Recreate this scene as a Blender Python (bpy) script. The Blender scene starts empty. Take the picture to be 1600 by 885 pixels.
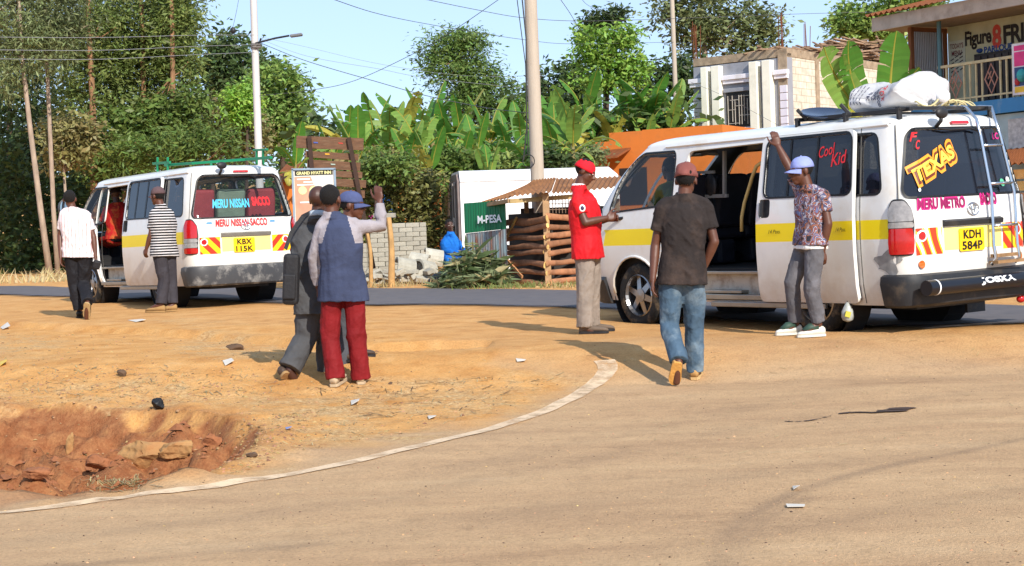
import bpy, math, random
import numpy as np
from mathutils import Vector, Matrix, Euler
from mathutils.geometry import delaunay_2d_cdt, tessellate_polygon
R = math.radians
rnd = random.Random(7)
scene = bpy.context.scene
COL = scene.collection
# ------------------------------------------------------------------ camera (calibrated from the two vans)
FL, PITCH, ROLL, CAMZ = 2500.23, -0.0299, -0.0351, 1.3
IW, IH = 1600.0, 885.0
_f = np.array([0, math.cos(PITCH), math.sin(PITCH)]); _u0 = np.array([0, -math.sin(PITCH), math.cos(PITCH)]); _r0 = np.array([1., 0, 0])
_c, _s = math.cos(ROLL), math.sin(ROLL)
_r = _c*_r0 + _s*_u0; _u = -_s*_r0 + _c*_u0
O = np.array([0, 0, CAMZ])
def ray(px, py):
    d = _f*FL + _r*(px-IW/2) + _u*(IH/2-py)
    return d/d[1]
def at(px, py, Y):                      # the world point at depth Y behind a pixel of the photograph
    return O + ray(px, py)*Y
GY = [0, 8, 10.5, 12.5, 13.1, 13.6, 14, 15, 17, 21, 24, 30, 40, 66, 110, 200, 2000]
GZ = [-.02, 0, .03, .09, .20, .30, .33, .318, .34, .42, .47, .50, .62, .9, 5.2, 9, 10]
def gz0(Y): return np.interp(Y, GY, GZ)
def on_ground(px, py):
    d = ray(px, py); Y = 12.0
    lo, hi = 2.0, 300.0
    for i in range(60):
        m = (lo+hi)/2
        if CAMZ + d[2]*m > gz0(m): lo = m
        else: hi = m
    return O + d*lo
def scale(Y): return Y/FL                # metres per photo pixel at depth Y
cam = bpy.data.objects.new('camera', bpy.data.cameras.new('camera')); COL.objects.link(cam)
cam.data.sensor_width = 36; cam.data.lens = FL/IW*36
cam.data.clip_start = .1; cam.data.clip_end = 3000
cam.matrix_world = Matrix(((_r[0], _u[0], -_f[0], 0), (_r[1], _u[1], -_f[1], 0), (_r[2], _u[2], -_f[2], CAMZ), (0, 0, 0, 1)))
scene.camera = cam
# ------------------------------------------------------------------ colour and materials
def lin(c):
    if isinstance(c, str):
        c = [int(c[i:i+2], 16)/255 for i in (0, 2, 4)]
        return tuple((x/12.92 if x <= .04045 else ((x+.055)/1.055)**2.4) for x in c)
    return tuple(c)
MATS = {}
def pm(name, col, rough=.7, var=.12, vs=6.0, bump=0.0, bs=40.0, metal=0.0, dirt=None, spec=.4, coat=0, coord='Object', stretch=(1,1,1), isl=0.0, trans=0.0, rvar=0.0):
    """procedural material: base colour broken up by noise, optional dirt (colour, amount, scale), bump, per-island variation"""
    if name in MATS: return MATS[name]
    m = bpy.data.materials.new(name); m.use_nodes = True; MATS[name] = m
    nt = m.node_tree; N = nt.nodes; L = nt.links
    b = N['Principled BSDF']; col = lin(col)
    b.inputs['Roughness'].default_value = rough; b.inputs['Metallic'].default_value = metal
    b.inputs['Specular IOR Level'].default_value = spec
    if coat: b.inputs['Coat Weight'].default_value = coat; b.inputs['Coat Roughness'].default_value = .08
    tc = N.new('ShaderNodeTexCoord'); mp = N.new('ShaderNodeMapping'); mp.inputs['Scale'].default_value = stretch
    L.new(tc.outputs[coord], mp.inputs[0])
    no = N.new('ShaderNodeTexNoise'); no.inputs['Scale'].default_value = vs; no.inputs['Detail'].default_value = 5
    L.new(mp.outputs[0], no.inputs['Vector'])
    mr = N.new('ShaderNodeMapRange'); mr.inputs['From Min'].default_value = .3; mr.inputs['From Max'].default_value = .7
    mr.inputs['To Min'].default_value = 1-var; mr.inputs['To Max'].default_value = 1+var
    L.new(no.outputs['Fac'], mr.inputs['Value'])
    hs = N.new('ShaderNodeHueSaturation'); hs.inputs['Color'].default_value = (*col, 1)
    val = mr.outputs[0]
    if isl:
        ge = N.new('ShaderNodeNewGeometry'); m2 = N.new('ShaderNodeMapRange')
        m2.inputs['To Min'].default_value = 1-isl; m2.inputs['To Max'].default_value = 1+isl
        L.new(ge.outputs['Random Per Island'], m2.inputs['Value'])
        mu = N.new('ShaderNodeMath'); mu.operation = 'MULTIPLY'; L.new(val, mu.inputs[0]); L.new(m2.outputs[0], mu.inputs[1]); val = mu.outputs[0]
        oi = N.new('ShaderNodeObjectInfo'); m4 = N.new('ShaderNodeMapRange'); m4.inputs['To Min'].default_value = 1-isl*.7; m4.inputs['To Max'].default_value = 1+isl*.7; L.new(oi.outputs['Random'], m4.inputs['Value'])
        mu2 = N.new('ShaderNodeMath'); mu2.operation = 'MULTIPLY'; L.new(val, mu2.inputs[0]); L.new(m4.outputs[0], mu2.inputs[1]); val = mu2.outputs[0]
        m3 = N.new('ShaderNodeMapRange'); m3.inputs['To Min'].default_value = .5-isl*.06; m3.inputs['To Max'].default_value = .5+isl*.06
        w = N.new('ShaderNodeMath'); w.operation = 'FRACT'; w2 = N.new('ShaderNodeMath'); w2.operation = 'MULTIPLY'; w2.inputs[1].default_value = 7.31
        L.new(ge.outputs['Random Per Island'], w2.inputs[0]); L.new(w2.outputs[0], w.inputs[0]); L.new(w.outputs[0], m3.inputs['Value']); L.new(m3.outputs[0], hs.inputs['Hue'])
    L.new(val, hs.inputs['Value'])
    out = hs.outputs[0]
    if dirt:
        dc, amt, ds = dirt[:3]
        n2 = N.new('ShaderNodeTexNoise'); n2.inputs['Scale'].default_value = ds; n2.inputs['Detail'].default_value = 7; n2.inputs['Roughness'].default_value = .65
        L.new(mp.outputs[0], n2.inputs['Vector'])
        r2 = N.new('ShaderNodeMapRange'); r2.inputs['From Min'].default_value = .62-amt*.35; r2.inputs['From Max'].default_value = .78-amt*.2
        r2.inputs['To Max'].default_value = min(1, amt*1.6)
        L.new(n2.outputs['Fac'], r2.inputs['Value'])
        mx = N.new('ShaderNodeMix'); mx.data_type = 'RGBA'; mx.inputs['B'].default_value = (*lin(dc), 1)
        L.new(r2.outputs[0], mx.inputs['Factor']); L.new(out, mx.inputs['A']); out = mx.outputs['Result']
    L.new(out, b.inputs['Base Color'])
    if bump:
        n3 = N.new('ShaderNodeTexNoise'); n3.inputs['Scale'].default_value = bs; n3.inputs['Detail'].default_value = 4
        L.new(mp.outputs[0], n3.inputs['Vector'])
        bp = N.new('ShaderNodeBump'); bp.inputs['Strength'].default_value = bump; bp.inputs['Distance'].default_value = .02
        L.new(n3.outputs['Fac'], bp.inputs['Height']); L.new(bp.outputs[0], b.inputs['Normal'])
    if trans:
        tr = N.new('ShaderNodeBsdfTranslucent'); ms = N.new('ShaderNodeMixShader'); ms.inputs[0].default_value = trans
        L.new(out, tr.inputs['Color']); L.new(b.outputs[0], ms.inputs[1]); L.new(tr.outputs[0], ms.inputs[2])
        L.new(ms.outputs[0], N['Material Output'].inputs['Surface'])
    return m
def glass(name, tint=(.03, .035, .04), clear=.35):
    """tinted pane: part transparent, part dark, glossy by Fresnel"""
    if name in MATS: return MATS[name]
    m = bpy.data.materials.new(name); m.use_nodes = True; MATS[name] = m
    N = m.node_tree.nodes; L = m.node_tree.links; b = N['Principled BSDF']
    b.inputs['Base Color'].default_value = (*tint, 1); b.inputs['Roughness'].default_value = .03; b.inputs['Specular IOR Level'].default_value = .7
    t = N.new('ShaderNodeBsdfTransparent'); t.inputs[0].default_value = (.85, .9, .92, 1)
    ms = N.new('ShaderNodeMixShader'); lw_ = N.new('ShaderNodeLayerWeight'); lw_.inputs[0].default_value = .5; fr = N.new('ShaderNodeMath'); fr.operation = 'POWER'; fr.inputs[1].default_value = 4.0; L.new(lw_.outputs['Facing'], fr.inputs[0])
    mu = N.new('ShaderNodeMath'); mu.operation = 'MULTIPLY_ADD'; mu.inputs[1].default_value = -.9; mu.inputs[2].default_value = clear; mu.use_clamp = True
    L.new(fr.outputs[0], mu.inputs[0]); L.new(mu.outputs[0], ms.inputs[0]); L.new(b.outputs[0], ms.inputs[1]); L.new(t.outputs[0], ms.inputs[2])
    L.new(ms.outputs[0], N['Material Output'].inputs['Surface'])
    return m
# ------------------------------------------------------------------ mesh building
def V3(p): return np.array(p, float)
class MB:
    def __init__(self): self.v = []; self.f = []; self.m = []
    def add(self, vs, fs, mi=0):
        o = len(self.v); self.v += [tuple(map(float, p)) for p in vs]; self.f += [tuple(i+o for i in f) for f in fs]; self.m += [mi]*len(fs); return self
    def box(self, c, s, mi=0, rot=None, taper=1.0):
        hx, hy, hz = s[0]/2, s[1]/2, s[2]/2
        vs = [V3((x*hx*(taper if z > 0 else 1), y*hy*(taper if z > 0 else 1), z*hz)) for z in (-1, 1) for y in (-1, 1) for x in (-1, 1)]
        if rot is not None:
            M = np.array(Euler(rot).to_matrix() if not hasattr(rot, 'shape') else rot); vs = [M@p for p in vs]
        return self.add([p+V3(c) for p in vs], [(0,2,3,1), (4,5,7,6), (0,1,5,4), (2,6,7,3), (0,4,6,2), (1,3,7,5)], mi)
    def beam(self, a, b, w, h, mi=0, up=(0, 0, 1)):
        a, b = V3(a), V3(b); d = b-a; l = np.linalg.norm(d); d /= l
        s = np.cross(d, V3(up)); n = np.linalg.norm(s)
        s = V3((1, 0, 0)) if n < 1e-6 else s/n
        u = np.cross(s, d)
        return self.box((a+b)/2, (l, w, h), mi, np.stack([d, s, u], 1))
    def tube(self, pts, rad, mi=0, n=8, cap=True, ell=None, closed=False):
        pts = [V3(p) for p in pts]; k = len(pts)
        rad = [rad]*k if np.isscalar(rad) else list(rad)
        t = [pts[min(i+1, k-1)]-pts[max(i-1, 0)] for i in range(k)]
        if closed: t = [pts[(i+1) % k]-pts[i-1] for i in range(k)]
        t = [x/(np.linalg.norm(x)+1e-12) for x in t]
        a = V3((0, 0, 1)) if abs(t[0][2]) < .9 else V3((1, 0, 0))
        if ell is not None: a = V3(ell[0])
        vs = []; s = None
        for i in range(k):
            if s is None: s = np.cross(a, t[i])
            else: s = s - t[i]*np.dot(s, t[i])
            s = s/(np.linalg.norm(s)+1e-12); u = np.cross(t[i], s)
            ra = rad[i]; ra, rb = (ra, ra) if np.isscalar(ra) else ra
            for j in range(n):
                q = 2*math.pi*j/n; vs.append(pts[i]+s*math.cos(q)*ra+u*math.sin(q)*rb)
        fs = [(i*n+j, i*n+(j+1) % n, (i+1)*n+(j+1) % n, (i+1)*n+j) for i in range(k-1) for j in range(n)]
        if closed: fs += [((k-1)*n+j, (k-1)*n+(j+1) % n, (j+1) % n, j) for j in range(n)]
        elif cap: fs += [tuple(range(n))[::-1], tuple((k-1)*n+j for j in range(n))]
        return self.add(vs, fs, mi)
    def ellipsoid(self, c, r, mi=0, n=16, k=10, rot=None):
        vs = []; M = np.eye(3) if rot is None else np.array(rot)
        for i in range(k+1):
            th = math.pi*i/k
            for j in range(n):
                ph = 2*math.pi*j/n
                vs.append(V3(c)+M@(V3((math.sin(th)*math.cos(ph), math.sin(th)*math.sin(ph), math.cos(th)))*V3(r)))
        fs = [(i*n+j, (i+1)*n+j, (i+1)*n+(j+1) % n, i*n+(j+1) % n) for i in range(k) for j in range(n)]
        return self.add(vs, fs, mi)
    def rings(self, rs, mi=0, cap=True, close=True):
        n = len(rs[0]); vs = [p for r in rs for p in r]; J = n if close else n-1
        fs = [(i*n+j, i*n+(j+1) % n, (i+1)*n+(j+1) % n, (i+1)*n+j) for i in range(len(rs)-1) for j in range(J)]
        if cap: fs += [tuple(range(n))[::-1], tuple((len(rs)-1)*n+j for j in range(n))]
        return self.add(vs, fs, mi)
    def prism(self, poly, d, mi=0):      # polygon (3-D points) pushed along vector d
        n = len(poly); a = [V3(p) for p in poly]; b = [p+V3(d) for p in a]
        fs = [(i, (i+1) % n, n+(i+1) % n, n+i) for i in range(n)] + [tuple(range(n))[::-1], tuple(range(n, 2*n))]
        return self.add(a+b, fs, mi)
    def quad(self, a, b, c, d, mi=0): return self.add([a, b, c, d], [(0, 1, 2, 3)], mi)
    def lathe(self, prof, o, ax, mi=0, n=24, cap=False):
        ax = V3(ax)/np.linalg.norm(ax); a = V3((0, 0, 1)) if abs(ax[2]) < .9 else V3((1, 0, 0))
        s = np.cross(ax, a); s /= np.linalg.norm(s); u = np.cross(ax, s)
        rs = [[V3(o)+ax*h+s*math.cos(2*math.pi*j/n)*r+u*math.sin(2*math.pi*j/n)*r for j in range(n)] for r, h in prof]
        return self.rings(rs, mi, cap)
    def build(self, name, mats, parent=None, smooth=False, bevel=0.0, loc=None, fixn=False):
        me = bpy.data.meshes.new(name); me.from_pydata(self.v, [], self.f)
        mats = mats if isinstance(mats, (list, tuple)) else [mats]
        for m in mats: me.materials.append(m)
        if len(mats) > 1: me.polygons.foreach_set('material_index', self.m)
        me.validate()
        if fixn:
            import bmesh
            bm = bmesh.new(); bm.from_mesh(me); bmesh.ops.remove_doubles(bm, verts=bm.verts, dist=1e-5); bmesh.ops.recalc_face_normals(bm, faces=bm.faces); bm.to_mesh(me); bm.free()
        if smooth: me.shade_smooth()
        o = bpy.data.objects.new(name, me); COL.objects.link(o)
        if parent: o.parent = parent
        if loc is not None: o.location = loc
        if smooth == 'auto': me.set_sharp_from_angle(angle=R(40))
        if bevel:
            b = o.modifiers.new('b', 'BEVEL'); b.width = bevel; b.segments = 2; b.limit_method = 'ANGLE'; b.angle_limit = R(40)
        return o
def tag(o, label=None, cat=None, group=None, kind=None):
    for k, v in (('label', label), ('category', cat), ('group', group), ('kind', kind)):
        if v: o[k] = v
    return o
def thing(name, label, cat, loc=(0, 0, 0), rot=(0, 0, 0), group=None):
    o = bpy.data.objects.new(name, None); COL.objects.link(o); o.location = loc; o.rotation_euler = rot; o.empty_display_size = .2
    return tag(o, label, cat, group)
def dup(o, loc=None, rot=None, label=None, sc=None, parent=None):
    c = o.copy(); COL.objects.link(c)
    if parent: c.parent = parent
    if loc is not None: c.location = loc
    if rot is not None: c.rotation_euler = rot
    if sc is not None: c.scale = (sc,)*3 if np.isscalar(sc) else sc
    if label: c['label'] = label
    for ch in list(o.children): dup(ch, parent=c)
    return c
# ------------------------------------------------------------------ lettering: flat meshes from the built-in font
TXT = {}
def letters(specs):
    tmp = []
    for key, s, off, shear, gap in specs:
        cu = bpy.data.curves.new('t', 'FONT'); cu.body = s; cu.align_x = 'CENTER'; cu.align_y = 'CENTER'; cu.offset = off; cu.shear = shear; cu.space_character = gap; cu.size = 1
        cu.resolution_u = 4
        o = bpy.data.objects.new('t', cu); COL.objects.link(o); tmp.append((key, o))
    dg = bpy.context.evaluated_depsgraph_get()
    for key, o in tmp:
        me = bpy.data.meshes.new_from_object(o.evaluated_get(dg))
        vs = np.array([v.co[:2] for v in me.vertices]); fs = [tuple(p.vertices) for p in me.polygons]
        c = (vs.max(0)+vs.min(0))/2; TXT[key] = (vs-c, fs, vs.max(0)-vs.min(0))
        bpy.data.meshes.remove(me)
    for key, o in tmp:
        d = o.data; bpy.data.objects.remove(o); bpy.data.curves.remove(d)
def put_text(mb, key, fn, w, h, mi=0, rot=0.0):
    """letters key mapped by fn(u, v) -> point, fitted to w x h, turned by rot"""
    vs, fs, sz = TXT[key]; c, s = math.cos(rot), math.sin(rot)
    p = vs*np.array([w/sz[0], h/sz[1]])
    mb.add([fn(x*c-y*s, x*s+y*c) for x, y in p], fs, mi)
letters([('texas', 'TEXAS', .035, 0, 1.0), ('texaso', 'TEXAS', .085, 0, 1.0), ('mms', 'MERU METRO', .05, 0, 1.0), ('mmso', 'MERU METRO', .02, 0, 1.0), ('sacco', 'SACCO', .05, 0, 1.0), ('mn', 'MERU NISSAN', .03, 0, 1.0), ('mns', 'MERU NISSAN SACCO', .03, 0, 1.0),
 ('cool', 'Cool', .01, .35, 1), ('kid', 'Kid', .01, .35, 1), ('joska', 'JOSKA', .05, 0, 1), ('kdh', 'KDH', .025, 0, 1.05), ('584', '584P', .025, 0, 1.05), ('kbx', 'KBX', .025, 0, 1.05), ('115', '115K', .025, 0, 1.05),
 ('mpesa', 'M-PESA', .03, 0, 1.0), ('hyatt', 'GRAND HYATT INN', .04, 0, 1.0), ('fig', 'Figure', .03, 0, .95), ('8', '8', .04, 0, 1), ('fr', 'FRIES', .035, 0, .95), ('parlour', 'PARLOUR', .03, 0, 1), ('today', "TODAY'S", .015, 0, 1), ('menu', 'MENU', .015, 0, 1),
 ('gcr', 'G.O.K', .02, 0, 1), ('relief', 'RELIEF FOOD', .02, 0, 1), ('rice', 'RICE', .02, 0, 1), ('50', '50 KG', .02, 0, 1), ('f', 'F', .02, .3, 1), ('c', 'C', .02, .3, 1), ('lc', 'LC', .03, .2, 1), ('8pass', '14 Pass.', .0, .3, 1)])
# ------------------------------------------------------------------ light
world = bpy.data.worlds.new('World'); scene.world = world; world.use_nodes = True
_n = world.node_tree.nodes; _l = world.node_tree.links
SUN_EL, SUN_AZ = R(33), math.atan2(-.90, .42)      # direction towards the sun in the XY plane
sky = _n.new('ShaderNodeTexSky'); sky.sky_type = 'NISHITA'; sky.sun_disc = False; sky.sun_elevation = SUN_EL
sky.sun_rotation = math.pi/2 - SUN_AZ
sky.altitude = 1500; sky.air_density = 1.0; sky.dust_density = .9; sky.ozone_density = 1.2
_mx = _n.new('ShaderNodeMix'); _mx.data_type = 'RGBA'; _mx.inputs['Factor'].default_value = .6; _mx.inputs['B'].default_value = (4.5, 6.15, 8.9, 1)
_l.new(sky.outputs[0], _mx.inputs['A']); _l.new(_mx.outputs['Result'], _n['Background'].inputs[0]); _n['Background'].inputs[1].default_value = .115
sun = bpy.data.objects.new('sun', bpy.data.lights.new('sun', 'SUN')); COL.objects.link(sun)
sun.data.energy = 4.4; sun.data.angle = R(.5); sun.data.color = (1, .94, .84)
_sd = Vector((math.cos(SUN_EL)*math.cos(SUN_AZ), math.cos(SUN_EL)*math.sin(SUN_AZ), math.sin(SUN_EL)))
sun.rotation_euler = _sd.to_track_quat('Z', 'Y').to_euler()
scene.view_settings.view_transform = 'Standard'; scene.view_settings.look = 'None'; scene.view_settings.gamma = 1; scene.view_settings.use_curve_mapping = False
scene.view_settings.exposure = .42
scene.cycles.max_bounces = 6; scene.cycles.transparent_max_bounces = 12; scene.cycles.use_denoising = True
scene.cycles.sample_clamp_indirect = 8
# ------------------------------------------------------------------ ground
def gp(px, py): return on_ground(px, py)[:2]
ROAD_FAR = [(36, -38), (15, 0.6), (5.2, 17.5), (.74, 23.1), (-2.1, 26.3), (-10.8, 34.6), (-24, 46), (-60, 74)]
def offset_line(L, d):
    L = np.array(L, float); out = []
    for i in range(len(L)):
        t = L[min(i+1, len(L)-1)]-L[max(i-1, 0)]; t /= np.linalg.norm(t); out.append(L[i]+np.array([-t[1], t[0]])*d)
    return out
ROAD_NEAR = [np.array(p) for p in offset_line(ROAD_FAR, 3.0)]
def seg_dist(P, line):
    P = np.asarray(P, float); d = np.full(len(P), 1e9)
    for a, b in zip(line[:-1], line[1:]):
        a, b = np.array(a, float), np.array(b, float); ab = b-a
        t = np.clip(((P-a)@ab)/(ab@ab), 0, 1); d = np.minimum(d, np.linalg.norm(P-a-t[:, None]*ab, axis=1))
    return d
def inside(P, poly):
    P = np.asarray(P, float); r = np.zeros(len(P), bool); n = len(poly)
    for i in range(n):
        (x1, y1), (x2, y2) = poly[i], poly[(i+1) % n]
        c = ((y1 > P[:, 1]) != (y2 > P[:, 1])) & (P[:, 0] < (x2-x1)*(P[:, 1]-y1)/((y2-y1) or 1e-12)+x1); r ^= c
    return r
def vnoise(P, s, seed=0):
    """smooth value noise on 2-D points, -1..1"""
    q = np.asarray(P, float)/s; i = np.floor(q).astype(np.int64); f = q-i; f = f*f*(3-2*f)
    def h(a, b):
        n = (a*374761393+b*668265263+seed*974711) & 0x7fffffff; n = ((n ^ (n >> 13))*1274126177) & 0x7fffffff
        return ((n ^ (n >> 16)) & 0xffff)/32767.5-1
    a = h(i[:, 0], i[:, 1]); b = h(i[:, 0]+1, i[:, 1]); c = h(i[:, 0], i[:, 1]+1); d = h(i[:, 0]+1, i[:, 1]+1)
    return (a*(1-f[:, 0])+b*f[:, 0])*(1-f[:, 1])+(c*(1-f[:, 0])+d*f[:, 0])*f[:, 1]
def fbm(P, s, o=4, seed=0): return sum(vnoise(P, s/2**k, seed+k)*.5**k for k in range(o))
DIRT_EDGE = [(-400, 815), (0, 781), (150, 772), (370, 742), (500, 714), (640, 682), (760, 652), (840, 620), (885, 592), (880, 570), (840, 552), (760, 542)]
DIRT_E = [gp(*p) for p in DIRT_EDGE]
DIRT_POLY = DIRT_E + [np.array((-1.5, 18.)), np.array((-14, 24.)), np.array((-30, 24.)), np.array((-30, 6.))]
PIT = [gp(*p) for p in [(-260, 645), (60, 640), (170, 642), (260, 644), (330, 652), (405, 672), (398, 708), (310, 748), (200, 768), (80, 776), (-260, 790)]]
LEDGE = [gp(*p) for p in [(-300, 490), (0, 502), (150, 510), (300, 519), (450, 530), (560, 538), (680, 535)]]
LINE = [gp(*p) for p in [(-300, 832), (-120, 818), (20, 803), (120, 792), (200, 781), (300, 768), (400, 752), (500, 734), (600, 713), (680, 694), (750, 675), (810, 656), (860, 638), (900, 620), (925, 606), (942, 592), (950, 580), (949, 572), (944, 566)]]
TRACKS = [[gp(*p) for p in [(1120, 900), (1122, 870), (1135, 835), (1170, 805), (1230, 775), (1320, 745), (1430, 718), (1560, 692), (1700, 668)]],
          [gp(*p) for p in [(1145, 900), (1150, 870), (1165, 838), (1195, 808), (1260, 778)]],
          [gp(*p) for p in [(-50, 900), (180, 880), (330, 864), (490, 851)]],
          [gp(*p) for p in [(1750, 585), (1300, 640), (1000, 700), (600, 782), (-100, 862)]], [gp(*p) for p in [(1750, 655), (1200, 742), (800, 805), (200, 880)]], [gp(*p) for p in [(1750, 742), (1200, 832), (850, 900)]], [gp(*p) for p in [(1750, 560), (1350, 600), (1050, 660), (700, 735)]],
          [gp(*p) for p in [(700, 560), (800, 530), (1000, 523), (1200, 535), (1500, 560)]]]
def ground_z(P):
    P = np.asarray(P, float).reshape(-1, 2); z = gz0(P[:, 1])
    z = z + .012*fbm(P, .9, 3, 3)*np.clip((P[:, 1]-3)/6, .2, 1)
    d = seg_dist(P, PIT+[PIT[0]]); ins = inside(P, PIT)
    w = np.clip(d/.50, 0, 1); far = np.clip((P[:, 1]-9.0)/2.4, 0, 1)
    dep = .5*np.clip(w*1.25, 0, 1)**.8*(1-.45*far)
    cl = fbm(P, .55, 4, 11); cr = np.abs(fbm(P, .4, 3, 17))
    z = z + np.where(ins, np.minimum(d, .2)/.2*(.07*fbm(P, .20, 4, 71)+.03*fbm(P, .07, 2, 73)-.13*np.clip(.22-np.abs(fbm(P, .34, 3, 77)), 0, 1)*3), 0)
    z = z - np.where(ins, dep - np.minimum(d, .4)/.4*(.12*cl-.09*np.clip(.22-cr, 0, 1)*3), 0)
    z = z + np.where(~ins & (d < .8), .05*np.exp(-(d/.3)**2)*(fbm(P, .3, 3, 5)*.8+.5), 0)
    dl = seg_dist(P, LEDGE)                       # the broken edge of the shoulder
    near = P[:, 1] < np.interp(P[:, 0], [q[0] for q in LEDGE], [q[1] for q in LEDGE])
    on = (P[:, 0] < LEDGE[-1][0]+.5) & (P[:, 0] > -12)
    z = z - np.where(on & near, .07*np.exp(-(dl/.9)**2)*np.clip(dl/.06, 0, 1), 0)
    dirt = inside(P, DIRT_POLY)
    z = z + np.where(dirt, .012*np.abs(fbm(P, .16, 3, 23)), 0)
    return z
def gz(x, y): return float(ground_z([(x, y)])[0])
def gpt(px, py):
    """photo pixel to a point on the real ground surface"""
    p = on_ground(px, py)
    if px < 430 and py > 600:
        Y = np.arange(p[1]-.5, p[1]+3.5, .015); q = O+ray(px, py)*Y[:, None]; h = ground_z(q[:, :2]); k = np.argmax(q[:, 2] < h); return np.array([q[k, 0], q[k, 1], h[k]])
    return np.array([p[0], p[1], gz(p[0], p[1])])
xs = np.concatenate([[-900, -400, -200, -100, -60, -40, -30, -22], np.arange(-16, -6.5, .3), np.arange(-6.5, 6.5, .045), np.arange(6.5, 14, .3), [16, 20, 30, 45, 70, 110, 200, 400, 900]])
ys = np.concatenate([[-60, -20, -5, 0, 2, 3], np.arange(3.5, 8, .06), np.arange(8, 12.6, .03), np.arange(12.6, 14, .04), np.arange(14, 32, .1), np.arange(32, 60, 1.), [65, 75, 90, 120, 200, 400, 900, 2000]])
GXX, GYY = np.meshgrid(xs, ys); GP = np.stack([GXX.ravel(), GYY.ravel()], 1)
GZZ = ground_z(GP); nx, ny = len(xs), len(ys)
me = bpy.data.meshes.new('ground'); nv = nx*ny
me.vertices.add(nv); me.vertices.foreach_set('co', np.column_stack([GP, GZZ]).ravel())
ii = (np.arange(ny-1)[:, None]*nx+np.arange(nx-1)[None]).ravel(); quads = np.stack([ii, ii+1, ii+nx+1, ii+nx], 1)
me.loops.add(quads.size); me.loops.foreach_set('vertex_index', quads.ravel()); me.polygons.add(len(quads)); me.polygons.foreach_set('loop_start', np.arange(len(quads))*4)
me.update(); me.validate(); me.shade_smooth()
ground = bpy.data.objects.new('ground', me); COL.objects.link(ground); ground['kind'] = 'structure'
def soft_in(P, poly, w, n=.25, seed=0):
    d = seg_dist(P, list(poly)+[poly[0]]); s = np.where(inside(P, poly), d, -d)
    return np.clip((s+n*fbm(P, .6, 4, seed))/w+.5, 0, 1)
wd = soft_in(GP, DIRT_POLY, .5, .35, 31)                                        # orange dirt verge
shoulder = np.clip((GP[:, 1]-(12.6+1.0*fbm(GP, 2.2, 3, 37)))/1.6, 0, 1)*.85         # dusty shoulder beyond
wd = np.maximum(wd, shoulder)
pit_d = seg_dist(GP, PIT+[PIT[0]]); wp = np.where(inside(GP, PIT), np.clip((pit_d+.14*fbm(GP, .22, 4, 41))/.09, 0, 1), np.clip(.5-(pit_d+.2*fbm(GP, .3, 3, 41))/.5, 0, .55))
GRAV = [[gp(*p) for p in P] for P in ([(380, 640), (520, 590), (700, 600), (840, 590), (870, 600), (800, 640), (640, 676), (470, 715), (390, 735), (380, 690)], [(-100, 600), (150, 575), (400, 590), (440, 630), (250, 640), (0, 640)], [(-100, 520), (120, 530), (60, 560), (-100, 570)], [(280, 500), (480, 540), (430, 570), (250, 545)])]
wg = np.max([soft_in(GP, g, .6, .45, 51+i) for i, g in enumerate(GRAV)], 0)
wt = np.max([np.exp(-(seg_dist(GP, t)/w)**2)*a for t, w, a in zip(TRACKS, (.055, .05, .07, .16, .2, .14, .18, .3), (.8, .6, .9, .35, .35, .3, .3, .25))], 0)*np.clip(.75+.5*fbm(GP, .5, 3, 61), 0, 1)
ca = me.color_attributes.new('zones', 'FLOAT_COLOR', 'POINT'); ca.data.foreach_set('color', np.column_stack([wd, wp, wg, wt]).astype(np.float32).ravel())
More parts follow.
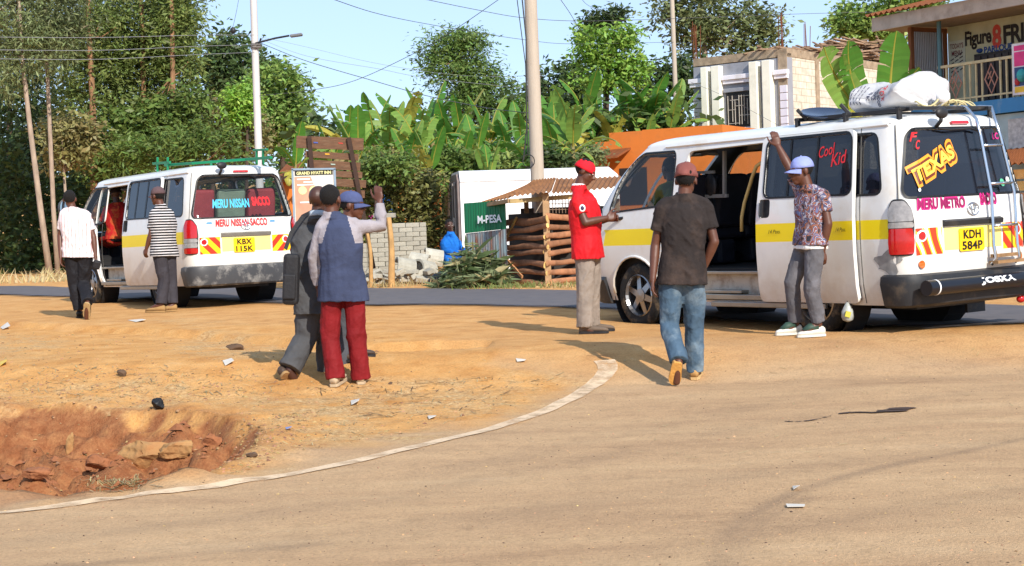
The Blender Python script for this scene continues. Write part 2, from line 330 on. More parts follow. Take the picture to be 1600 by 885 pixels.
def ground_material():
    m = bpy.data.materials.new('dusty ground'); m.use_nodes = True; N = m.node_tree.nodes; L = m.node_tree.links; b = N['Principled BSDF']
    b.inputs['Roughness'].default_value = .95; b.inputs['Specular IOR Level'].default_value = .15
    at_ = N.new('ShaderNodeAttribute'); at_.attribute_name = 'zones'; sp = N.new('ShaderNodeSeparateColor'); L.new(at_.outputs['Color'], sp.inputs[0])
    tc = N.new('ShaderNodeTexCoord')
    def noise(s, d=6, r=.6, st=None):
        n = N.new('ShaderNodeTexNoise'); n.inputs['Scale'].default_value = s; n.inputs['Detail'].default_value = d; n.inputs['Roughness'].default_value = r
        if st:
            mp = N.new('ShaderNodeMapping'); mp.inputs['Scale'].default_value = st; mp.inputs['Rotation'].default_value = (0, 0, R(-12)); L.new(tc.outputs['Object'], mp.inputs[0]); L.new(mp.outputs[0], n.inputs['Vector'])
        else: L.new(tc.outputs['Object'], n.inputs['Vector'])
        return n.outputs['Fac']
    def ramp(v, stops):
        r = N.new('ShaderNodeValToRGB'); e = r.color_ramp.elements
        while len(e) < len(stops): e.new(.5)
        for q, (p, c) in zip(e, stops): q.position = p; q.color = (*lin(c), 1)
        L.new(v, r.inputs[0]); return r.outputs[0]
    def mix(f, a, b_, mode='MIX', k=None):
        x = N.new('ShaderNodeMix'); x.data_type = 'RGBA'; x.blend_type = mode
        if isinstance(f, float): x.inputs['Factor'].default_value = f
        else: L.new(f, x.inputs['Factor'])
        for s, v in (('A', a), ('B', b_)):
            if isinstance(v, tuple): x.inputs[s].default_value = (*v, 1)
            else: L.new(v, x.inputs[s])
        return x.outputs['Result']
    def rng(v, a, b_, c=0., d=1.):
        r = N.new('ShaderNodeMapRange'); r.inputs['From Min'].default_value = a; r.inputs['From Max'].default_value = b_; r.inputs['To Min'].default_value = c; r.inputs['To Max'].default_value = d; L.new(v, r.inputs['Value']); return r.outputs[0]
    def mul(a, b_):
        x = N.new('ShaderNodeMath'); x.operation = 'MULTIPLY'
        for i, v in enumerate((a, b_)):
            if isinstance(v, float): x.inputs[i].default_value = v
            else: L.new(v, x.inputs[i])
        return x.outputs[0]
    streak = noise(1.3, 8, .62, (.35, 1.6, 1)); fine = noise(55, 5, .7); mid = noise(3.2, 7, .6); grit = noise(140, 3, .7)
    road = ramp(streak, [(.22, (.460, .280, .155)), (.42, (.625, .392, .213)), (.58, (.695, .446, .242)), (.8, (.765, .520, .300))])
    blot = ramp(noise(7.5, 8, .68), [(.28, '9E9E9E'), (.44, 'E6E6E6'), (.6, 'FFFFFF'), (.8, 'DADADA')]); road = mix(.32, road, blot, 'MULTIPLY')
    dirt = ramp(mid, [(.25, (.560, .245, .070)), (.44, (.730, .360, .115)), (.6, (.810, .430, .150)), (.8, (.870, .520, .230))])
    c = mix(sp.outputs[0], road, dirt)
    grav = ramp(noise(26, 6, .75), [(.3, '967458'), (.45, 'C89C6A'), (.55, 'E0BA84'), (.68, 'ECD4A4')])
    c = mix(mul(sp.outputs[2], rng(noise(4, 5, .7), .38, .62)), c, grav)
    red = ramp(noise(9, 10, .78), [(.25, '80482A'), (.45, '9E6440'), (.6, 'B27A50'), (.8, 'CC965E')])
    c = mix(sp.outputs[1], c, red)
    v = N.new('ShaderNodeTexVoronoi'); v.inputs['Scale'].default_value = 9; L.new(tc.outputs['Object'], v.inputs['Vector'])
    c = mix(mul(rng(v.outputs['Distance'], .06, .03), .5), c, lin('5A4A3A'))       # scattered specks
    v2 = N.new('ShaderNodeTexVoronoi'); v2.inputs['Scale'].default_value = 5.3; L.new(tc.outputs['Object'], v2.inputs['Vector'])
    c = mix(mul(rng(v2.outputs['Distance'], .045, .02), .6), c, lin('E2CFAE'))
    c = mix(mul(at_.outputs['Alpha'], .55), c, lin('7C6858'))
    c = mix(1.0, c, ramp(fine, [(.2, 'C4C4C4'), (.5, 'EEEEEE'), (.8, 'FFFFFF')]), 'MULTIPLY')
    L.new(c, b.inputs['Base Color'])
    bp = N.new('ShaderNodeBump'); bp.inputs['Strength'].default_value = .7; bp.inputs['Distance'].default_value = .025
    ad = N.new('ShaderNodeMath'); ad.operation = 'ADD'; L.new(fine, ad.inputs[0]); L.new(mul(grit, .5), ad.inputs[1])
    L.new(ad.outputs[0], bp.inputs['Height']); L.new(bp.outputs[0], b.inputs['Normal'])
    return m
me.materials.append(ground_material())
def drape(name, left, right, mat, lift, n_across=3, step=.15):
    """a sheet draped over the ground between two lines"""
    def resample(L, k):
        L = np.array(L, float); d = np.concatenate([[0], np.cumsum(np.linalg.norm(np.diff(L, axis=0), axis=1))]); t = np.linspace(0, d[-1], k)
        return np.stack([np.interp(t, d, L[:, 0]), np.interp(t, d, L[:, 1])], 1)
    ln = np.linalg.norm(np.diff(np.array(left), axis=0), axis=1).sum(); k = max(4, int(ln/step))
    a, b = resample(left, k), resample(right, k); mb = MB(); G = []
    for i in range(n_across+1): G.append(a+(b-a)*i/n_across)
    G = np.array(G); Z = ground_z(G.reshape(-1, 2)).reshape(G.shape[:2])+lift
    vs = [(*G[i, j], Z[i, j]) for i in range(n_across+1) for j in range(k)]
    mb.add(vs, [(i*k+j, i*k+j+1, (i+1)*k+j+1, (i+1)*k+j) for i in range(n_across) for j in range(k-1)])
    o = mb.build(name, mat, smooth=True); o['kind'] = 'structure'; return o
def cutout(name, col, col2, sc, lo, hi, rough=.9, attr=None, st=(1, 1, 1)):
    """worn surface marking: colour that gives way to the bare ground in patches"""
    m = bpy.data.materials.new(name); m.use_nodes = True; N = m.node_tree.nodes; L = m.node_tree.links; b = N['Principled BSDF']; b.inputs['Roughness'].default_value = rough
    tc = N.new('ShaderNodeTexCoord'); n = N.new('ShaderNodeTexNoise'); n.inputs['Scale'].default_value = sc; n.inputs['Detail'].default_value = 8; n.inputs['Roughness'].default_value = .7
    mp = N.new('ShaderNodeMapping'); mp.inputs['Scale'].default_value = st; L.new(tc.outputs['Object'], mp.inputs[0]); L.new(mp.outputs[0], n.inputs['Vector'])
    r = N.new('ShaderNodeMapRange'); r.inputs['From Min'].default_value = lo; r.inputs['From Max'].default_value = hi; L.new(n.outputs['Fac'], r.inputs['Value'])
    v = N.new('ShaderNodeTexNoise'); v.inputs['Scale'].default_value = sc*3; v.inputs['Detail'].default_value = 6; L.new(tc.outputs['Object'], v.inputs['Vector'])
    x = N.new('ShaderNodeMix'); x.data_type = 'RGBA'; x.inputs['A'].default_value = (*lin(col), 1); x.inputs['B'].default_value = (*lin(col2), 1); L.new(v.outputs['Fac'], x.inputs['Factor']); L.new(x.outputs['Result'], b.inputs['Base Color'])
    t = N.new('ShaderNodeBsdfTransparent'); ms = N.new('ShaderNodeMixShader'); fac = r.outputs[0]
    if attr:
        a = N.new('ShaderNodeAttribute'); a.attribute_name = attr; mu = N.new('ShaderNodeMath'); mu.operation = 'SUBTRACT'
        q = N.new('ShaderNodeMath'); q.operation = 'MULTIPLY_ADD'; q.inputs[1].default_value = 2.2; L.new(a.outputs['Fac'], q.inputs[0]); q.inputs[2].default_value = -1.1
        mu.operation = 'ADD'; mu.use_clamp = True; L.new(q.outputs[0], mu.inputs[0]); L.new(fac, mu.inputs[1]); fac = mu.outputs[0]
    L.new(fac, ms.inputs[0]); L.new(t.outputs[0], ms.inputs[1]); L.new(b.outputs[0], ms.inputs[2]); L.new(ms.outputs[0], N['Material Output'].inputs['Surface'])
    return m
# main road: dark tarmac with a dusty near edge
road = drape('road', ROAD_FAR[::-1], [np.array(p) for p in offset_line(ROAD_FAR, 3.7)][::-1], cutout('worn tarmac', '4A484C', '6A6260', 1.6, .2, .5, .85, 'edge'), .024, 14, .4)
co = np.array([v.co[:2] for v in road.data.vertices]); ea = road.data.attributes.new('edge', 'FLOAT', 'POINT'); NL = [gp(*p) for p in [(2600, 470), (1900, 497), (1600, 506), (1460, 514), (1250, 508), (940, 483), (740, 478), (480, 476), (150, 466), (0, 461), (-300, 452)]]; dn = seg_dist(co, NL)*np.where(inside(co, NL+[np.array((-60, 90.)), np.array((60, 90.)), np.array((60, 0.))]), 1, -1)+.35; df = seg_dist(co, ROAD_FAR)
ea.data.foreach_set('value', np.clip(np.minimum(dn/.8, df/.25+.3), 0, 1).astype(np.float32))
hw = [np.interp(i, [0, 12, 18], [.036, .058, .090]) for i in range(len(LINE))]
t_ = np.array(LINE); tn = np.gradient(t_, axis=0); tn /= np.linalg.norm(tn, axis=1)[:, None]; nn_ = np.stack([-tn[:, 1], tn[:, 0]], 1)
drape('road_marking', t_+nn_*np.array(hw)[:, None], t_-nn_*np.array(hw)[:, None], cutout('worn white paint', (.61, .43, .26), (.70, .52, .34), 6, .25, .56), .006, 2, .05)
# ------------------------------------------------------------------ minibuses
RC, FC, XR, XF = .16, .35, -1.1, 3.5
def w_(z): return np.interp(z, [.25, .45, .8, 1.05, 1.2, 1.8, 1.88], [.79, .83, .8475, .84, .82, .705, .675])
def xr_(z): return np.interp(z, [.3, 1.0, 1.2, 1.8, 1.9], [0, 0, .02, .13, .17])
def xf_(z): return np.interp(z, [.25, .5, .8, 1.05, 1.18, 1.44, 1.58, 1.81, 1.88], [3.44, 3.52, 3.54, 3.5, 3.42, 3.2, 3.05, 2.70, 2.56])
SF = .68; SC = SF+math.pi/2*RC; SL = SC+(XF-FC-XR-RC); SE = SL+math.pi/2*FC; SMAX = SE+.84-FC
def S_of(x, z=1.0):                       # real x on the side -> wrap coordinate
    xn = x if x < 2 else 2+(x-2)*1.5/(xf_(z)-2)
    return SC+xn-XR-RC
def pt0(s, z):
    sg = 1 if s >= 0 else -1; s = abs(s); w = float(w_(z)); w0 = w
    if s <= SF: x, y = XR, s/SF*(w-RC)
    elif s <= SC: a = (s-SF)/RC; x, y = XR+RC-RC*math.cos(a), w-RC+RC*math.sin(a)
    elif s <= SL: x, y = XR+RC+s-SC, w
    elif s <= SE: a = (s-SL)/FC; x, y = XF-FC+FC*math.sin(a), w-FC+FC*math.cos(a)
    else: x, y = XF, (SMAX-s)/(SMAX-SE)*(w-FC)
    if x < .3: x += float(xr_(z))*min(1, (.3-x)/1.4)**1.5
    if s <= SF: x -= .05*(1-(y/.75)**2)                          # slightly bowed tailgate
    if x > 2: x = 2+(x-2)*(float(xf_(z))-2)/1.5
    if s > SE: x += .10*(1-(y/.6)**2)
    return np.array([x, sg*y, z])
def nrm(s, z):
    e = .012; a = pt0(s+e, z)-pt0(s-e, z); b = pt0(s, z+e)-pt0(s, z-e); n = np.cross(b, a); l = np.linalg.norm(n)
    return -n/l if False else n/l
_t = nrm(2.0, .8); NSG = 1 if _t[1] > 0 else -1
def pt(s, z, off=0.0): return pt0(s, z)+NSG*nrm(s, z)*off if off else pt0(s, z)
def rnd_poly(poly, r=.06, k=4):
    """corner-rounded polygon in (s, z)"""
    out = []; n = len(poly); P = [V3(p) for p in poly]
    for i in range(n):
        a, b, c = P[i-1], P[i], P[(i+1) % n]; u = a-b; v = c-b; lu, lv = np.linalg.norm(u), np.linalg.norm(v); q = min(r, lu*.45, lv*.45)
        p0, p1 = b+u/lu*q, b+v/lv*q
        for j in range(k+1):
            t = j/k; out.append((1-t)**2*p0+2*t*(1-t)*b+t*t*p1)
    return out
def dense(poly, st=.07):
    out = []
    for a, b in zip(poly, list(poly[1:])+[poly[0]]):
        a, b = V3(a), V3(b); k = max(1, int(np.linalg.norm(b-a)/st))
        for i in range(k): out.append(a+(b-a)*i/k)
    return out
def area(p): p = np.array(p); x, y = p[:, 0], p[:, 1]; return .5*np.sum(x*np.roll(y, -1)-y*np.roll(x, -1))
def outset(poly, d):
    P = [V3(p) for p in poly]; n = len(P); sg = 1 if area(P) > 0 else -1; out = []
    for i in range(n):
        t = P[(i+1) % n]-P[i-1]; t /= np.linalg.norm(t)+1e-9; out.append(P[i]+sg*np.array([t[1], -t[0]])*d)
    return out
def patch(mb, outer, holes=(), off=0.0, mi=0, st=.1, fn=None, back=0.0, lines=()):
    """curved panel on the body wrap: polygon with holes; back > 0 adds a return of that depth round every edge"""
    fn = fn or pt; outer = dense(outer, st); holes = [dense(h, st) for h in holes]; V = []; E = []
    for L in [outer]+holes:
        o = len(V); V += [Vector(p) for p in L]; E += [(o+i, o+(i+1) % len(L)) for i in range(len(L))]
    for ln in lines:
        o = len(V); V += [Vector(p) for p in ln]; E += [(o+i, o+i+1) for i in range(len(ln)-1)]
    A = np.array(outer); lo, hi = A.min(0), A.max(0)
    g = np.array([(x, y) for x in np.arange(lo[0]+st/2, hi[0], st) for y in np.arange(lo[1]+st/2, hi[1], st)])
    if len(g):
        ok = inside(g, outer) & (seg_dist(g, outer+[outer[0]]) > st*.35)
        for h in holes: ok &= ~inside(g, h) & (seg_dist(g, h+[h[0]]) > st*.35)
        V += [Vector(p) for p in g[ok]]
    r = delaunay_2d_cdt(V, E, [], 0, 1e-6); vs, fs = r[0], r[2]
    c = np.array([np.mean([vs[i] for i in f], axis=0) for f in fs]); keep = inside(c, outer)
    for h in holes: keep &= ~inside(c, h)
    mis = mi if callable(mi) else None
    P3 = [fn(v[0], v[1], off) for v in vs]; o = len(mb.v); mb.v += [tuple(p) for p in P3]
    for f, q, k in zip(fs, c, keep):
        if k: mb.f.append(tuple(i+o for i in (f[::-1] if NSG > 0 else f))); mb.m.append(mis(*q) if mis else mi)
    if back:
        for L in [outer]+holes:
            n = len(L); a = [fn(p[0], p[1], off) for p in L]; b = [fn(p[0], p[1], off-back) for p in L]
            mb.add(a+b, [(i, (i+1) % n, n+(i+1) % n, n+i) for i in range(n)], 2 if mis else mi)
    return mb
def ring(mb, poly, w, off, mi=0):
    a, b = dense(poly, .06), None; b = outset(a, w); n = len(a)
    A = [pt(p[0], p[1], off) for p in a]; B = [pt(p[0], p[1], off) for p in b]; C_ = [pt(p[0], p[1], -.004) for p in b]; D = [pt(p[0], p[1], -.012) for p in a]
    f = [(i, (i+1) % n, n+(i+1) % n, n+i) for i in range(n)]
    mb.add(A+B, f, mi); mb.add(B+C_, f, mi); mb.add(A+D, f, mi)
def two_sided(name, col, inner, **k):
    m = pm(name, col, **k); N = m.node_tree.nodes; L = m.node_tree.links; b = N['Principled BSDF']
    src = b.inputs['Base Color'].links[0].from_socket; x = N.new('ShaderNodeMix'); x.data_type = 'RGBA'; x.inputs['B'].default_value = (*lin(inner), 1)
    g = N.new('ShaderNodeNewGeometry'); L.new(g.outputs['Backfacing'], x.inputs['Factor']); L.new(src, x.inputs['A']); L.new(x.outputs['Result'], b.inputs['Base Color']); return m
PAINT = two_sided('van white paint', (.74, .73, .70), '4A4744', rough=.32, var=.03, vs=1.5, coat=.5, dirt=('C9B595', .28, 2.2))
def sill_dust(m):
    N = m.node_tree.nodes; L = m.node_tree.links; b = N['Principled BSDF']; src = b.inputs['Base Color'].links[0].from_socket
    tc = N.new('ShaderNodeTexCoord'); sp = N.new('ShaderNodeSeparateXYZ'); L.new(tc.outputs['Object'], sp.inputs[0]); n = N.new('ShaderNodeTexNoise'); n.inputs['Scale'].default_value = 3.5; n.inputs['Detail'].default_value = 8; n.inputs['Roughness'].default_value = .7; L.new(tc.outputs['Object'], n.inputs['Vector'])
    r = N.new('ShaderNodeMapRange'); r.inputs['From Min'].default_value = .95; r.inputs['From Max'].default_value = .25; L.new(sp.outputs['Z'], r.inputs['Value'])
    mu = N.new('ShaderNodeMath'); mu.operation = 'MULTIPLY'; L.new(r.outputs[0], mu.inputs[0]); L.new(n.outputs['Fac'], mu.inputs[1])
    r2 = N.new('ShaderNodeMapRange'); r2.inputs['From Min'].default_value = .1; r2.inputs['From Max'].default_value = .6; r2.inputs['To Max'].default_value = .6; L.new(mu.outputs[0], r2.inputs['Value'])
    x = N.new('ShaderNodeMix'); x.data_type = 'RGBA'; x.inputs['B'].default_value = (*lin('A88A66'), 1); L.new(r2.outputs[0], x.inputs['Factor']); L.new(src, x.inputs['A']); L.new(x.outputs['Result'], b.inputs['Base Color'])
    n2 = N.new('ShaderNodeTexNoise'); n2.inputs['Scale'].default_value = 2.2; n2.inputs['Detail'].default_value = 2; L.new(tc.outputs['Object'], n2.inputs['Vector']); bp = N.new('ShaderNodeBump'); bp.inputs['Strength'].default_value = .25; bp.inputs['Distance'].default_value = .03; L.new(n2.outputs['Fac'], bp.inputs['Height']); L.new(bp.outputs[0], b.inputs['Normal'])
sill_dust(PAINT)
PAINT1 = pm('van white edges', (.74, .73, .70), rough=.35, var=.03)
YELL = pm('yellow band', 'F4D916', .4, .05, 2, dirt=('D8C060', .2, 5))
PALEY = pm('pale yellow panel', 'F6E884', .4, .04, 3)
BLACKP = pm('black plastic', '232326', .5, .15, 8, dirt=('6B5C4A', .25, 6))
GREYB = pm('worn bumper plastic', '3C3C3E', .45, .12, 4, dirt=('B9B4AC', .33, 5))
RUBBER = pm('window rubber', '0E0E10', .5)
CHROME = pm('ladder chrome', 'C8CBD0', .18, .04, 5, metal=1.0)
TYRE = pm('dusty tyre', '1C1B1A', .85, .2, 12, dirt=('8A7355', .35, 9), bump=.3, bs=60)
ALLOY = pm('alloy rim', '9A9A9C', .3, .1, 6, metal=.9, dirt=('7A6A52', .3, 12))
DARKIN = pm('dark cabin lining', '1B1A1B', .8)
SEATD = pm('dark seat vinyl', '20222B', .55, .15, 8, bump=.2)
SEATR = pm('red seat cover', 'A04044', .7, .15, 6, bump=.3)
SEATG = pm('grey green seat cover', '7E8C7A', .7, .15, 6, bump=.3)
REDL = pm('red lamp lens', 'B01014', .12, .08, 30, coat=1); CLEARL = pm('clear lamp lens', '8E8A88', .08, .2, 25, coat=1); ORANL = pm('orange marker lens', 'E0641A', .15, .05, 10, coat=1)
CREAM = pm('cream grab rail', 'C9B070', .4, .08, 5)
SILLW = pm('scuffed step panel', 'B9B2A4', .5, .1, 5, dirt=('6A4A30', .42, 7))
STEEL = pm('step trim', '9A968E', .35, .1, 8, metal=.7)
PINK = pm('pink sticker', 'D0217E', .5, .2, 12); PLUM = pm('dark pink outline', '8A1550', .5); RED = pm('red sticker', 'D8262C', .5); CYAN = pm('cyan sticker', '48B8E0', .5); ORANGE = pm('orange sticker', 'F09A28', .5); YELO = pm('yellow sticker', 'F8C84A', .5); WHITES = pm('white sticker', 'EEEEEE', .5); BLACKS = pm('black lettering', '101010', .5); BROWNS = pm('brown sticker', '6A2A10', .5)
GREENR = pm('green roof rack paint', '0F7A50', .4, .08, 6)
GLASS_T = glass('tinted van glass', (.012, .014, .022), .22); GLASS_C = glass('clear van glass', (.02, .025, .03), .93); GLASS_R = glass('rear window glass', (.02, .03, .035), .80)
def chevron(name, c1, c2, ang, sc, warp=0):
    m = pm(name, c1, .35); N = m.node_tree.nodes; L = m.node_tree.links; b = N['Principled BSDF']
    tc = N.new('ShaderNodeTexCoord'); mp = N.new('ShaderNodeMapping'); mp.inputs['Rotation'].default_value = (ang, 0, 0); L.new(tc.outputs['Object'], mp.inputs[0])
    w = N.new('ShaderNodeTexWave'); w.bands_direction = 'Y'; w.inputs['Scale'].default_value = sc; w.inputs['Distortion'].default_value = warp; w.inputs['Detail'].default_value = .5; L.new(mp.outputs[0], w.inputs['Vector'])
    r = N.new('ShaderNodeValToRGB'); r.color_ramp.interpolation = 'CONSTANT'; e = r.color_ramp.elements; e[0].color = (*lin(c1), 1); e[1].position = .5; e[1].color = (*lin(c2), 1)
    if warp: q = e.new(.86); q.color = (*lin('F2EEE4'), 1)
    L.new(w.outputs['Fac'], r.inputs[0]); L.new(r.outputs[0], b.inputs['Base Color']); return m
CHEV_A = chevron('red yellow chevron', 'E8361E', 'F4C81C', R(45), 2.2); CHEV_B = chevron('red yellow chevron other way', 'E8361E', 'F4C81C', R(-45), 2.2); CHEV_C = chevron('flame pattern panel', 'E2401E', 'F2C22A', R(20), 2.2, 5)
def wheel(root, x, y, side):
    mb = MB(); o = (x, y, .335)
    ax = (0, side, 0)
    mb.lathe([(.215, -.10), (.222, .09), (.212, .10), (.2, .07), (.195, .0)], o, ax)
    mb.lathe([(.075, .03), (.07, .075), (.0, .08)], o, ax)
    for k in range(6):
        a = 2*math.pi*k/6+.3; d = V3((math.cos(a), 0, math.sin(a))); t = V3((-math.sin(a), 0, math.cos(a))); s = V3(ax); p = V3(o)
        q = [p+d*.05+t*.035+s*.07, p+d*.05-t*.035+s*.07, p+d*.205-t*.027+s*.045, p+d*.205+t*.027+s*.045]
        mb.prism(q, -s*.03)
    rim = mb.build('wheel', ALLOY, root, fixn=True)
    m2 = MB(); m2.lathe([(.215, -.09), (.26, -.1), (.31, -.095), (.332, -.07), (.337, 0), (.332, .07), (.31, .095), (.26, .1), (.215, .09)], o, ax, n=40)
    m2.build('tyre', TYRE, rim, smooth=True)
    m3 = MB(); m3.lathe([(.19, -.02), (.0, -.02)], o, ax); m3.build('brake_disc', BLACKP, rim)
def seat_row(root, x, y0, y1, n, mats, zb=.62, top=1.48, name='seat'):
    w = (y1-y0)/n
    for i in range(n):
        yc = y0+w*(i+.5); mb = MB()
        mb.box((x+.22, yc, zb+.33), (.46, w*.94, .14)); mb.box((x-.03, yc, (zb+.38+top)/2), (.13, w*.9, top-zb-.38), rot=(0, R(-9), 0))
        mb.box((x+.22, yc, zb+.13), (.40, w*.5, .26))
        mb.build(name, mats[i % len(mats)], root, bevel=.035)
def build_van(name, label, loc, rot, sp):
    root = thing(name, label, 'minibus', loc, rot)
    L = sp['side']; zb, zt = .28, 1.86
    S = lambda x, z=1.0: S_of(x, z)
    def arch(xc, sg):
        s0 = S(xc, .335); return [(sg*(s0+.40*math.cos(a)), .335+.41*math.sin(a)) for a in np.linspace(math.pi if sg > 0 else 0, 0 if sg > 0 else math.pi, 14)] if True else []
    low = [(-SMAX, zb)]
    for sg, xc in ((-1, 2.57), (-1, 0.0)):
        a = arch(xc, sg); a = sorted(a, key=lambda p: p[0]); low += [(a[0][0], zb)]+a+[(a[-1][0], zb)]
    for sg, xc in ((1, 0.0), (1, 2.57)):
        a = sorted(arch(xc, sg), key=lambda p: p[0]); low += [(a[0][0], zb)]+a+[(a[-1][0], zb)]
    low += [(SMAX, zb)]
    outer = low+[(SMAX, zt), (-SMAX, zt)]
    # window and door openings in wrap coordinates
    def sidepoly(P, sg=1): return [(sg*S(x, z), z) for x, z in P]
    fw = [(3.0, 1.22), (2.0, 1.27), (2.0, 1.79), (2.52, 1.795), (2.66, 1.73)]
    qw = [(.5, 1.26), (-.84, 1.26), (-.80, 1.775), (.5, 1.79)]
    mw = [(1.75, 1.27), (.62, 1.26), (.62, 1.79), (1.75, 1.79)]
    do = [(sp['dx']+1.03, .40), (sp['dx']+1.12, .9), (sp['dx']+1.12, 1.785), (sp['dx']-.03, 1.80), (sp['dx']-.03, .30), (sp['dx']+.98, .30)]
    rw = [(.77, 1.215), (.80, 1.27), (.745, 1.74), (.69, 1.79), (-.69, 1.79), (-.745, 1.74), (-.80, 1.27), (-.77, 1.215)]
    
    ws = [(SMAX-.001-.62, 1.15), (SMAX-.001, 1.15), (SMAX-.001, 1.80), (SMAX-.62, 1.80)]
    ws2 = [(-a, b) for a, b in ws]
    W = dict(fl=rnd_poly(sidepoly(fw), .07), ql=rnd_poly(sidepoly(qw), .07), dr=rnd_poly(sidepoly(do), .08), rear=rnd_poly(rw, .07),
             fr=rnd_poly(sidepoly(fw, -1), .07), mr=rnd_poly(sidepoly(mw, -1), .07), qr=rnd_poly(sidepoly(qw, -1), .07), ws=ws, ws2=ws2)
    yb = (.86, 1.03)
    def zone(s, z):
        a = abs(s); x = a-SC+XR+RC
        if yb[0] < z < yb[1] and SC-.02 < a < S(3.1) and not (2.10 < x < 2.17): return 1
        return 0
    lines = []
    for sg in (-1, 1):
        for z in yb: lines.append([(sg*s, z) for s in np.arange(SC+.02, S(3.1), .1)])
    for xv in (2.10, 2.17):
        for sg in (1, -1): lines.append([(sg*(SC+xv-XR-RC), z) for z in (.84, .92, .98, 1.05)])
    # keep band lines clear of the door opening
    lines = [[p for p in ln if not inside(np.array([p]), W['dr'])[0]] for ln in lines]
    lines = [seg for ln in lines for seg in ([ln[:k] for k in [next((i+1 for i in range(len(ln)-1) if abs(ln[i+1][0]-ln[i][0]) > .2), len(ln))]]+[ln[k:] for k in [next((i+1 for i in range(len(ln)-1) if abs(ln[i+1][0]-ln[i][0]) > .2), len(ln))]]) if len(seg) > 1]
    body = MB(); patch(body, outer, list(W.values()), 0, zone, .13, lines=lines)
    for k, h in W.items():
        if k == 'dr': pass
        hh = dense(h, .06); n = len(hh); a = [pt(p[0], p[1]) for p in hh]; b = [pt(p[0], p[1], -.035) for p in hh]
        body.add(a+b, [(i, (i+1) % n, n+(i+1) % n, n+i) for i in range(n)], 2)
    # roof: shrinking loops
    ss = np.linspace(-SMAX, SMAX, 121); base = np.array([pt0(s, zt) for s in ss]); cx = np.array([.85, 0, 0]); rings = []
    for t in np.linspace(0, 1, 9):
        a = t*math.pi/2; k = math.cos(a)**.55 if t < 1 else 0.0
        q = base.copy(); q[:, 1] = base[:, 1]*k; q[:, 0] = cx[0]+(base[:, 0]-cx[0])*(1-(1-k)*.55) if t < .99 else cx[0]+(base[:, 0]-cx[0])*.45
        q[:, 2] = zt+.105*math.sin(a); rings.append([p for p in q][::-1])
    body.rings(rings, 0, cap=False)
    bo = body.build('body', [PAINT, YELL, PAINT1], root, smooth='auto')
    # gutter ridge along the roof
    g = MB()
    for sg in (1, -1): g.tube([pt(sg*s, zt-.012, .006) for s in np.linspace(SC-.02, S(2.4), 20)], .012, n=6)
    g.build('gutter', PAINT, root)
    sm = MB()
    for x0, z0, z1 in ((sp['dx']-1.28, .3, 1.84), (2.02, .34, 1.24)):
        sm.tube([pt(S(x0, z), z, .0005) for z in np.linspace(z0, z1, 12)], .0045, n=5)
    for s_ in (.845, -.845): sm.tube([pt(s_, z, .0005) for z in np.linspace(1.2, 1.84, 10)], .0045, n=5)
    sm.build('panel_seam', pm('seam shadow gap', '4A4844', .6), root)
    for k, mt in (('fl', sp['g_front']), ('ql', GLASS_T), ('fr', sp['g_front']), ('mr', sp['g_side']), ('qr', sp['g_side']), ('rear', sp['g_rear']), ):
        fr_ = MB(); ring(fr_, W[k], .02, .004); f = fr_.build('window', RUBBER, root)
        gl = MB(); patch(gl, W[k], (), -.012, 0, .15); gl.build('pane', mt, f, smooth=True)
    gl = MB(); patch(gl, ws, (), -.012, 0, .2); patch(gl, ws2, (), -.012, 0, .2); gl.build('windscreen', GLASS_C, root, smooth=True)
    # sliding door, open
    dx = sp['dx']; D0, D1 = dx-1.24, dx
    dp = rnd_poly([(S(D1)+.0, .31), (S(D1)-.02, 1.82), (S(D0), 1.82), (S(D0), .31)], .05)
    dw = rnd_poly([(S(D1)-.10, 1.27), (S(D1)-.09, 1.79), (S(D0)+.03, 1.79), (S(D0)+.03, 1.26)], .07)
    hd = rnd_poly([(S(D1)-.04, 1.08), (S(D1)-.04, 1.25), (S(D1)-.19, 1.25), (S(D1)-.19, 1.08)], .04)
    dm = MB(); patch(dm, dp, [dw, hd], .055, lambda s, z: 1 if yb[0] < z < yb[1] else 0, .1, back=.04, lines=[[(s, z) for s in np.linspace(S(D0)+.005, S(D1)-.005, 12)] for z in yb])
    door = dm.build('sliding_door', [PAINT, YELL, PAINT1], root, smooth='auto')
    gm = MB(); patch(gm, dw, (), .045, 0, .15); gm.build('door_pane', GLASS_T, door, smooth=True)
    bm_ = MB(); ring(bm_, dw, .018, .060)
    for xx in ((D1-.40, D1-.76) if sp['bars'] else (D1-.55,)): patch(bm_, [(S(xx)+.012, 1.275), (S(xx)+.012, 1.785), (S(xx)-.012, 1.785), (S(xx)-.012, 1.27)], (), .052, 0, .1)
    bm_.build('door_window_frame', RUBBER, door)
    hm = MB(); patch(hm, hd, (), .03, 0, .1); hm.tube([pt(S(D1)-.085, z, .06) for z in (1.09, 1.12, 1.21, 1.24)], .016, n=6); hm.build('door_handle', BLACKP, door)
    ip = MB(); patch(ip, [(S(D1), .33), (S(D1), 1.25), (S(D0), 1.25), (S(D0), .33)], (), .012, 0, .15); ip.build('door_lining', DARKIN, door)
    # cabin
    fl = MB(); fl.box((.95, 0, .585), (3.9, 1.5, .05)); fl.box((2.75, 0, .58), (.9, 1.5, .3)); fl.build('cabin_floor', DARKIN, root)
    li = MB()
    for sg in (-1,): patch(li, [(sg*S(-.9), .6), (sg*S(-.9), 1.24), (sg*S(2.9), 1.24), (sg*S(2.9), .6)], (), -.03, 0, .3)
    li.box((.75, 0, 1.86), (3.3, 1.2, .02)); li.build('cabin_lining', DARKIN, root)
    for x, y0, y1, n, mats, top in sp['seats']: seat_row(root, x, y0, y1, n, mats, top=top)
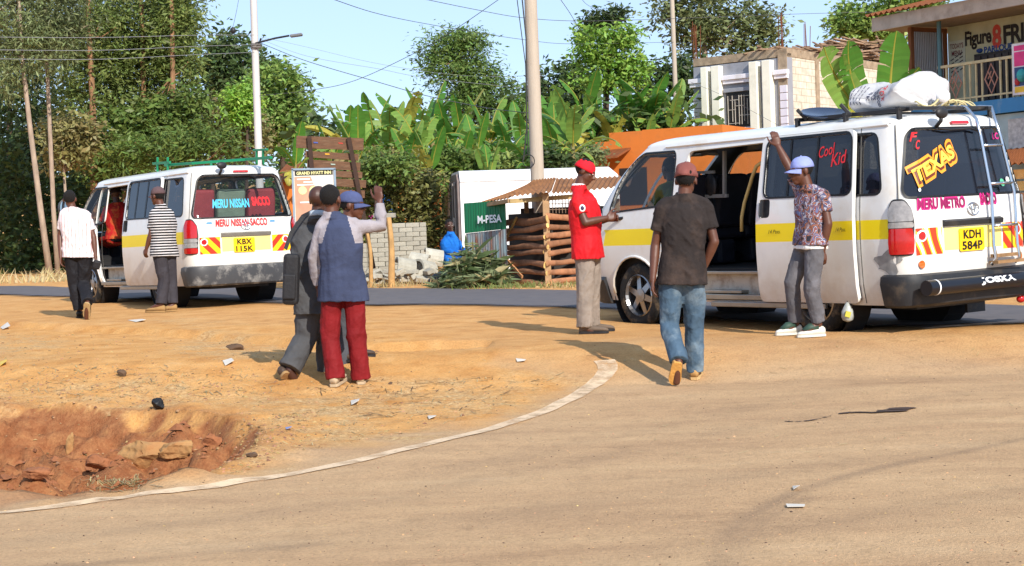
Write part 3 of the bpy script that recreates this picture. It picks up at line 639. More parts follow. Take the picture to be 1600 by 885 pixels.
    stp = MB(); stp.box((dx+.5, .70, .44), (1.05, .03, .24), 0); stp.box((dx+.5, .74, .335), (1.1, .18, .05), 1); stp.box((dx+.5, .775, .57), (1.1, .05, .03), 1); stp.box((dx+.6, .76, .385), (.55, .10, .03), 1)
    stp.build('step', [SILLW, STEEL], root, bevel=.006)
    sk = MB(); sk.box((.65, .82, .265), (1.55, .04, .05)); sk.build('sill_trim', STEEL, root, bevel=.008)
    un = MB(); un.box((1.2, 0, .33), (4.3, 1.3, .12)); un.box((-.5, 0, .30), (.7, .9, .16)); un.tube([(2.57, -.6, .33), (2.57, .6, .33)], .05); un.tube([(0, -.6, .33), (0, .6, .33)], .06); un.build('chassis', BLACKP, root)
    for x in (0.0, 2.57):
        for sd in (1, -1): wheel(root, x, .73*sd, sd)
        il = MB()
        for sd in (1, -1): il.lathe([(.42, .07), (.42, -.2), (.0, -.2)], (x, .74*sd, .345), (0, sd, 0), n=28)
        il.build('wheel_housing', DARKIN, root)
    for x in (0.0, 2.57):
        for sd in (1, -1):
            wa = MB(); wa.tube([pt(sd*(S(x, .335)+.40*math.cos(a)), .335+.41*math.sin(a), .006) for a in np.linspace(.05, math.pi-.05, 16)], .014, n=6); wa.build('wheel_arch', PAINT, root, smooth=True)
    fb = MB()
    for sg in (1, -1):
        fb.rings([[pt(sg*s, z, o) for z, o in ((.24, .0), (.26, .035), (.50, .04), (.53, .005), (.53, -.03), (.24, -.03))] for s in np.linspace(S(3.08), SMAX, 12)], 0)
    fb.build('front_bumper', BLACKP, root, smooth='auto')
    # rear
    sb = S(-.84)
    rb = MB(); rb.rings([[pt(s, z, o) for z, o in ((.27, -.02), (.265, .02), (.29, .05), (.47, .06), (.535, .045), (.55, .0), (.55, -.03))] for s in np.concatenate([np.linspace(-sb, -SC, 5), np.linspace(-SC+.06, -SF, 5), np.linspace(-SF+.08, SF-.08, 12), np.linspace(SF, SC-.06, 5), np.linspace(SC, sb, 5)])], 0)
    rb.build('rear_bumper', sp['bumper'], root, smooth='auto')
    for sg in (1, -1):
        h = MB(); TL = rnd_poly([(sg*.735, .72), (sg*.72, .98), (sg*.735, 1.10), (sg*.80, 1.19), (sg*.90, 1.19), (sg*.94, 1.1), (sg*.94, .72)], .03)
        patch(h, outset(TL, .008), (), .006, 0, .06, back=.01); hl = h.build('tail_light', BLACKP, root)
        for z0, z1, mt in sp['lens']:
            q = [p for p in [(sg*.735, z0), (sg*.722, (z0+z1)/2), (sg*.74, z1), (sg*.93, z1), (sg*.94, (z0+z1)/2), (sg*.935, z0)]]
            if z1 > 1.15: q = [(sg*.73, z0), (sg*.735, 1.10), (sg*.80, 1.18), (sg*.89, 1.18), (sg*.935, 1.1), (sg*.935, z0)]
            l = MB(); patch(l, rnd_poly(q, .02), (), .02, 0, .05, back=.014); l.build('lens', mt, hl, smooth='auto')
    gy = MB(); patch(gy, [(.385, .735), (.385, .93), (-.36, .93), (-.36, .735)], (), .003, 0, .15); gy.build('yellow_panel', PALEY, root)
    for (a, b, mt, dz) in ((.70, .41, sp['chev'][0], 0), (-.385, -.70, sp['chev'][1], 0)):
        c = MB(); patch(c, [(a, .71), (a, .94), (b, .94), (b, .71)], (), .004, 0, .1, back=.003); pc = c.build('chevron_plate', mt, root)
        yc = a-.06 if a > 0 else b+.10; zc = .875
        d = MB()
        for r_, o_, mi in ((.052, .009, 0), (.036, .012, 1)):
            patch(d, [(yc+r_*math.cos(t), zc+r_*math.sin(t)) for t in np.linspace(0, 2*math.pi, 20)[:-1]], (), o_, mi, .2)
        d.build('reflector', [WHITES, REDL], pc)
    pl = MB(); pp = [(.215, .715), (.215, .915), (-.10, .915), (-.10, .715)]
    patch(pl, rnd_poly(pp, .02), (), .016, 0, .2, back=.01); plate = pl.build('number_plate', pm('plate yellow', 'F2C414', .4, .05), root)
    pt_ = MB()
    for key, v0, hh, w0 in ((sp['plate'][0], .862, .075, .22), (sp['plate'][1], .765, .075, .26)):
        put_text(pt_, key, lambda u, v, v0=v0: pt(.0575-u, v0+v, .020), w0, hh)
    pt_.build('plate_number', BLACKS, plate)
    ga = MB(); ga.rings([[pt(s, z, o) for z, o in ((.94, .0), (.945, .03), (.985, .035), (1.0, .0))] for s in np.linspace(.40, -.36, 10)], 0); ga.build('tailgate_handle', sp['garnish'], root, smooth='auto')
    em = MB()
    def ell(cy, cz, a, b, r=.006): em.tube([pt(cy+a*math.cos(t), cz+b*math.sin(t), .008) for t in np.linspace(0, 2*math.pi, 25)[:-1]], r, n=6, closed=True)
    ell(.01, 1.08, .075, .055); ell(.01, 1.10, .045, .025, .005); ell(.01, 1.075, .02, .05, .005); em.build('badge', CHROME, root, smooth=True)
    # rear view mirror stalk and wiper
    wm = MB(); wm.tube([pt(.40, 1.80, .03), pt(.40, 1.82, .10), pt(.40, 1.87, .12)], .018, n=7); wm.ellipsoid(pt(.40, 1.90, .13), (.03, .075, .05)); wm.build('rear_mirror', BLACKP, root, smooth=True)
    wi = MB(); wi.tube([pt(.36, 1.79, .03), pt(.2, 1.775, .035), pt(-.15, 1.785, .03), pt(-.28, 1.76, .02)], .009, n=6); wi.build('wiper', BLACKP, root)
    bl = MB(); patch(bl, rnd_poly([(.13, 1.825), (.13, 1.852), (-.16, 1.852), (-.16, 1.825)], .01), (), .025, 0, .1, back=.03); bl.build('brake_light', REDL, root)
    # left wing mirror
    mx_, my_, mz_, mk_ = sp['mirror']; wmr = MB(); wmr.tube([pt(S(2.75, 1.2), 1.15, -.01), (mx_+.02, my_-.04, mz_-.1*mk_)], .018, n=6); wmr.rings([[(mx_+dxx*mk_, my_+yy*k*mk_, mz_+zz*k*mk_) for yy, zz in [(.085*math.cos(t), .15*math.sin(t)) for t in np.linspace(0, 2*math.pi, 17)[:-1]]] for dxx, k in ((-.035, .9), (-.03, 1), (.06, .85), (.09, .4))])
    wmo = wmr.build('wing_mirror', BLACKP, root, smooth='auto')
    wg = MB(); wg.add([(mx_-.038*mk_, my_+.07*mk_*math.cos(t), mz_+.13*mk_*math.sin(t)) for t in np.linspace(0, 2*math.pi, 17)[:-1]], [tuple(range(16))]); wg.build('mirror_glass', pm('mirror glass', 'C8D4E0', .03, 0, metal=1.0), wmo)
    for sg in (1, -1):
        hl_ = MB(); patch(hl_, [(sg*(SE-.2), .82), (sg*(SE-.25), 1.0), (sg*(SMAX-.12), 1.0), (sg*(SMAX-.12), .82)], (), .012, 0, .1); hl_.build('headlight', CLEARL, root)
    return root, S
VR, SR = build_van('minibus', 'white minibus with rear ladder and a white sack on its roof rack', (3.4475, 15.0146, .3093), (-.0212, .0007, 2.1683),
    dict(side=1, mirror=(3.0, .99, 1.20, .75), dx=.685, g_front=glass('front door glass', (.02, .022, .026), .62), g_side=GLASS_T, g_rear=GLASS_T, bars=True, bumper=BLACKP, lens=[(.725, .945, REDL), (.95, 1.0, CLEARL), (1.005, 1.18, CLEARL)], chev=(CHEV_C, CHEV_A), plate=('kdh', '584'), garnish=BLACKP,
     seats=[(-.55, -.7, .6, 3, [SEATD], 1.5), (.25, -.7, .25, 2, [SEATD], 1.5), (1.05, -.7, .05, 2, [SEATD], 1.45), (2.05, -.7, .7, 3, [SEATD], 1.55)]))
VL, SL_ = build_van('minibus', 'white minibus with green roof rack and red seats behind its rear window', (-4.3311, 23.2437, .472), (-.0095, .0086, 2.204),
    dict(side=1, mirror=(2.95, 1.06, 1.52, 1), dx=1.12, g_front=GLASS_C, g_side=GLASS_C, g_rear=GLASS_R, bars=True, bumper=GREYB, lens=[(.725, .80, REDL), (.805, .87, CLEARL), (.875, .93, CLEARL), (.935, 1.18, REDL)], chev=(CHEV_A, CHEV_B), plate=('kbx', '115'), garnish=STEEL,
     seats=[(-.62, -.72, .72, 3, [SEATR, SEATG, SEATR], 1.62), (.2, -.72, .3, 2, [SEATR], 1.5), (2.05, -.7, -.05, 1, [SEATD], 1.55)]))
def decal(parent, name, mats, items):
    mb = MB()
    for key, fn, w, h, mi, rot in items: put_text(mb, key, fn, w, h, mi, rot)
    o = mb.build(name, mats, parent); return o
rear = lambda cy, cz, o=.005: (lambda u, v: pt(cy-u, cz+v, o))
side = lambda S, x, z, o=.005: (lambda u, v: pt(S(x)-u, z+v, o))
decal(VR, 'window_lettering', [ORANGE, BROWNS, YELO], [('texaso', rear(.43, 1.49, -.004), .66, .23, 0, R(22)), ('texas', rear(.43, 1.49, -.001), .63, .175, 1, R(22)), ('texas', rear(.427, 1.493, .002), .585, .125, 2, R(22))])
decal(VR, 'tailgate_lettering', [PINK, PLUM], [('mms', rear(.39, 1.145), .58, .105, 0, 0), ('mmso', rear(.39, 1.145, .008), .56, .085, 1, 0)])
decal(VR, 'tailgate_lettering', [PINK, PLUM], [('sacco', rear(-.22, 1.16), .24, .11, 0, 0), ('sacco', rear(-.22, 1.16, .008), .22, .07, 1, 0)])
decal(VR, 'corner_lettering', [RED, PINK], [('f', rear(.68, 1.73, 0), .08, .08, 0, 0), ('c', rear(.64, 1.66, 0), .06, .08, 0, 0), ('lc', rear(-.60, 1.72, 0), .12, .06, 1, 0)])
decal(VR, 'side_lettering', [RED, BLACKS], [('cool', side(SR, -.20, 1.66, .05), .22, .10, 0, R(10)), ('kid', side(SR, -.36, 1.58, .05), .22, .11, 0, R(10))])
decal(VR, 'side_lettering', [RED, BLACKS], [('8pass', side(SR, .42, .955, .062), .16, .035, 1, 0)])
decal(VR, 'side_lettering', [RED, BLACKS], [('8pass', side(SR, -.42, .955, .062), .12, .035, 1, 0)])
decal(VL, 'window_lettering', [CYAN, RED], [('mn', rear(.21, 1.40, -.004), .60, .125, 0, 0), ('sacco', rear(-.30, 1.42, -.004), .32, .13, 1, 0)])
decal(VL, 'tailgate_lettering', [RED, CYAN], [('mns', rear(.07, 1.13, .012), .80, .105, 0, 0)])
for cy in (.56, -.42):
    m = MB(); patch(m, [(cy+.05, 1.13), (cy+.03, 1.15), (cy-.03, 1.15), (cy-.05, 1.13), (cy-.03, 1.12), (cy+.03, 1.12)], (), .004, 0, .2); m.build('tailgate_sticker', pm('blue sticker', '5A90C8', .5), VL)
RVL, RVR = (3.4475, 15.0146, .3093), (-.0212, .0007, 2.1683); LVL, LVR = (-4.3311, 23.2437, .472), (-.0095, .0086, 2.204)
def vp(vl, vr, px, py, y):               # the point of a van's local plane at y behind a photo pixel
    M = np.array(Euler(vr).to_matrix()); o = M.T@(O-V3(vl)); q = M.T@ray(px, py); return o+q*((y-o[1])/q[1])
# right van extras: ladder, bull bar, rack, sticker dots, worn paint
ld = MB(); inward = lambda s, z, o: pt(s, z, o)
for y0, y1 in ((-.22, -.16), (-.56, -.50)):
    ld.tube([(-.55, y0, 1.99), (-.80, y0, 2.0), (-.93, y0, 1.985), pt(y0, 1.84, .075), pt(y0*.97+y1*.03, 1.7, .07), pt((y0+y1)/2, 1.2, .065), pt(y1, .75, .065), pt(y1, .63, .09), pt(y1+.02, .58, .05)], .016, n=8)
for z, t in ((1.62, .15), (1.28, .45), (.92, .85)): ld.tube([pt(-.22+.06*t, z, .07), pt(-.56+.06*t, z, .07)], .013, n=8)
lad = ld.build('ladder', CHROME, VR, smooth=True)
tr = MB(); tr.box(pt(-.34, .60, .09), (.10, .42, .025)); tr.box(pt(-.34, .655, .06), (.02, .40, .03)); tr.build('tread', pm('rusty tread', '8A6A48', .7, .25, 20), lad)
jb = MB(); jb.tube([(-1.275, .80, .435), (-1.275, -.95, .435)], .066, 0, n=24); jb.tube([(-1.275, .70, .435), (-1.275, .685, .435)], .0675, 1, n=24)
put_text(jb, 'joska', lambda u, v: (-1.275-.0685*math.cos(v/.066+.28), -.06-u, .435+.0685*math.sin(v/.066+.28)), .46, .070, 1)
jb.beam((-1.1, .45, .42), (-1.275, .45, .43), .04, .05); jb.beam((-1.1, -.45, .42), (-1.275, -.45, .43), .04, .05)
jb.build('rear_bar', [pm('black rear bar paint', '14161E', .3, .1, 8), WHITES], VR, smooth='auto')
for cy in (.66, -.63):
    ms_ = MB(); patch(ms_, [(cy+.028*math.cos(t), .63+.035*math.sin(t)) for t in np.linspace(0, 2*math.pi, 16)[:-1]], (), .014, 0, .2, back=.014); ms_.build('marker_light', ORANL, VR)
dt = MB()
for cy, cz, r_, mi in ((.64, 1.27, .016, 0), (-.50, 1.30, .035, 1), (-.60, 1.32, .03, 0)): patch(dt, [(cy+r_*math.cos(t), cz+r_*math.sin(t)) for t in np.linspace(0, 2*math.pi, 16)[:-1]], (), -.004, mi, .2)
dt.build('round_sticker', [WHITES, pm('green sticker', '5AB890', .5)], VR)
wp_ = MB(); q = [(SF+.30+.13*math.cos(t)*(1+.25*math.sin(5*t)), .66+.10*math.sin(t)*(1+.3*math.cos(3*t))) for t in np.linspace(0, 2*math.pi, 30)[:-1]]
patch(wp_, q, (), .002, 0, .08); wp_.build('bare_filler_patch', pm('grey body filler', '8C8A88', .7, .2, 14), VR)
mf = MB(); mf.box((-.52, -.72, .22), (.03, .25, .23)); mf.build('mud_flap', BLACKP, VR)
rk = MB()
for y in (.52, -.52): rk.beam((.42, y, 1.985), (-.95, y, 1.975), .045, .035)
for x in (.36, -.25, -.88): rk.beam((x, -.62, 1.985), (x, .62, 1.985), .05, .03); rk.beam((x, .60, 1.88), (x, .60, 1.99), .03, .05); rk.beam((x, -.60, 1.88), (x, -.60, 1.99), .03, .05)
for x in (.30, -.25): rk.beam((x, .54, 1.98), (x+.06, .60, 2.08), .05, .035)
rk.build('roof_rack', BLACKP, VR, bevel=.006)
gr = MB()
gr.tube([vp(RVL, RVR, x, y, .45) for x, y in ((1196, 256), (1189, 255), (1182, 260), (1176, 275), (1170, 295), (1163, 318), (1159, 340), (1159, 362))], .018, n=8)
gr.build('grab_rail', CREAM, VR, smooth=True)
pf = MB(); Vq = lambda x, y: vp(RVL, RVR, x, y, .38); pf.beam(Vq(1084, 308), Vq(1137, 306), .03, .035); pf.beam(Vq(1132, 236), Vq(1132, 308), .03, .03, up=(1, 0, 0)); pf.beam(Vq(1090, 268), Vq(1090, 308), .03, .05, up=(1, 0, 0)); pf.beam(Vq(1088, 270), Vq(1116, 269), .03, .03)
pf.build('partition_frame', pm('grey partition frame', '8C8A86', .5), VR)
sk_ = MB(); sk_.ellipsoid(Vq(1111, 290), (.085, .03, .125)); sk_.build('speaker', BLACKP, VR, smooth=True)
# left van extras
gk = MB(); Lq = lambda x, y, yy=-.25: vp(LVL, LVR, x, y, yy)
gk.beam(Lq(258, 258.5), Lq(424, 246.5), .04, .04); gk.beam(Lq(330, 252.5), Lq(330, 258, -.1), .03, .03, up=(1, 0, 0))
for x in (246, 262): gk.beam(Lq(x, 274, .3), Lq(x, 246, .3), .03, .03, up=(1, 0, 0))
gk.beam(Lq(239, 256, .3), Lq(266, 254, .3), .03, .035); gk.beam(Lq(262, 256, .3), Lq(262, 258, -.25), .03, .03, up=(1, 0, 0))
for x in (401, 411): gk.beam(Lq(x, 258, -.3), Lq(x, 234, -.3), .03, .03, up=(1, 0, 0))
gk.beam(Lq(396, 235, -.3), Lq(418, 234, -.3), .03, .03); gk.beam(Lq(300, 256, .3), Lq(424, 247, -.5), .03, .03)
gk.build('roof_rack', GREENR, VL, bevel=.005)
# ---- load on the roof of the right van: sack, dish, rope
def local(van_loc, van_rot, p): return np.array(Euler(van_rot).to_matrix())@V3(p)+V3(van_loc)
RVL, RVR = (3.4475, 15.0146, .3093), (-.0212, .0007, 2.1683)
sk2 = thing('rice_sack', 'plump white woven rice sack with red and black print lying on the roof rack', 'sack', RVL, RVR)
def sackfn(u, a):                       # u along -x 0..1, a round
    x = .09-.84*u; e = max(.0, min(1, min(u/.16, (1-u)/.12)))**.5
    h = (.125+.020*math.sin(u*6+.9)+.060*max(0, (u-.4))*1.5)*e+.010; wd_ = (.30+.03*math.cos(u*7))*e+.02
    wob = 1+.05*math.sin(3*a+9*u)+.045*math.sin(5*a-14*u)+.02*math.sin(23*u+2*a)+.025*math.sin(9*a+17*u)*u
    y = wd_*math.cos(a)*wob; zc = 2.035+h; z = zc+h*math.sin(a)*wob
    r_ = 1+.018*math.sin(31*u+7*a)+.015*math.sin(47*u-11*a)*u+.03*math.sin(60*u)*max(0, u-.8)*5*math.sin(4*a); y *= r_; z = zc+(z-zc)*r_
    if math.sin(a) < -.55: z = zc-h*.55*wob-.2*(h*(-math.sin(a)-.55))
    return np.array([x, y, z-.05])
sm2 = MB(); sm2.rings([[sackfn(u, 2*math.pi*j/40) for j in range(64)] for u in np.linspace(0, 1, 80)])
sm2.tube([sackfn(1, 0)+V3((0, -.03, 0)), sackfn(1, 0)+V3((-.05, -.03, .06)), sackfn(1, 0)+V3((-.14, .02, .10))], [.05, .03, .07], n=8); sm2.tube([sackfn(.06, 1.2), sackfn(.03, 1.2)+V3((0, 0, .10))], [.07, .01], n=6)
sm2.build('sack_cloth', pm('woven white sack', 'E6E4E4', .6, .05, 12, bump=.35, bs=26), sk2, smooth=True)
st_ = MB()
def sfn(u0, a0): return lambda u, v: (lambda p, q: p+(q/np.linalg.norm(q))*.006)(sackfn(u0-v*.9, a0-u/.27), sackfn(u0-v*.9, a0-u/.27)-V3((.09-.84*u0, 0, 2.17)))
put_text(st_, 'gcr', sfn(.60, .30), .30, .09, 0, 0); put_text(st_, 'relief', sfn(.52, .28), .46, .05, 1, 0); put_text(st_, 'rice', sfn(.46, .25), .17, .05, 1, 0); put_text(st_, '50', sfn(.40, .25), .17, .04, 1, 0)
for k in range(6):
    for j in range(5): st_.add([sfn(.10+.042*k, .80-.26*j)(a, b) for a, b in ((-.025, -.004), (.025, -.004), (.025, .005), (-.025, .005))], [(0, 1, 2, 3)], 1)
st_.build('sack_print', [pm('red sack print', 'D04A50', .6), pm('blue black sack print', '3A3C58', .6)], sk2)
ds = MB(); ds.lathe([(.0, .04), (.11, .036), (.18, .024), (.225, .0), (.23, -.006), (.225, -.012), (.17, .008), (.0, .022)], local(RVL, RVR, (.20, .40, 2.03)), np.array(Euler(RVR).to_matrix())@V3((.25, -.12, -1)), n=36)
tag(ds.build('roof_dish', pm('dark blue enamel', '14233E', .25, .1, 6, coat=.6), smooth='auto'), 'shallow dark blue dish lying at the front of the roof rack', 'dish')
hb_ = thing('hanging_bag', 'clear plastic bag with a yellow label hanging under the van by its rear wheel', 'bag')
c = local(RVL, RVR, (-.42, .86, .21)); m = MB(); m.rings([[c+V3((.055*math.cos(a)*e*(1+.15*math.sin(3*a)), .04*math.sin(a)*e, z)) for a in np.linspace(0, 2*math.pi, 15)[:-1]] for z, e in ((.10, .2), (.06, .6), (.02, .95), (-.03, 1), (-.06, .8), (-.075, .2))]); m.build('bag_skin', pm('clear grey plastic', 'A8ACA8', .2, .2, 20), hb_, smooth=True)
m = MB(); m.box(c+V3((-.01, -.045, -.005)), (.05, .012, .05), rot=(0, .3, .2)); m.build('bag_label', pm('yellow green label', 'B8B040', .5), hb_); m = MB(); m.tube([c+V3((0, 0, .1)), c+V3((.01, .02, .22))], .006, n=5); m.build('bag_tie', BLACKP, hb_)
tl = MB(); c = local(RVL, RVR, (-1.12, -.62, .24)); tl.ellipsoid(c, (.04, .03, .035), 0, 12, 8); tag(tl.build('trailer_lamp', REDL, smooth=True), 'small red lamp dangling under the rear bumper of the near van', 'lamp')
tw = MB(); tw.tube([c, c+V3((.12, .05, -.06)), c+V3((.26, .08, -.05)), c+V3((.36, .1, .06)), c+V3((.5, .1, .12))], .008, n=5); tag(tw.build('loose_wire', BLACKP, smooth=True), 'loose black wire trailing from the dangling red lamp', 'wire')
rp = MB()
for k in range(5):
    c = V3((-.80+.03*k, .15-.16*k, 2.03)); rp.tube([local(RVL, RVR, c+V3((.10*math.cos(t), .09*math.sin(t)*(1+.3*(k % 2)), .03*math.sin(2*t+k)))) for t in np.linspace(0, 2*math.pi, 18)[:-1]], .008, n=6, closed=True)
tag(rp.build('rope', pm('pale hemp rope', 'C8B888', .9), smooth=True), 'loose loops of pale rope on the rear end of the roof rack', 'rope')
# ------------------------------------------------------------------ buildings behind the road
def frame2(a, b):
    """local frame along a wall from a to b on plan: returns fn(u along, v outwards towards the camera side, z)"""
    a, b = V3(a), V3(b); d = (b-a)/np.linalg.norm(b-a); n = np.array([d[1], -d[0]]);  L = np.linalg.norm(b-a)
    M = np.array([[d[0], -n[0], 0], [d[1], -n[1], 0], [0, 0, 1.]])
    return (lambda u, v, z: np.array([a[0]+d[0]*u+n[0]*v, a[1]+d[1]*u+n[1]*v, z])), L, M
class WB(MB):                             # boxes laid along a wall frame
    def __init__(s, fr): super().__init__(); s.fn, s.L, s.M = fr
    def wb(s, u0, u1, z0, z1, v0, v1, mi=0): return s.box(s.fn((u0+u1)/2, (v0+v1)/2, (z0+z1)/2), (u1-u0, v1-v0, z1-z0), mi, s.M)
def mason(name, c1, c2, mortar, scl, w=.5, h=.25, rot=(R(90), 0, 0), msz=.02, bump=.4):
    m = pm(name, c1, .9, .2, 5, bump=.3); N = m.node_tree.nodes; L = m.node_tree.links; b = N['Principled BSDF']
    tc = N.new('ShaderNodeTexCoord'); mp = N.new('ShaderNodeMapping'); mp.inputs['Rotation'].default_value = rot; L.new(tc.outputs['Object'], mp.inputs[0])
    br = N.new('ShaderNodeTexBrick'); br.inputs['Scale'].default_value = scl; br.inputs['Color1'].default_value = (*lin(c1), 1); br.inputs['Color2'].default_value = (*lin(c2), 1); br.inputs['Mortar'].default_value = (*lin(mortar), 1)
    br.inputs['Mortar Size'].default_value = msz; br.inputs['Brick Width'].default_value = w; br.inputs['Row Height'].default_value = h; L.new(mp.outputs[0], br.inputs['Vector'])
    src = b.inputs['Base Color'].links[0].from_socket; hs = src.node; L.new(br.outputs['Color'], hs.inputs['Color']); return m
def corrug(name, col, dirt, sc=14, rough=.55, metal=.2, axis='X', amt=.4):
    m = pm(name, col, rough, .15, 3, metal=metal, dirt=(dirt, amt, 3)); N = m.node_tree.nodes; L = m.node_tree.links; b = N['Principled BSDF']
    tc = N.new('ShaderNodeTexCoord'); w = N.new('ShaderNodeTexWave'); w.bands_direction = axis; w.inputs['Scale'].default_value = sc; L.new(tc.outputs['Object'], w.inputs['Vector'])
    bp = N.new('ShaderNodeBump'); bp.inputs['Distance'].default_value = .03; bp.inputs['Strength'].default_value = .8; L.new(w.outputs['Fac'], bp.inputs['Height']); L.new(bp.outputs[0], b.inputs['Normal']); return m
WHITEW = pm('white wall paint', 'E8E4EA', .7, .05, 3, dirt=('A89C88', .25, 2)); CREAMW = pm('cream column paint', 'EEEAD8', .7, .06, 3, dirt=('A89878', .2, 2)); GREYW = pm('grey wall paint', '8E9098', .7, .08, 3, dirt=('5E5A58', .25, 2)); QUOIN = pm('lavender quoin paint', 'D8D4E0', .7, .05, 3)
BLOCKW = mason('raw block wall', 'CFC6B6', 'C2B8A6', 'A69C8A', 1.0, .42, .21, msz=.012); CONC = pm('weathered concrete', '9A8872', .9, .25, 5, bump=.4, dirt=('6E5C46', .35, 3)); DARKW = pm('dark window opening', '2A2628', .4); IRON = pm('pale grille iron', 'B8B0A4', .6); RUSTI = pm('rusty rebar', '6A3A22', .85)
WOODB = pm('weathered brown board', '6A4A34', .8, .25, 6, stretch=(1, 1, 6), bump=.3, dirt=('8A7258', .3, 4)); WOODT = pm('greyed timber', '8A735A', .9, .2, 7, bump=.3, isl=.3)
WOODL = pm('pale raw timber', 'A88A62', .85, .2, 7, bump=.3, isl=.25); WOODO = pm('orange brown slat', 'C09260', .85, .25, 7, bump=.5, isl=.4, dirt=('5A3E28', .3, 6)); DARKWD = pm('dark timber', '3E2A20', .8, .2, 6)
RUSTR = corrug('rusty roof sheet', '9A5A30', '6A3A22', 10, .75, .1, 'X', .45); GALV = corrug('translucent ribbed sheet', 'A0A4AE', '7A6A66', 9, .35, .3, 'X', .3)
# two-tone two-storey house with raw block side
cA, cB, cC = at(1083, 95, 50.4)[:2], at(1229, 70, 48.2)[:2], at(1430, 96, 56)[:2]
hz = 6.60
house = thing('house', 'unfinished house with cream columns, grey panels and a raw block side wall', 'house', (0, 0, 0))
frA = frame2(cA, cB); LA = frA[1]; sc_ = LA/148.0          # metres per photo pixel along the facade
U = lambda px: (px-1081)*sc_
wl = WB(frA); wl.wb(0, LA, 0, hz-.25, -.3, 0); wl.build('front_wall', GREYW, house)
for u0, u1 in ((U(1081), U(1098)), (U(1218), U(1229))):
    z = .6; q = WB(frA)
    while z < hz-1.1: q.wb(u0, u1, z, z+.215, 0, .06); z += .235
    q.build('quoin', QUOIN, house, bevel=.01)
for px0, px1 in ((1099, 1109), (1116, 1129), (1176, 1188), (1196, 1209)):
    c = WB(frA); c.wb(U(px0), U(px1), 0, hz-.30, 0, .24); c.build('column', CREAMW, house, bevel=.015)
co_ = WB(frA)
for u0, u1, zt_ in ((U(1076), U(1098), hz-.62), (U(1130), U(1175), hz-.62), (U(1210), U(1232), hz-.62)):
    co_ = WB(frA); co_.wb(u0, u1, zt_-.14, zt_, 0, .16); co_.wb(u0+.02, u1-.02, zt_-.26, zt_-.14, 0, .11); co_.build('cornice', WHITEW, house, bevel=.01)
wn = WB(frA); wn.wb(U(1133), U(1174), hz-2.22, hz-1.15, .0, .03); win = wn.build('window', DARKW, house)
g = WB(frA); a0, a1, z0, z1 = U(1137), U(1172), hz-2.15, hz-1.22
for t in (0, .2, .32, .5, .62, .74, .88, 1): g.wb(a0+(a1-a0)*t-.008, a0+(a1-a0)*t+.008, z0+(.1 if t in (.2, .74) else 0), z1-(.15 if t in (.32, .88) else .03), .05, .07)
for t, b0, b1 in ((.05, 0, .5), (.3, .5, 1), (.5, 0, .35), (.62, .32, .74), (.82, .1, .5), (.93, .5, 1)): g.wb(a0+(a1-a0)*b0, a0+(a1-a0)*b1, z0+(z1-z0)*t-.008, z0+(z1-z0)*t+.008, .052, .068)
g.build('grille', IRON, win)
sl = WB(frA); sl.wb(U(1131), U(1176), hz-2.42, hz-2.25, 0, .14); sl.build('window_sill', WHITEW, win, bevel=.01); sl = WB(frA); sl.wb(U(1131), U(1176), hz-1.14, hz-1.02, 0, .10); sl.build('lintel', GREYW, win, bevel=.01)
frB = frame2(cB, cC); LB = frB[1]
sw = WB(frB); sw.wb(.0, LB, 0, hz-.15, -.28, -.02); sw.build('side_wall', BLOCKW, house)
pp_ = WB(frB); pp_.wb(-.02, .3, 0, hz-.12, -.3, .0); pp_.wb(1.9, 2.15, 0, hz-.12, -.28, .01); pp_.build('render_strip', CONC, house)
rf = MB(); nA = np.array([cB[1]-cA[1], -(cB[0]-cA[0])]); roofp = [cA, cB, cC, cA+(cC-cB)]; rf.prism([(*p, hz-.22) for p in roofp], (0, 0, .24)); rf.build('roof_slab', CONC, house)
for k, (px, py, Y, n, h) in enumerate(((1088, 84, 51.3, 7, 1.0), (1221, 68, 49.0, 4, .95), (1262, 72, 51, 4, .75), (1408, 60, 55, 5, .8))):
    m = MB(); b = at(px, py, Y)
    for i in range(n):
        o = V3((rnd.uniform(-.12, .12), rnd.uniform(-.1, .1), 0)); m.tube([b+o-V3((0, 0, .2)), b+o+V3((rnd.uniform(-.04, .04), 0, h*rnd.uniform(.8, 1.05)))], .012, n=5)
    m.build('rebar', RUSTI, house)
# off-cut timber stored on that roof: every piece its own object
tmeshes = []
for k in range(6):
    m = MB(); L_ = rnd.uniform(1.2, 2.6); m.beam((-L_/2, 0, 0), (L_/2, .03*rnd.uniform(-1, 1), .02), rnd.uniform(.06, .14), rnd.uniform(.025, .05)); tmeshes.append(m)
dB = (cC-cB)/LB; nB = np.array([dB[1], -dB[0]]); tp = []
for i in range(190):
    u = rnd.triangular(.15, LB-.2, LB*.72); lvl = rnd.random()**1.15; top = np.interp(u, [0, LB*.3, LB*.5, LB*.8, LB], [.05, .2, .62, .85, .75])
    v = -rnd.uniform(.1, 1.3); z = hz+.04+top*lvl
    p = cB+dB*u+nB*v; ang = math.atan2(dB[1], dB[0])+rnd.gauss(0, .22)
    if i < 6:
        o = tmeshes[i].build('timber_offcut', WOODT); tp.append(o)
    else: o = dup(tp[i % 6])
    o.location = (p[0], p[1], z); o.rotation_euler = (rnd.uniform(-.3, .3), rnd.gauss(.0, .08)-.03, ang); tag(o, 'rough sawn timber offcut in the heap on the block house roof', 'timber', 'timber offcuts heaped on the house roof')
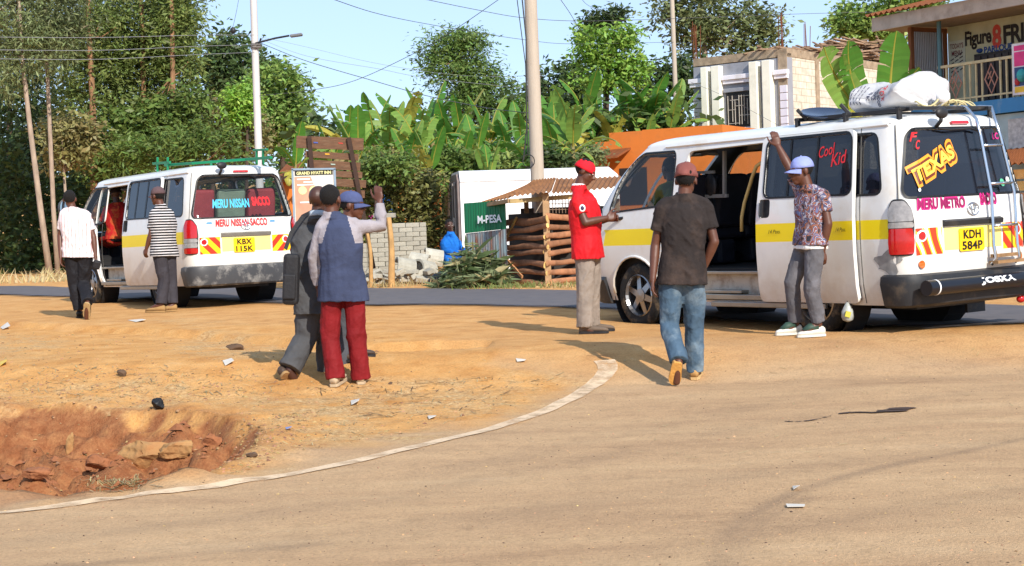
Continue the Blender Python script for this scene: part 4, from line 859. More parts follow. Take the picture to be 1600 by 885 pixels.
# ---- shop with balcony on the right
P0, dS, nS = np.array([9.23, 28.0]), np.array([.5, -.866]), np.array([-.866, -.5])      # dS runs along the front towards the camera, nS points to the road
def SH(t, v, z): p = P0+dS*t+nS*v; return np.array([p[0], p[1], z])
MS = np.array([[dS[0], -nS[0], 0], [dS[1], -nS[1], 0], [0, 0, 1.]])
shop = thing('shop', 'two storey shop with a balcony and hand painted parlour sign', 'shop', (0, 0, 0))
class SB(MB):
    def sb(s, t0, t1, v0, v1, z0, z1, mi=0): return s.box(SH((t0+t1)/2, (v0+v1)/2, (z0+z1)/2), (t1-t0, v1-v0, z1-z0), mi, MS)
PALEB = pm('pale blue shop wall', 'A8BCC0', .8, .08, 3, dirt=('8A8268', .25, 2)); CREAMS = pm('dingy cream sign wall', 'BFBE9E', .85, .08, 2, dirt=('8E8668', .3, 1.5)); BLUEB = pm('blue slab paint', '3A80B4', .55, .08, 3, dirt=('9AA8A8', .2, 4)); FASC = pm('weathered fascia', 'B4A698', .8, .12, 4, dirt=('7A6658', .35, 3))
TEAL = pm('teal post', '4E7076', .6, .1, 4); RAILC = pm('worn cream railing', 'C8B890', .6, .12, 8, dirt=('7A8A88', .3, 9)); RAILP = pm('pink diamond rail', 'B08070', .6, .12, 8)
m = SB(); m.sb(-2.9, 8, -4, -.9, .3, 5.0); m.build('upper_wall', CREAMS, shop)
m = SB(); m.sb(-2.9, 8, -.89, -.05, .3, 3.15); m.build('lower_wall', PALEB, shop)
m = SB(); m.sb(-2.95, 8, -.95, .06, 3.17, 3.42); m.build('balcony_slab', BLUEB, shop)
m = MB(); m.prism([SH(-3.7, 0.30, 4.98), SH(8, 0.30, 4.98), SH(8, 0.30, 5.24), SH(-3.7, 0.30, 5.24)], (*(nS*-.06), 0)); m.build('fascia', FASC, shop)
m = MB(); m.prism([SH(-3.68, .24, 5.0), SH(-3.68, -4, 5.02), SH(8, -4, 5.02), SH(8, .24, 5.0)], (0, 0, .03)); m.build('soffit', pm('soffit boards', '8E7C68', .8, .15, 5), shop)
rr = MB(); Q = []
for t in np.linspace(-3.75, 8, 160): Q.append((t, .03*math.cos(t*2*math.pi/.15)))
rr.rings([[SH(t, .42, 5.28+w) for t, w in Q], [SH(t, -4.2, 6.3+w) for t, w in Q]], 0, cap=False, close=False); rr.build('roof', RUSTR, shop)
m = SB(); m.sb(-3.0, 8, -3.5, -2.0, 6.0, 8.0); m.build('top_storey', PALEB, shop)
m = SB()
for v in (-.85, .02): m.sb(-2.98, -2.90, v-.04, v+.04, 3.42, 4.98)
m.sb(-2.98, -2.90, -.85, .02, 4.90, 4.98); m.sb(-2.98, -2.90, -.85, .02, 3.98, 4.06); m.build('screen_frame', pm('brown screen frame', '7A4A2A', .8, .15, 5), shop)
m = SB(); m.sb(-2.96, -2.93, -.80, -.02, 4.06, 4.90); m.build('ribbed_screen', corrug('ribbed plastic screen', 'A8A4A6', '7A625A', 8, .3, .1, 'X', .3), shop)
m = SB(); m.sb(-2.96, -2.93, -.80, -.02, 3.42, 3.98); m.build('lower_screen', WOODO, shop)
m = MB(); m.tube([SH(-2.25, -.02, 3.42), SH(-2.25, -.02, 5.0)], .04, n=10); m.tube([SH(1.6, -.02, 3.42), SH(1.6, -.02, 5.0)], .04, n=10); m.build('post', TEAL, shop, smooth='auto')
m = SB(); m.sb(-2.2, -1.3, -.93, -.86, 3.42, 4.40)
dr = m.build('door', pm('dark shutter door', '2E2A2A', .5, .1, 3), shop)
m = SB()
for i in range(5): m.sb(-2.16+.17*i, -2.03+.17*i, -.87, -.84, 3.5, 4.35)
m.build('door_panel', pm('door panel', '3A3434', .5), dr)
m = SB(); m.sb(-2.3, 3.2, -.05, -.0, 4.12, 4.17); m.sb(-2.3, 3.2, -.045, -.005, 3.50, 3.53)
ts = np.arange(-2.25, 3.1, .145)
for i, t in enumerate(ts):
    if i % 6 not in (2, 3): m.sb(t, t+.03, -.04, -.01, 3.42, 4.12)
rail = m.build('railing', RAILC, shop)
for i, t in enumerate(ts):
    if i % 6 == 2:
        d = MB(); c = t+.0875; w, h = .15, .27
        def D(a, b): return SH(c+a*w, -.025, 3.81+b*h)
        d.tube([D(0, 1), D(1, 0), D(0, -1), D(-1, 0)], .014, n=5, closed=True); d.tube([D(-.5, .5), D(.5, -.5)], .011, n=5); d.tube([D(.5, .5), D(-.5, -.5)], .011, n=5); d.tube([D(-.5, 0), D(0, .5)], .011, n=5); d.build('railing_diamond', RAILP, rail)
def wall_text(fn_t, z, v): return lambda u, w: SH(fn_t+u, v, z+w)
m = MB(); put_text(m, 'fig', wall_text(-2.12, 4.68, -.892), .66, .36, 0); put_text(m, '8', wall_text(-1.66, 4.68, -.892), .22, .44, 1); put_text(m, 'fr', wall_text(-1.06, 4.68, -.892), .88, .36, 0); put_text(m, 'parlour', wall_text(-1.62, 4.46, -.89), .72, .12, 2)
m.ellipsoid(SH(-2.08, -.89, 4.46), (.07, .07, .045), 2, 10, 6); m.build('sign_lettering', [pm('black sign paint', '2A2420', .7), pm('red sign paint', 'C04838', .7), pm('blue sign paint', '2A4A8A', .7)], shop)
mn = SB(); mn.sb(-2.86, -2.45, -.9, -.88, 3.92, 4.72); mb_ = mn.build('menu_board', pm('pale menu board', 'C4C8B8', .8, .08, 5), shop)
m = MB(); put_text(m, 'today', wall_text(-2.655, 4.62, -.876), .34, .10, 0); put_text(m, 'menu', wall_text(-2.655, 4.48, -.876), .26, .10, 0)
for i in range(5):
    for j in range(3): z = 4.34-.075*i+.05*j; m.add([SH(-2.82+.115*j+a*.7, -.875, z+b) for a, b in ((0, 0), (.13, .03), (.13, .055), (0, .02))], [(0, 1, 2, 3)], 1)
m.build('menu_lettering', [pm('maroon menu paint', '6A2430', .7), pm('dark menu paint', '34303A', .7)], mb_)
ps = SB(); ps.sb(-.40, .6, .07, .10, 3.45, 4.35); poster = tag(ps.build('poster', pm('white poster board', 'D8D0D4', .5)), 'pink and blue advertising poster fixed in front of the shop balcony', 'poster')
m = SB(); m.sb(-.35, .56, .10, .103, 3.95, 4.20, 0); m.sb(-.35, .56, .10, .103, 3.60, 3.93, 1); m.sb(-.35, .56, .10, .103, 3.49, 3.59, 2); m.sb(-.35, .56, .10, .103, 4.22, 4.31, 0)
m.ellipsoid(SH(-.18, .10, 3.78), (.10, .08, .12), 3, 10, 6); m.ellipsoid(SH(.0, .10, 3.72), (.10, .08, .09), 0, 10, 6); m.ellipsoid(SH(-.28, .10, 3.68), (.06, .05, .07), 4, 10, 6)
m.build('poster_print', [pm('magenta print', 'D8387C', .5), pm('dark blue print', '2E4A78', .5), pm('yellow print', 'E0B83A', .5), pm('teal print', '3AA0A0', .5), pm('red print', 'B03038', .5)], poster)
m = SB(); m.sb(-.62, .0, -.04, .0, 2.45, 3.05); nb = tag(m.build('notice', pm('pale pasted bills', 'B8B4B0', .8, .3, 14)), 'pasted paper bill on the pale blue lower shop wall', 'notice')
aw = MB(); aw.rings([[SH(t, .0, 2.52+w) for t, w in Q if t > -.75], [SH(t, 1.2, 2.2+w) for t, w in Q if t > -.75]], 0, cap=False, close=False)
awt = thing('market_stall', 'wooden stall with a tin awning against the blue shop wall', 'stall'); aw.build('awning', RUSTR, awt)
m = SB()
for z in (1.55, 1.75, 1.95): m.sb(-.7, 5, .9, .95, z, z+.16)
m.build('plank_panel', WOODO, awt); m = SB()
for t in (-.7, 1.2): m.sb(t, t+.1, .95, 1.05, .3, 2.2)
m.build('post', WOODL, awt); m = SB(); m.sb(-.7, 5, .5, 1.0, .9, .98); m.build('counter', WOODO, awt)
# ---- orange house far behind
frO = frame2(at(905, 240, 44)[:2], at(1130, 240, 42)[:2]); oh = thing('house', 'orange rendered building with a stepped parapet and a rusty awning', 'house')
ORW = pm('orange render', 'C8702C', .85, .12, 2, dirt=('8A5A34', .3, 2)); m = WB(frO); so = 43/FL
m.wb(.4, frO[1], 0, 3.75, -3, 0); m.wb(.92, frO[1], 3.75, 3.98, -3, 0); m.wb(1.9, frO[1], 3.98, 4.0, -3, 0); m.build('wall', ORW, oh)
m = MB(); f_ = frO[0]; m.prism([f_(-.05, .9, 3.20), f_(1.55, .9, 3.25), f_(1.55, 0, 3.5), f_(.35, 0, 3.45)], (0, 0, .05)); m.build('awning', RUSTR, oh)
m = WB(frO); m.wb(1.2, 2.0, 2.0, 3.0, .0, .02); m.build('window', DARKW, oh)
# low terracotta roofs in the greenery
for (x0, x1, y0, y1, Y, lab) in ((575, 692, 232, 254, 41, 'low building with a dull terracotta roof edge behind the hedge'), (425, 475, 253, 285, 37, 'small shed with an orange tin roof behind the minibus')):
    h = thing('shed', lab, 'shed'); a, b = at(x0, y1, Y), at(x1, y1, Y); zt2, zb2 = at(x0, y0, Y)[2], at(x0, y1, Y)[2]
    m = MB(); m.prism([a, b, b+V3((-.2, 1.5, zt2-zb2)), a+V3((.2, 1.5, zt2-zb2))], (0, 0, .06)); m.build('roof', RUSTR if x0 < 500 else pm('terracotta sheet', 'B07850', .85, .15, 3), h)
    m = MB(); m.box(((a[0]+b[0])/2, Y+.9, zb2/2), (b[0]-a[0]-.3, 1.4, zb2)); m.build('wall', ORW, h)
# ---- white box lorry body
fT = frame2(at(718, 268, 31)[:2], at(718, 268, 31)[:2]+np.array([3.12, .45])); ft = fT[0]; truck = thing('truck_box', 'white box truck body with rounded roof and grey rear doors', 'truck')
WT = pm('white truck panel', 'E2E0E0', .4, .04, 3, dirt=('BCA88C', .2, 2)); zt = 2.58; Wd = 1.55
prof = [(0, .55), (0, zt-.16), (-.05, zt-.05), (-.16, zt), (-Wd+.16, zt), (-Wd+.05, zt-.05), (-Wd, zt-.16), (-Wd, .55)]
m = MB(); m.rings([[ft(u, v, z) for v, z in prof] for u in (0, fT[1]-.18)]+[[ft(fT[1], v*.92-.06, .55+(z-.55)*.93) for v, z in prof]], 0); m.build('box_body', WT, truck, smooth='auto')
m = WB(fT); m.wb(.0, fT[1]-.05, zt-.22, zt-.19, 0, .02); m.wb(.0, fT[1]-.05, .62, .68, 0, .02)
for u in np.arange(.35, 3, .55): m.wb(u, u+.03, .68, zt-.22, 0, .012)
m.build('side_rib', WT, truck)
m = MB(); m.rings([[ft(u, v, z) for v, z in [(-.04, .6), (-.04, zt-.2), (-.18, zt-.06), (-Wd+.18, zt-.06), (-Wd+.04, zt-.2), (-Wd+.04, .6)]] for u in (-.05, 0)], 0); dd = m.build('rear_door', pm('grey brown lorry door', '7E706C', .6, .12, 4, dirt=('5A3028', .3, 3)), truck)
m = MB()
for v in (-.35, -.8, -1.2): m.tube([ft(-.07, v, .65), ft(-.07, v, zt-.2)], .018, n=6)
m.box(ft(-.08, -.5, 1.6), (.05, .12, .16)); m.box(ft(-.08, -.4, 2.32), (.05, .2, .05)); m.build('door_bar', pm('pale lock bar', 'A89C90', .5), dd)
m = WB(fT); m.wb(.1, fT[1], .35, .55, -1.2, -.3); m.build('chassis', BLACKP, truck)
for u in (.8, 2.6):
    m = MB(); m.lathe([(.2, .1), (.4, .12), (.42, 0), (.4, -.12), (.2, -.1)], ft(u, -.15, .90), (fT[2][0][1], fT[2][1][1], 0), n=24); m.build('wheel', TYRE, truck, smooth='auto')
# ---- slatted kiosk with rusty roof and the green sheet
kiosk = thing('kiosk', 'roadside kiosk of wooden slats under a rusty tin roof', 'kiosk')
kL, kC, kR = at(790, 440, 26.4)[:2], at(857, 445, 25.1)[:2], at(968, 440, 26.8)[:2]
zk = .47; zat = lambda py, Y: float(at(857, py, Y)[2])
def slats(a, b, rows, nm):
    fr = frame2(a, b)
    for z, t, dr_ in rows:
        j = rnd.uniform(-.05, .05); n_ = 7; u0, u1 = -.05+rnd.uniform(-.04, .06), fr[1]+.05+rnd.uniform(-.10, .08); q = rnd.uniform(0, 6); m = MB(); m.tube([fr[0](u0+(u1-u0)*i/(n_-1), .04+.012*math.sin(q+i), z-dr_+(2*dr_+j)*i/(n_-1)+.014*math.sin(2*q+1.3*i)) for i in range(n_)], [(t*.44*(1+.14*math.sin(q*3+1.7*i)), .026) for i in range(n_)], n=10, ell=((0, 1, 0),)); m.build('slat', WOODO, kiosk, smooth='auto')
rowsL = [(.56, .10, .0), (.72, .09, .01), (.86, .11, -.01), (1.00, .09, .0), (1.13, .10, .02), (1.24, .09, .0), (1.36, .10, .02), (1.52, .13, .03)]
slats(kL, kC, rowsL, 'L'); slats(kC, kR, [(.55, .1, 0), (.70, .1, .02), (.86, .1, .01), (1.02, .09, .02), (1.15, .11, .01), (1.28, .1, 0), (1.40, .1, .01), (1.56, .12, .0)], 'R')
for p, h, w in ((kC, 1.95, .10), (kL, 1.85, .09), (kR, 1.85, .09), ((kL+kC)/2+np.array([.05, .8]), 1.9, .08)):
    m = MB(); m.beam((p[0], p[1]+.03, zk-.1), (p[0], p[1]+.03, h), w, w, up=(1, 0, 0)); m.build('post', WOODL, kiosk, bevel=.01)
m = MB(); c1 = frame2(kL, kC)[0]; m.beam(c1(.05, .07, .98), c1(.75, .08, .62), .03, .05); m.beam(c1(.1, .07, 1.15), c1(.62, .08, 1.58), .03, .03); m.build('brace', WOODO, kiosk)
m = MB(); fr = frame2(kC, kR)
for i in range(9): m.tube([fr[0](.1+i*.09, .0, 1.62), fr[0](.1+i*.09, .0, 1.92)], .006, n=4)
for z in (1.68, 1.77, 1.86): m.tube([fr[0](.05, .0, z), fr[0](.9, .0, z)], .006, n=4)
m.build('wire_mesh', pm('rusty mesh wire', '8A7462', .7), kiosk)
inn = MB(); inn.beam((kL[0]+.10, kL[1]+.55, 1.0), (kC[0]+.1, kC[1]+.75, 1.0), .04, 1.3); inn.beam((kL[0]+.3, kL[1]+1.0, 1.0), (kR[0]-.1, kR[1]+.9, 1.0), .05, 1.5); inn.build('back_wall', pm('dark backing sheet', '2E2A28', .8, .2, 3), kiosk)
rfk = MB()
pe, pr = [at(752, 317, 26.3), at(796, 309, 25.2), at(862, 302, 24.9), at(915, 300, 25.4), at(985, 292, 26.4)], [at(800, 301, 27.2), at(835, 284, 27.3), at(870, 279, 27.3), at(930, 280, 27.6), at(990, 276, 28.2)]
for i in range(4):
    n = 16; top = []; bot = []
    for j in range(n+1):
        t = j/n; w = .018*math.cos(j*math.pi)+(.02 if i % 2 else 0); bot.append(pe[i]+(pe[i+1]-pe[i])*t+V3((0, 0, w))); top.append(pr[i]+(pr[i+1]-pr[i])*t+V3((0, 0, w)))
    rfk.rings([bot, top], 0, cap=False, close=False)
rfk.build('roof', pm('rusty brown tin', '8E6038', .8, .25, 3, dirt=('5E3A22', .45, 5)), kiosk)
m = MB(); m.beam(pe[0]-V3((0, 0, .05)), pe[1]-V3((0, 0, .05)), .06, .06); m.beam(pe[1]-V3((0, 0, .06)), pe[3]-V3((0, 0, .06)), .06, .07); m.build('eave_pole', WOODL, kiosk)
g0, g1 = at(724, 318, 26.4), at(789, 313, 25.7); zt0, zt1 = g0[2], g1[2]; zm0, zm1 = at(730, 365, 26.4)[2], at(789, 358, 25.7)[2]
def wav(a, b, za, zb_, zc, zd, n=40):
    top = []; bot = []
    for j in range(n+1):
        t = j/n; p = a+(b-a)*t; w = .012*math.cos(j*math.pi*.8); top.append((p[0]+w*.5, p[1]-w, za+(zb_-za)*t)); bot.append((p[0]+w*.5, p[1]-w, zc+(zd-zc)*t))
    return [bot, top]
sheet = thing('metal_sheet_wall', 'corrugated sheet wall painted green above rust beside the slatted kiosk', 'sheet wall')
m = MB(); m.rings(wav(g0, g1, zt0, zt1, zm0, zm1), 0, cap=False, close=False); gs = m.build('green_panel', pm('green sheet paint', '177048', .5, .06, 3, dirt=('3A6A4A', .2, 4)), sheet)
m = MB(); put_text(m, 'mpesa', lambda u, v: (lambda p: (p[0], p[1]-.05, zm0+.22+v+.02*u))(g0+(g1-g0)*(.62+u/ .70)), .40, .13); m.build('green_panel_lettering', WHITES, gs)
m = MB(); m.rings(wav(g0+V3((.02, .0, 0)), g1, zm0-.004, zm1-.004, .46, .45), 0, cap=False, close=False); m.build('rusted_panel', pm('rust streaked sheet', '8FA3A8', .6, .1, 3, dirt=('8A4A20', .62, 2.6), stretch=(3, 3, .6)), sheet)
# ---- signboards
sgn = thing('signboard', 'white edged advertising board with orange print and a dark heading', 'signboard'); Y = 27.0
b0, b1 = at(457, 265, Y), at(523, 264, Y); zb3 = at(457, 400, Y)[2]
m = MB(); m.prism([(b0[0], Y, zb3), (b1[0], Y, zb3), (b1[0], Y, b1[2]), (b0[0], Y, b0[2])], (0, .04, 0)); m.build('board', pm('board white', 'D8D0C4', .5, .05, 4), sgn)
m = MB(); w = b1[0]-b0[0]
for a, b in (((b0[0], Y-.01, zb3), (b0[0], Y-.01, b0[2])), ((b1[0], Y-.01, zb3), (b1[0], Y-.01, b1[2])), ((b0[0]-.015, Y-.01, b0[2]), (b1[0]+.015, Y-.01, b1[2]))): m.beam(a, b, .03, .03)
m.build('frame', pm('blue grey frame', '8A9AA8', .5), sgn)
m = MB(); Pn = lambda x, z, o=.004: (b0[0]+w*x, Y-o, b0[2]-z)
m.quad(Pn(.05, .03), Pn(.95, .03), Pn(.95, .11), Pn(.05, .11), 0); m.add([Pn(.04, .13), Pn(.42, .13), Pn(.58, .42), Pn(.58, .75), Pn(.96, .80), Pn(.96, 1.4), Pn(.04, 1.4)], [(0, 1, 2, 3, 4, 5, 6)], 1)
for x in (.22, .48): m.add([Pn(x+.10*math.cos(t), .36+.07*math.sin(t), .008) for t in np.linspace(0, 2*math.pi, 17)[:-1]], [tuple(range(16))], 2)
for z, x0, x1 in ((.16, .1, .4), (.21, .25, .5), (.255, .1, .5), (.55, .15, .55)): m.quad(Pn(x0, z, .008), Pn(x1, z, .008), Pn(x1, z+.022, .008), Pn(x0, z+.022, .008), 3)
put_text(m, 'hyatt', lambda u, v: Pn(.5+u/w, .07-v, .008), w*.82, .055, 2)
m.build('board_print', [pm('dark heading strip', '2A241E', .6), pm('faded orange print', 'C89478', .6), pm('cream print', 'E6DC9A', .6), WHITES], sgn)
m = MB()
for x in (.08, .92): m.beam(Pn(x, 1.2, -.06), Pn(x, 2.6, -.06), .05, .05, up=(1, 0, 0))
m.build('post', DARKWD, sgn)
fence = thing('plank_hoarding', 'tall hoarding of wide dark brown planks on two leaning posts', 'hoarding'); Y = 28.0
for (xa, xb, ya, yb2, h) in ((463, 568, 222, 226, 19), (477, 560, 241, 246, 10), (480, 563, 256, 261, 13), (482, 566, 270, 274, 10), (500, 572, 284, 288, 12), (470, 570, 300, 304, 12)):
    m = MB(); a, b = at(xa, ya, Y), at(xb, yb2, Y); m.beam(a, b, .04, h*Y/FL); m.build('plank', WOODB, fence, bevel=.005)
for x0, y0, x1, y1 in ((483, 213, 500, 420), (545, 215, 584, 420)):
    m = MB(); m.beam(at(x0, y0, Y-.06), at(x1, y1, Y-.06), .07, .05, up=(0, 1, 0)); m.build('post', DARKWD, fence)
m = MB()
for x, y, mi in ((493, 223, 0), (532, 224, 1), (511, 241, 2), (520, 257, 3)): m.add([at(x+a*3.5, y+b*1.2, Y-.03) for a, b in ((-1, -1), (1, -.6), (1.2, 1), (-.8, .8))], [(0, 1, 2, 3)], mi)
m.build('paint_smear', [pm('blue smear', '4A5AA0', .6), pm('red smear', 'B84030', .6), pm('yellow smear', 'D8A030', .6), pm('pale smear', '9AA89A', .6)], fence)
# ---- concrete blocks, each its own object
BLK = pm('grey concrete block', 'A8A496', .9, .2, 9, bump=.4, isl=.2, dirt=('7A6E5C', .3, 6)); bp_ = MB(); bp_.box((0, 0, 0), (.25, .15, .082)); proto = None
def block(p, rz, lab, grp, tilt=(0, 0), s=1):
    global proto
    if proto is None: o = proto = bp_.build('concrete_block', BLK, bevel=.006)
    else: o = proto.copy(); COL.objects.link(o)
    o.location = p; o.rotation_euler = (tilt[0], tilt[1], rz); o.scale = (s, s, s); tag(o, lab, 'concrete block', grp); return o
def stack(px, Y, wd, dp, rows, ang, lab, grp, zb):
    c = at(px, 430, Y); d = np.array([math.cos(ang), math.sin(ang)]); n = np.array([-d[1], d[0]])
    for r in range(rows):
        for k in range(dp):
            u = 0.0; first = (r % 2)
            while u < wd-.08:
                l = .125 if (first and u == 0) or wd-u < .2 else .25
                p = c[:2]+d*(u+l/2)+n*(k*.155+.01*rnd.uniform(-1, 1)); o = block((p[0], p[1], zb+.042+r*.086), ang+rnd.uniform(-.03, .03), lab, grp)
                if l < .2: o.scale = (.48, 1, 1)
                u += l+.006; first = 0
stack(581, 29.2, .40, 2, 14, .05, 'grey block in the tall stack behind the pointing man', 'blocks of the middle stack', .47)
stack(615, 29.9, .60, 3, 13, .12, 'grey block in the wide stack nearest the blue overalls', 'blocks of the wide stack', .48)
stack(553, 29.0, .26, 2, 9, -.02, 'grey block in the low stack half hidden by the group', 'blocks of the low stack', .47)
for i, (px, py, rz, tl) in enumerate([(594, 337, .1, 0), (607, 337, -.1, 0)]): p = at(px, py, 29.2); block(p, rz, 'pale block laid loose on top of the tall stack', 'blocks laid on the tall stack')
for i in range(26):
    px, py = rnd.uniform(560, 672), rnd.uniform(424, 438)
    p = at(px, py, 28.6-rnd.uniform(0, .4)); block((p[0], p[1], max(p[2], .52)), rnd.uniform(0, 3), 'broken grey block lying tumbled at the foot of the stacks', 'tumbled blocks', (rnd.uniform(-.6, .6), rnd.uniform(-.5, .5)), rnd.uniform(.7, 1.25))
for i, (px, py, Y, rz, rx) in enumerate([(632, 421, 28.7, .3, .5), (655, 413, 29.0, -.2, .9), (662, 424, 28.8, .8, .2), (676, 406, 29.6, .2, .7)]):
    m = MB(); n = 10; ar = np.linspace(.15, math.pi-.15, n); L_ = .34
    m.rings([[(x, .20*math.cos(a)*q, .20*math.sin(a)*q) for a, q in [(a, 1) for a in ar]+[(a, .8) for a in ar[::-1]]] for x in (-L_/2, L_/2)], 0)
    o = m.build('gutter_tile', BLK, fixn=True); p = at(px, py, Y); o.location = p; o.rotation_euler = (rx, .2, rz); tag(o, ['half round concrete tile lying lowest before the block stacks', 'half round concrete tile leaning on the wide stack', 'half round concrete tile beside the black plastic bag', 'half round concrete tile highest behind the others'][i], 'concrete tile', 'half round tiles')
m = MB(); c = at(683, 432, 27.8); m.rings([[V3((c[0], c[1], .50))+V3((x, .16*math.cos(a)*e, (.10+.02*math.sin(9*x))*e*(1+math.sin(a)))) for a in np.linspace(0, 2*math.pi, 15)[:-1]] for x, e in zip(np.linspace(-.19, .19, 9), (.2, .6, .85, 1, .95, 1, .9, .65, .2))]); tag(m.build('plastic_bag', pm('black plastic sheet', '2A2A2E', .35, .2, 10, bump=.5, bs=20), smooth=True), 'black plastic bag lying by the half round tiles', 'bag')
for (x0, y0, x1, y1, Y, r, lab) in ((574, 365, 581, 437, 27.6, .035, 'thin peeled pole standing before the low block stack'), (607, 340, 613, 450, 27.2, .055, 'thick pale forked pole standing before the tall block stack')):
    m = MB(); k = 7; pts = [at(x0+(x1-x0)*t+2*math.sin(4*t), y0+(y1-y0)*t, Y) for t in np.linspace(0, 1, k)]; pts[-1][2] = min(pts[-1][2], .4); m.tube(pts, [r*(.85+.25*t) for t in np.linspace(0, 1, k)], n=9); tag(m.build('wooden_pole', pm('peeled pole', 'B8905C', .8, .2, 6, bump=.3), smooth='auto'), lab, 'pole')
# ---- utility poles and cables
def pole(name, x0, y0, x1, y1, Y, r0, r1, mat, lab):
    a, b = at(x0, y0, Y), at(x1, y1, Y); d = (a-b)/(a-b)[2]; base = b-d*(b[2]-.3); top = b+d*(max(a[2], 0)+1.4-b[2])
    m = MB(); m.tube([base, (base+top)/2, top], [r0, (r0+r1)/2, r1], n=14); root = thing(name, lab, 'pole'); m.build('shaft', mat, root, smooth='auto'); return root
POLEM = pm('pale painted pole', 'C8C2BE', .6, .06, 2, dirt=('9A8E80', .25, 3)); POLEC = pm('sun bleached wooden pole', 'B4A696', .85, .10, 3, stretch=(6, 6, .5), bump=.25, bs=20, dirt=('8E8070', .3, 3))
pl_ = pole('street_lamp', 396, 0, 405, 262, 34, .085, .07, POLEM, 'slim white street lamp pole behind the far minibus')
m = MB(); m.tube([at(399, 68, 33.9), at(430, 60, 33.9), at(452, 56, 33.9)], .022, n=6); m.tube([at(399, 76, 33.9), at(404, 70, 33.9), at(408, 60, 33.9)], .02, n=6); m.build('arm', BLACKP, pl_)
m = MB(); m.box(at(463, 55.5, 33.9), (.26, .14, .06), rot=(0, R(-6), 0)); m.build('lamp_head', pm('lamp grey', '6A6A6E', .5), pl_, bevel=.02)
m = MB()
for y in (70, 74): m.tube([at(395, y, 33.9), at(407, y, 33.9)], .025, n=6)
m.lathe([(.11, -.05), (.115, 0), (.11, .05)], at(400, 72, 34), (0, 0, 1), n=16); m.build('bracket', pm('pole bracket', '6A6460', .6), pl_)
pm_ = pole('utility_pole', 829, 0, 840, 285, 27.5, .125, .105, POLEC, 'thick pale wooden utility pole rising behind the kiosk')
m = MB(); c = at(826, 252, 27.3)
for k in range(3): m.tube([c+V3((.10*math.cos(t), 0.02*k, .11*math.sin(t))) for t in np.linspace(0, 2*math.pi, 17)[:-1]], .008, n=5, closed=True)
m.tube([at(816, 0, 27.3), at(822, 60, 27.3), at(823, 200, 27.3), at(818, 250, 27.3)], .012, n=5); m.tube([at(808, 0, 27.3), at(821, 100, 27.3), at(825, 240, 27.3)], .008, n=5); m.build('cable_coil', BLACKP, pm_)
pole('utility_pole', 1050, 0, 1056, 160, 55, .09, .075, POLEC, 'thin far utility pole among the banana plants')
CABLE = pm('black cable', '4A4A4E', .6); CABLEG = pm('grey aluminium cable', '8A8A8C', .5)
def cable(pts, Ys, r, lab, mat=CABLE):
    P = [at(x, y, Y) for (x, y), Y in zip(pts, Ys)]; t = np.linspace(0, len(P)-1, 8*(len(P)-1)+1); P = np.array(P); i = np.clip(t.astype(int), 0, len(P)-2); f = (t-i)[:, None]
    Pm = np.vstack([2*P[0]-P[1], P, 2*P[-1]-P[-2]]); a, b, c_, d = Pm[i], Pm[i+1], Pm[i+2], Pm[i+3]
    q = .5*(2*b+(c_-a)*f+(2*a-5*b+4*c_-d)*f**2+(3*b-a-3*c_+d)*f**3); m = MB(); m.tube(list(q), r*.58, n=5); tag(m.build('cable', mat, smooth=True), lab, 'cable')
lsp = lambda a, b, n: list(np.linspace(a, b, n))
cable([(500, -8), (592, 22), (686, 41), (817, 62), (900, 69), (1054, 66)], lsp(24, 55, 6), .011, 'black cable sagging in front of the sky to the far thin pole')
cable([(640, -6), (742, 15), (817, 28), (900, 33), (1005, 31), (1250, 22), (1420, 18)], lsp(27, 45, 7), .010, 'long cable crossing the sky past the thick pole towards the shop')
cable([(790, -8), (716, 43), (656, 79), (555, 126), (480, 142), (404, 150)], lsp(27, 34, 6), .010, 'cable slanting down from upper sky to the lamp pole above the others')
cable([(408, 68), (480, 96), (592, 129), (667, 150), (761, 169), (838, 178)], lsp(34, 27.5, 6), .012, 'thick dark cable sloping from lamp bracket down to the thick pole')
cable([(408, 62), (480, 88), (592, 108), (667, 122), (838, 140)], lsp(34, 27.5, 5), .006, 'faint thin cable over the thick dark one from lamp pole', CABLEG)
cable([(408, 58), (480, 74), (592, 100), (720, 118), (836, 119)], lsp(34, 27.5, 5), .005, 'faintest upper cable from lamp pole to the thick pole', CABLEG)
cable([(872, -6), (890, 20), (908, 48), (926, 60)], lsp(30, 48, 4), .012, 'short dark cable dropping into the green creeper tree')
cable([(905, -6), (918, 8), (940, 18), (960, 26)], lsp(40, 50, 4), .010, 'short cable at the top above the creeper tree')
for y0, y1, lab in ((58, 55, 'highest grey wire crossing the tall trees'), (78, 70, 'middle grey wire crossing the tall trees'), (92, 82, 'lowest grey wire crossing the tall trees')): cable([(-40, y0), (150, y0+1), (300, (y0+y1)/2-1), (397, y1)], lsp(27, 33.8, 4), .009, lab, CABLEG)
cable([(374, -6), (368, 25), (363, 46)], [33, 33, 33], .008, 'short hanging wire end beside the lamp pole')
cable([(1078, 128), (1130, 150), (1190, 182), (1250, 215)], [44, 43, 42, 41], .008, 'thin wire slanting across the cream columns of the house')
m = MB(); m.ellipsoid(at(364, 48, 33), (.06, .05, .07)); tag(m.build('insulator', BLACKP, smooth=True), 'small dark insulator at the end of the hanging wire', 'insulator')
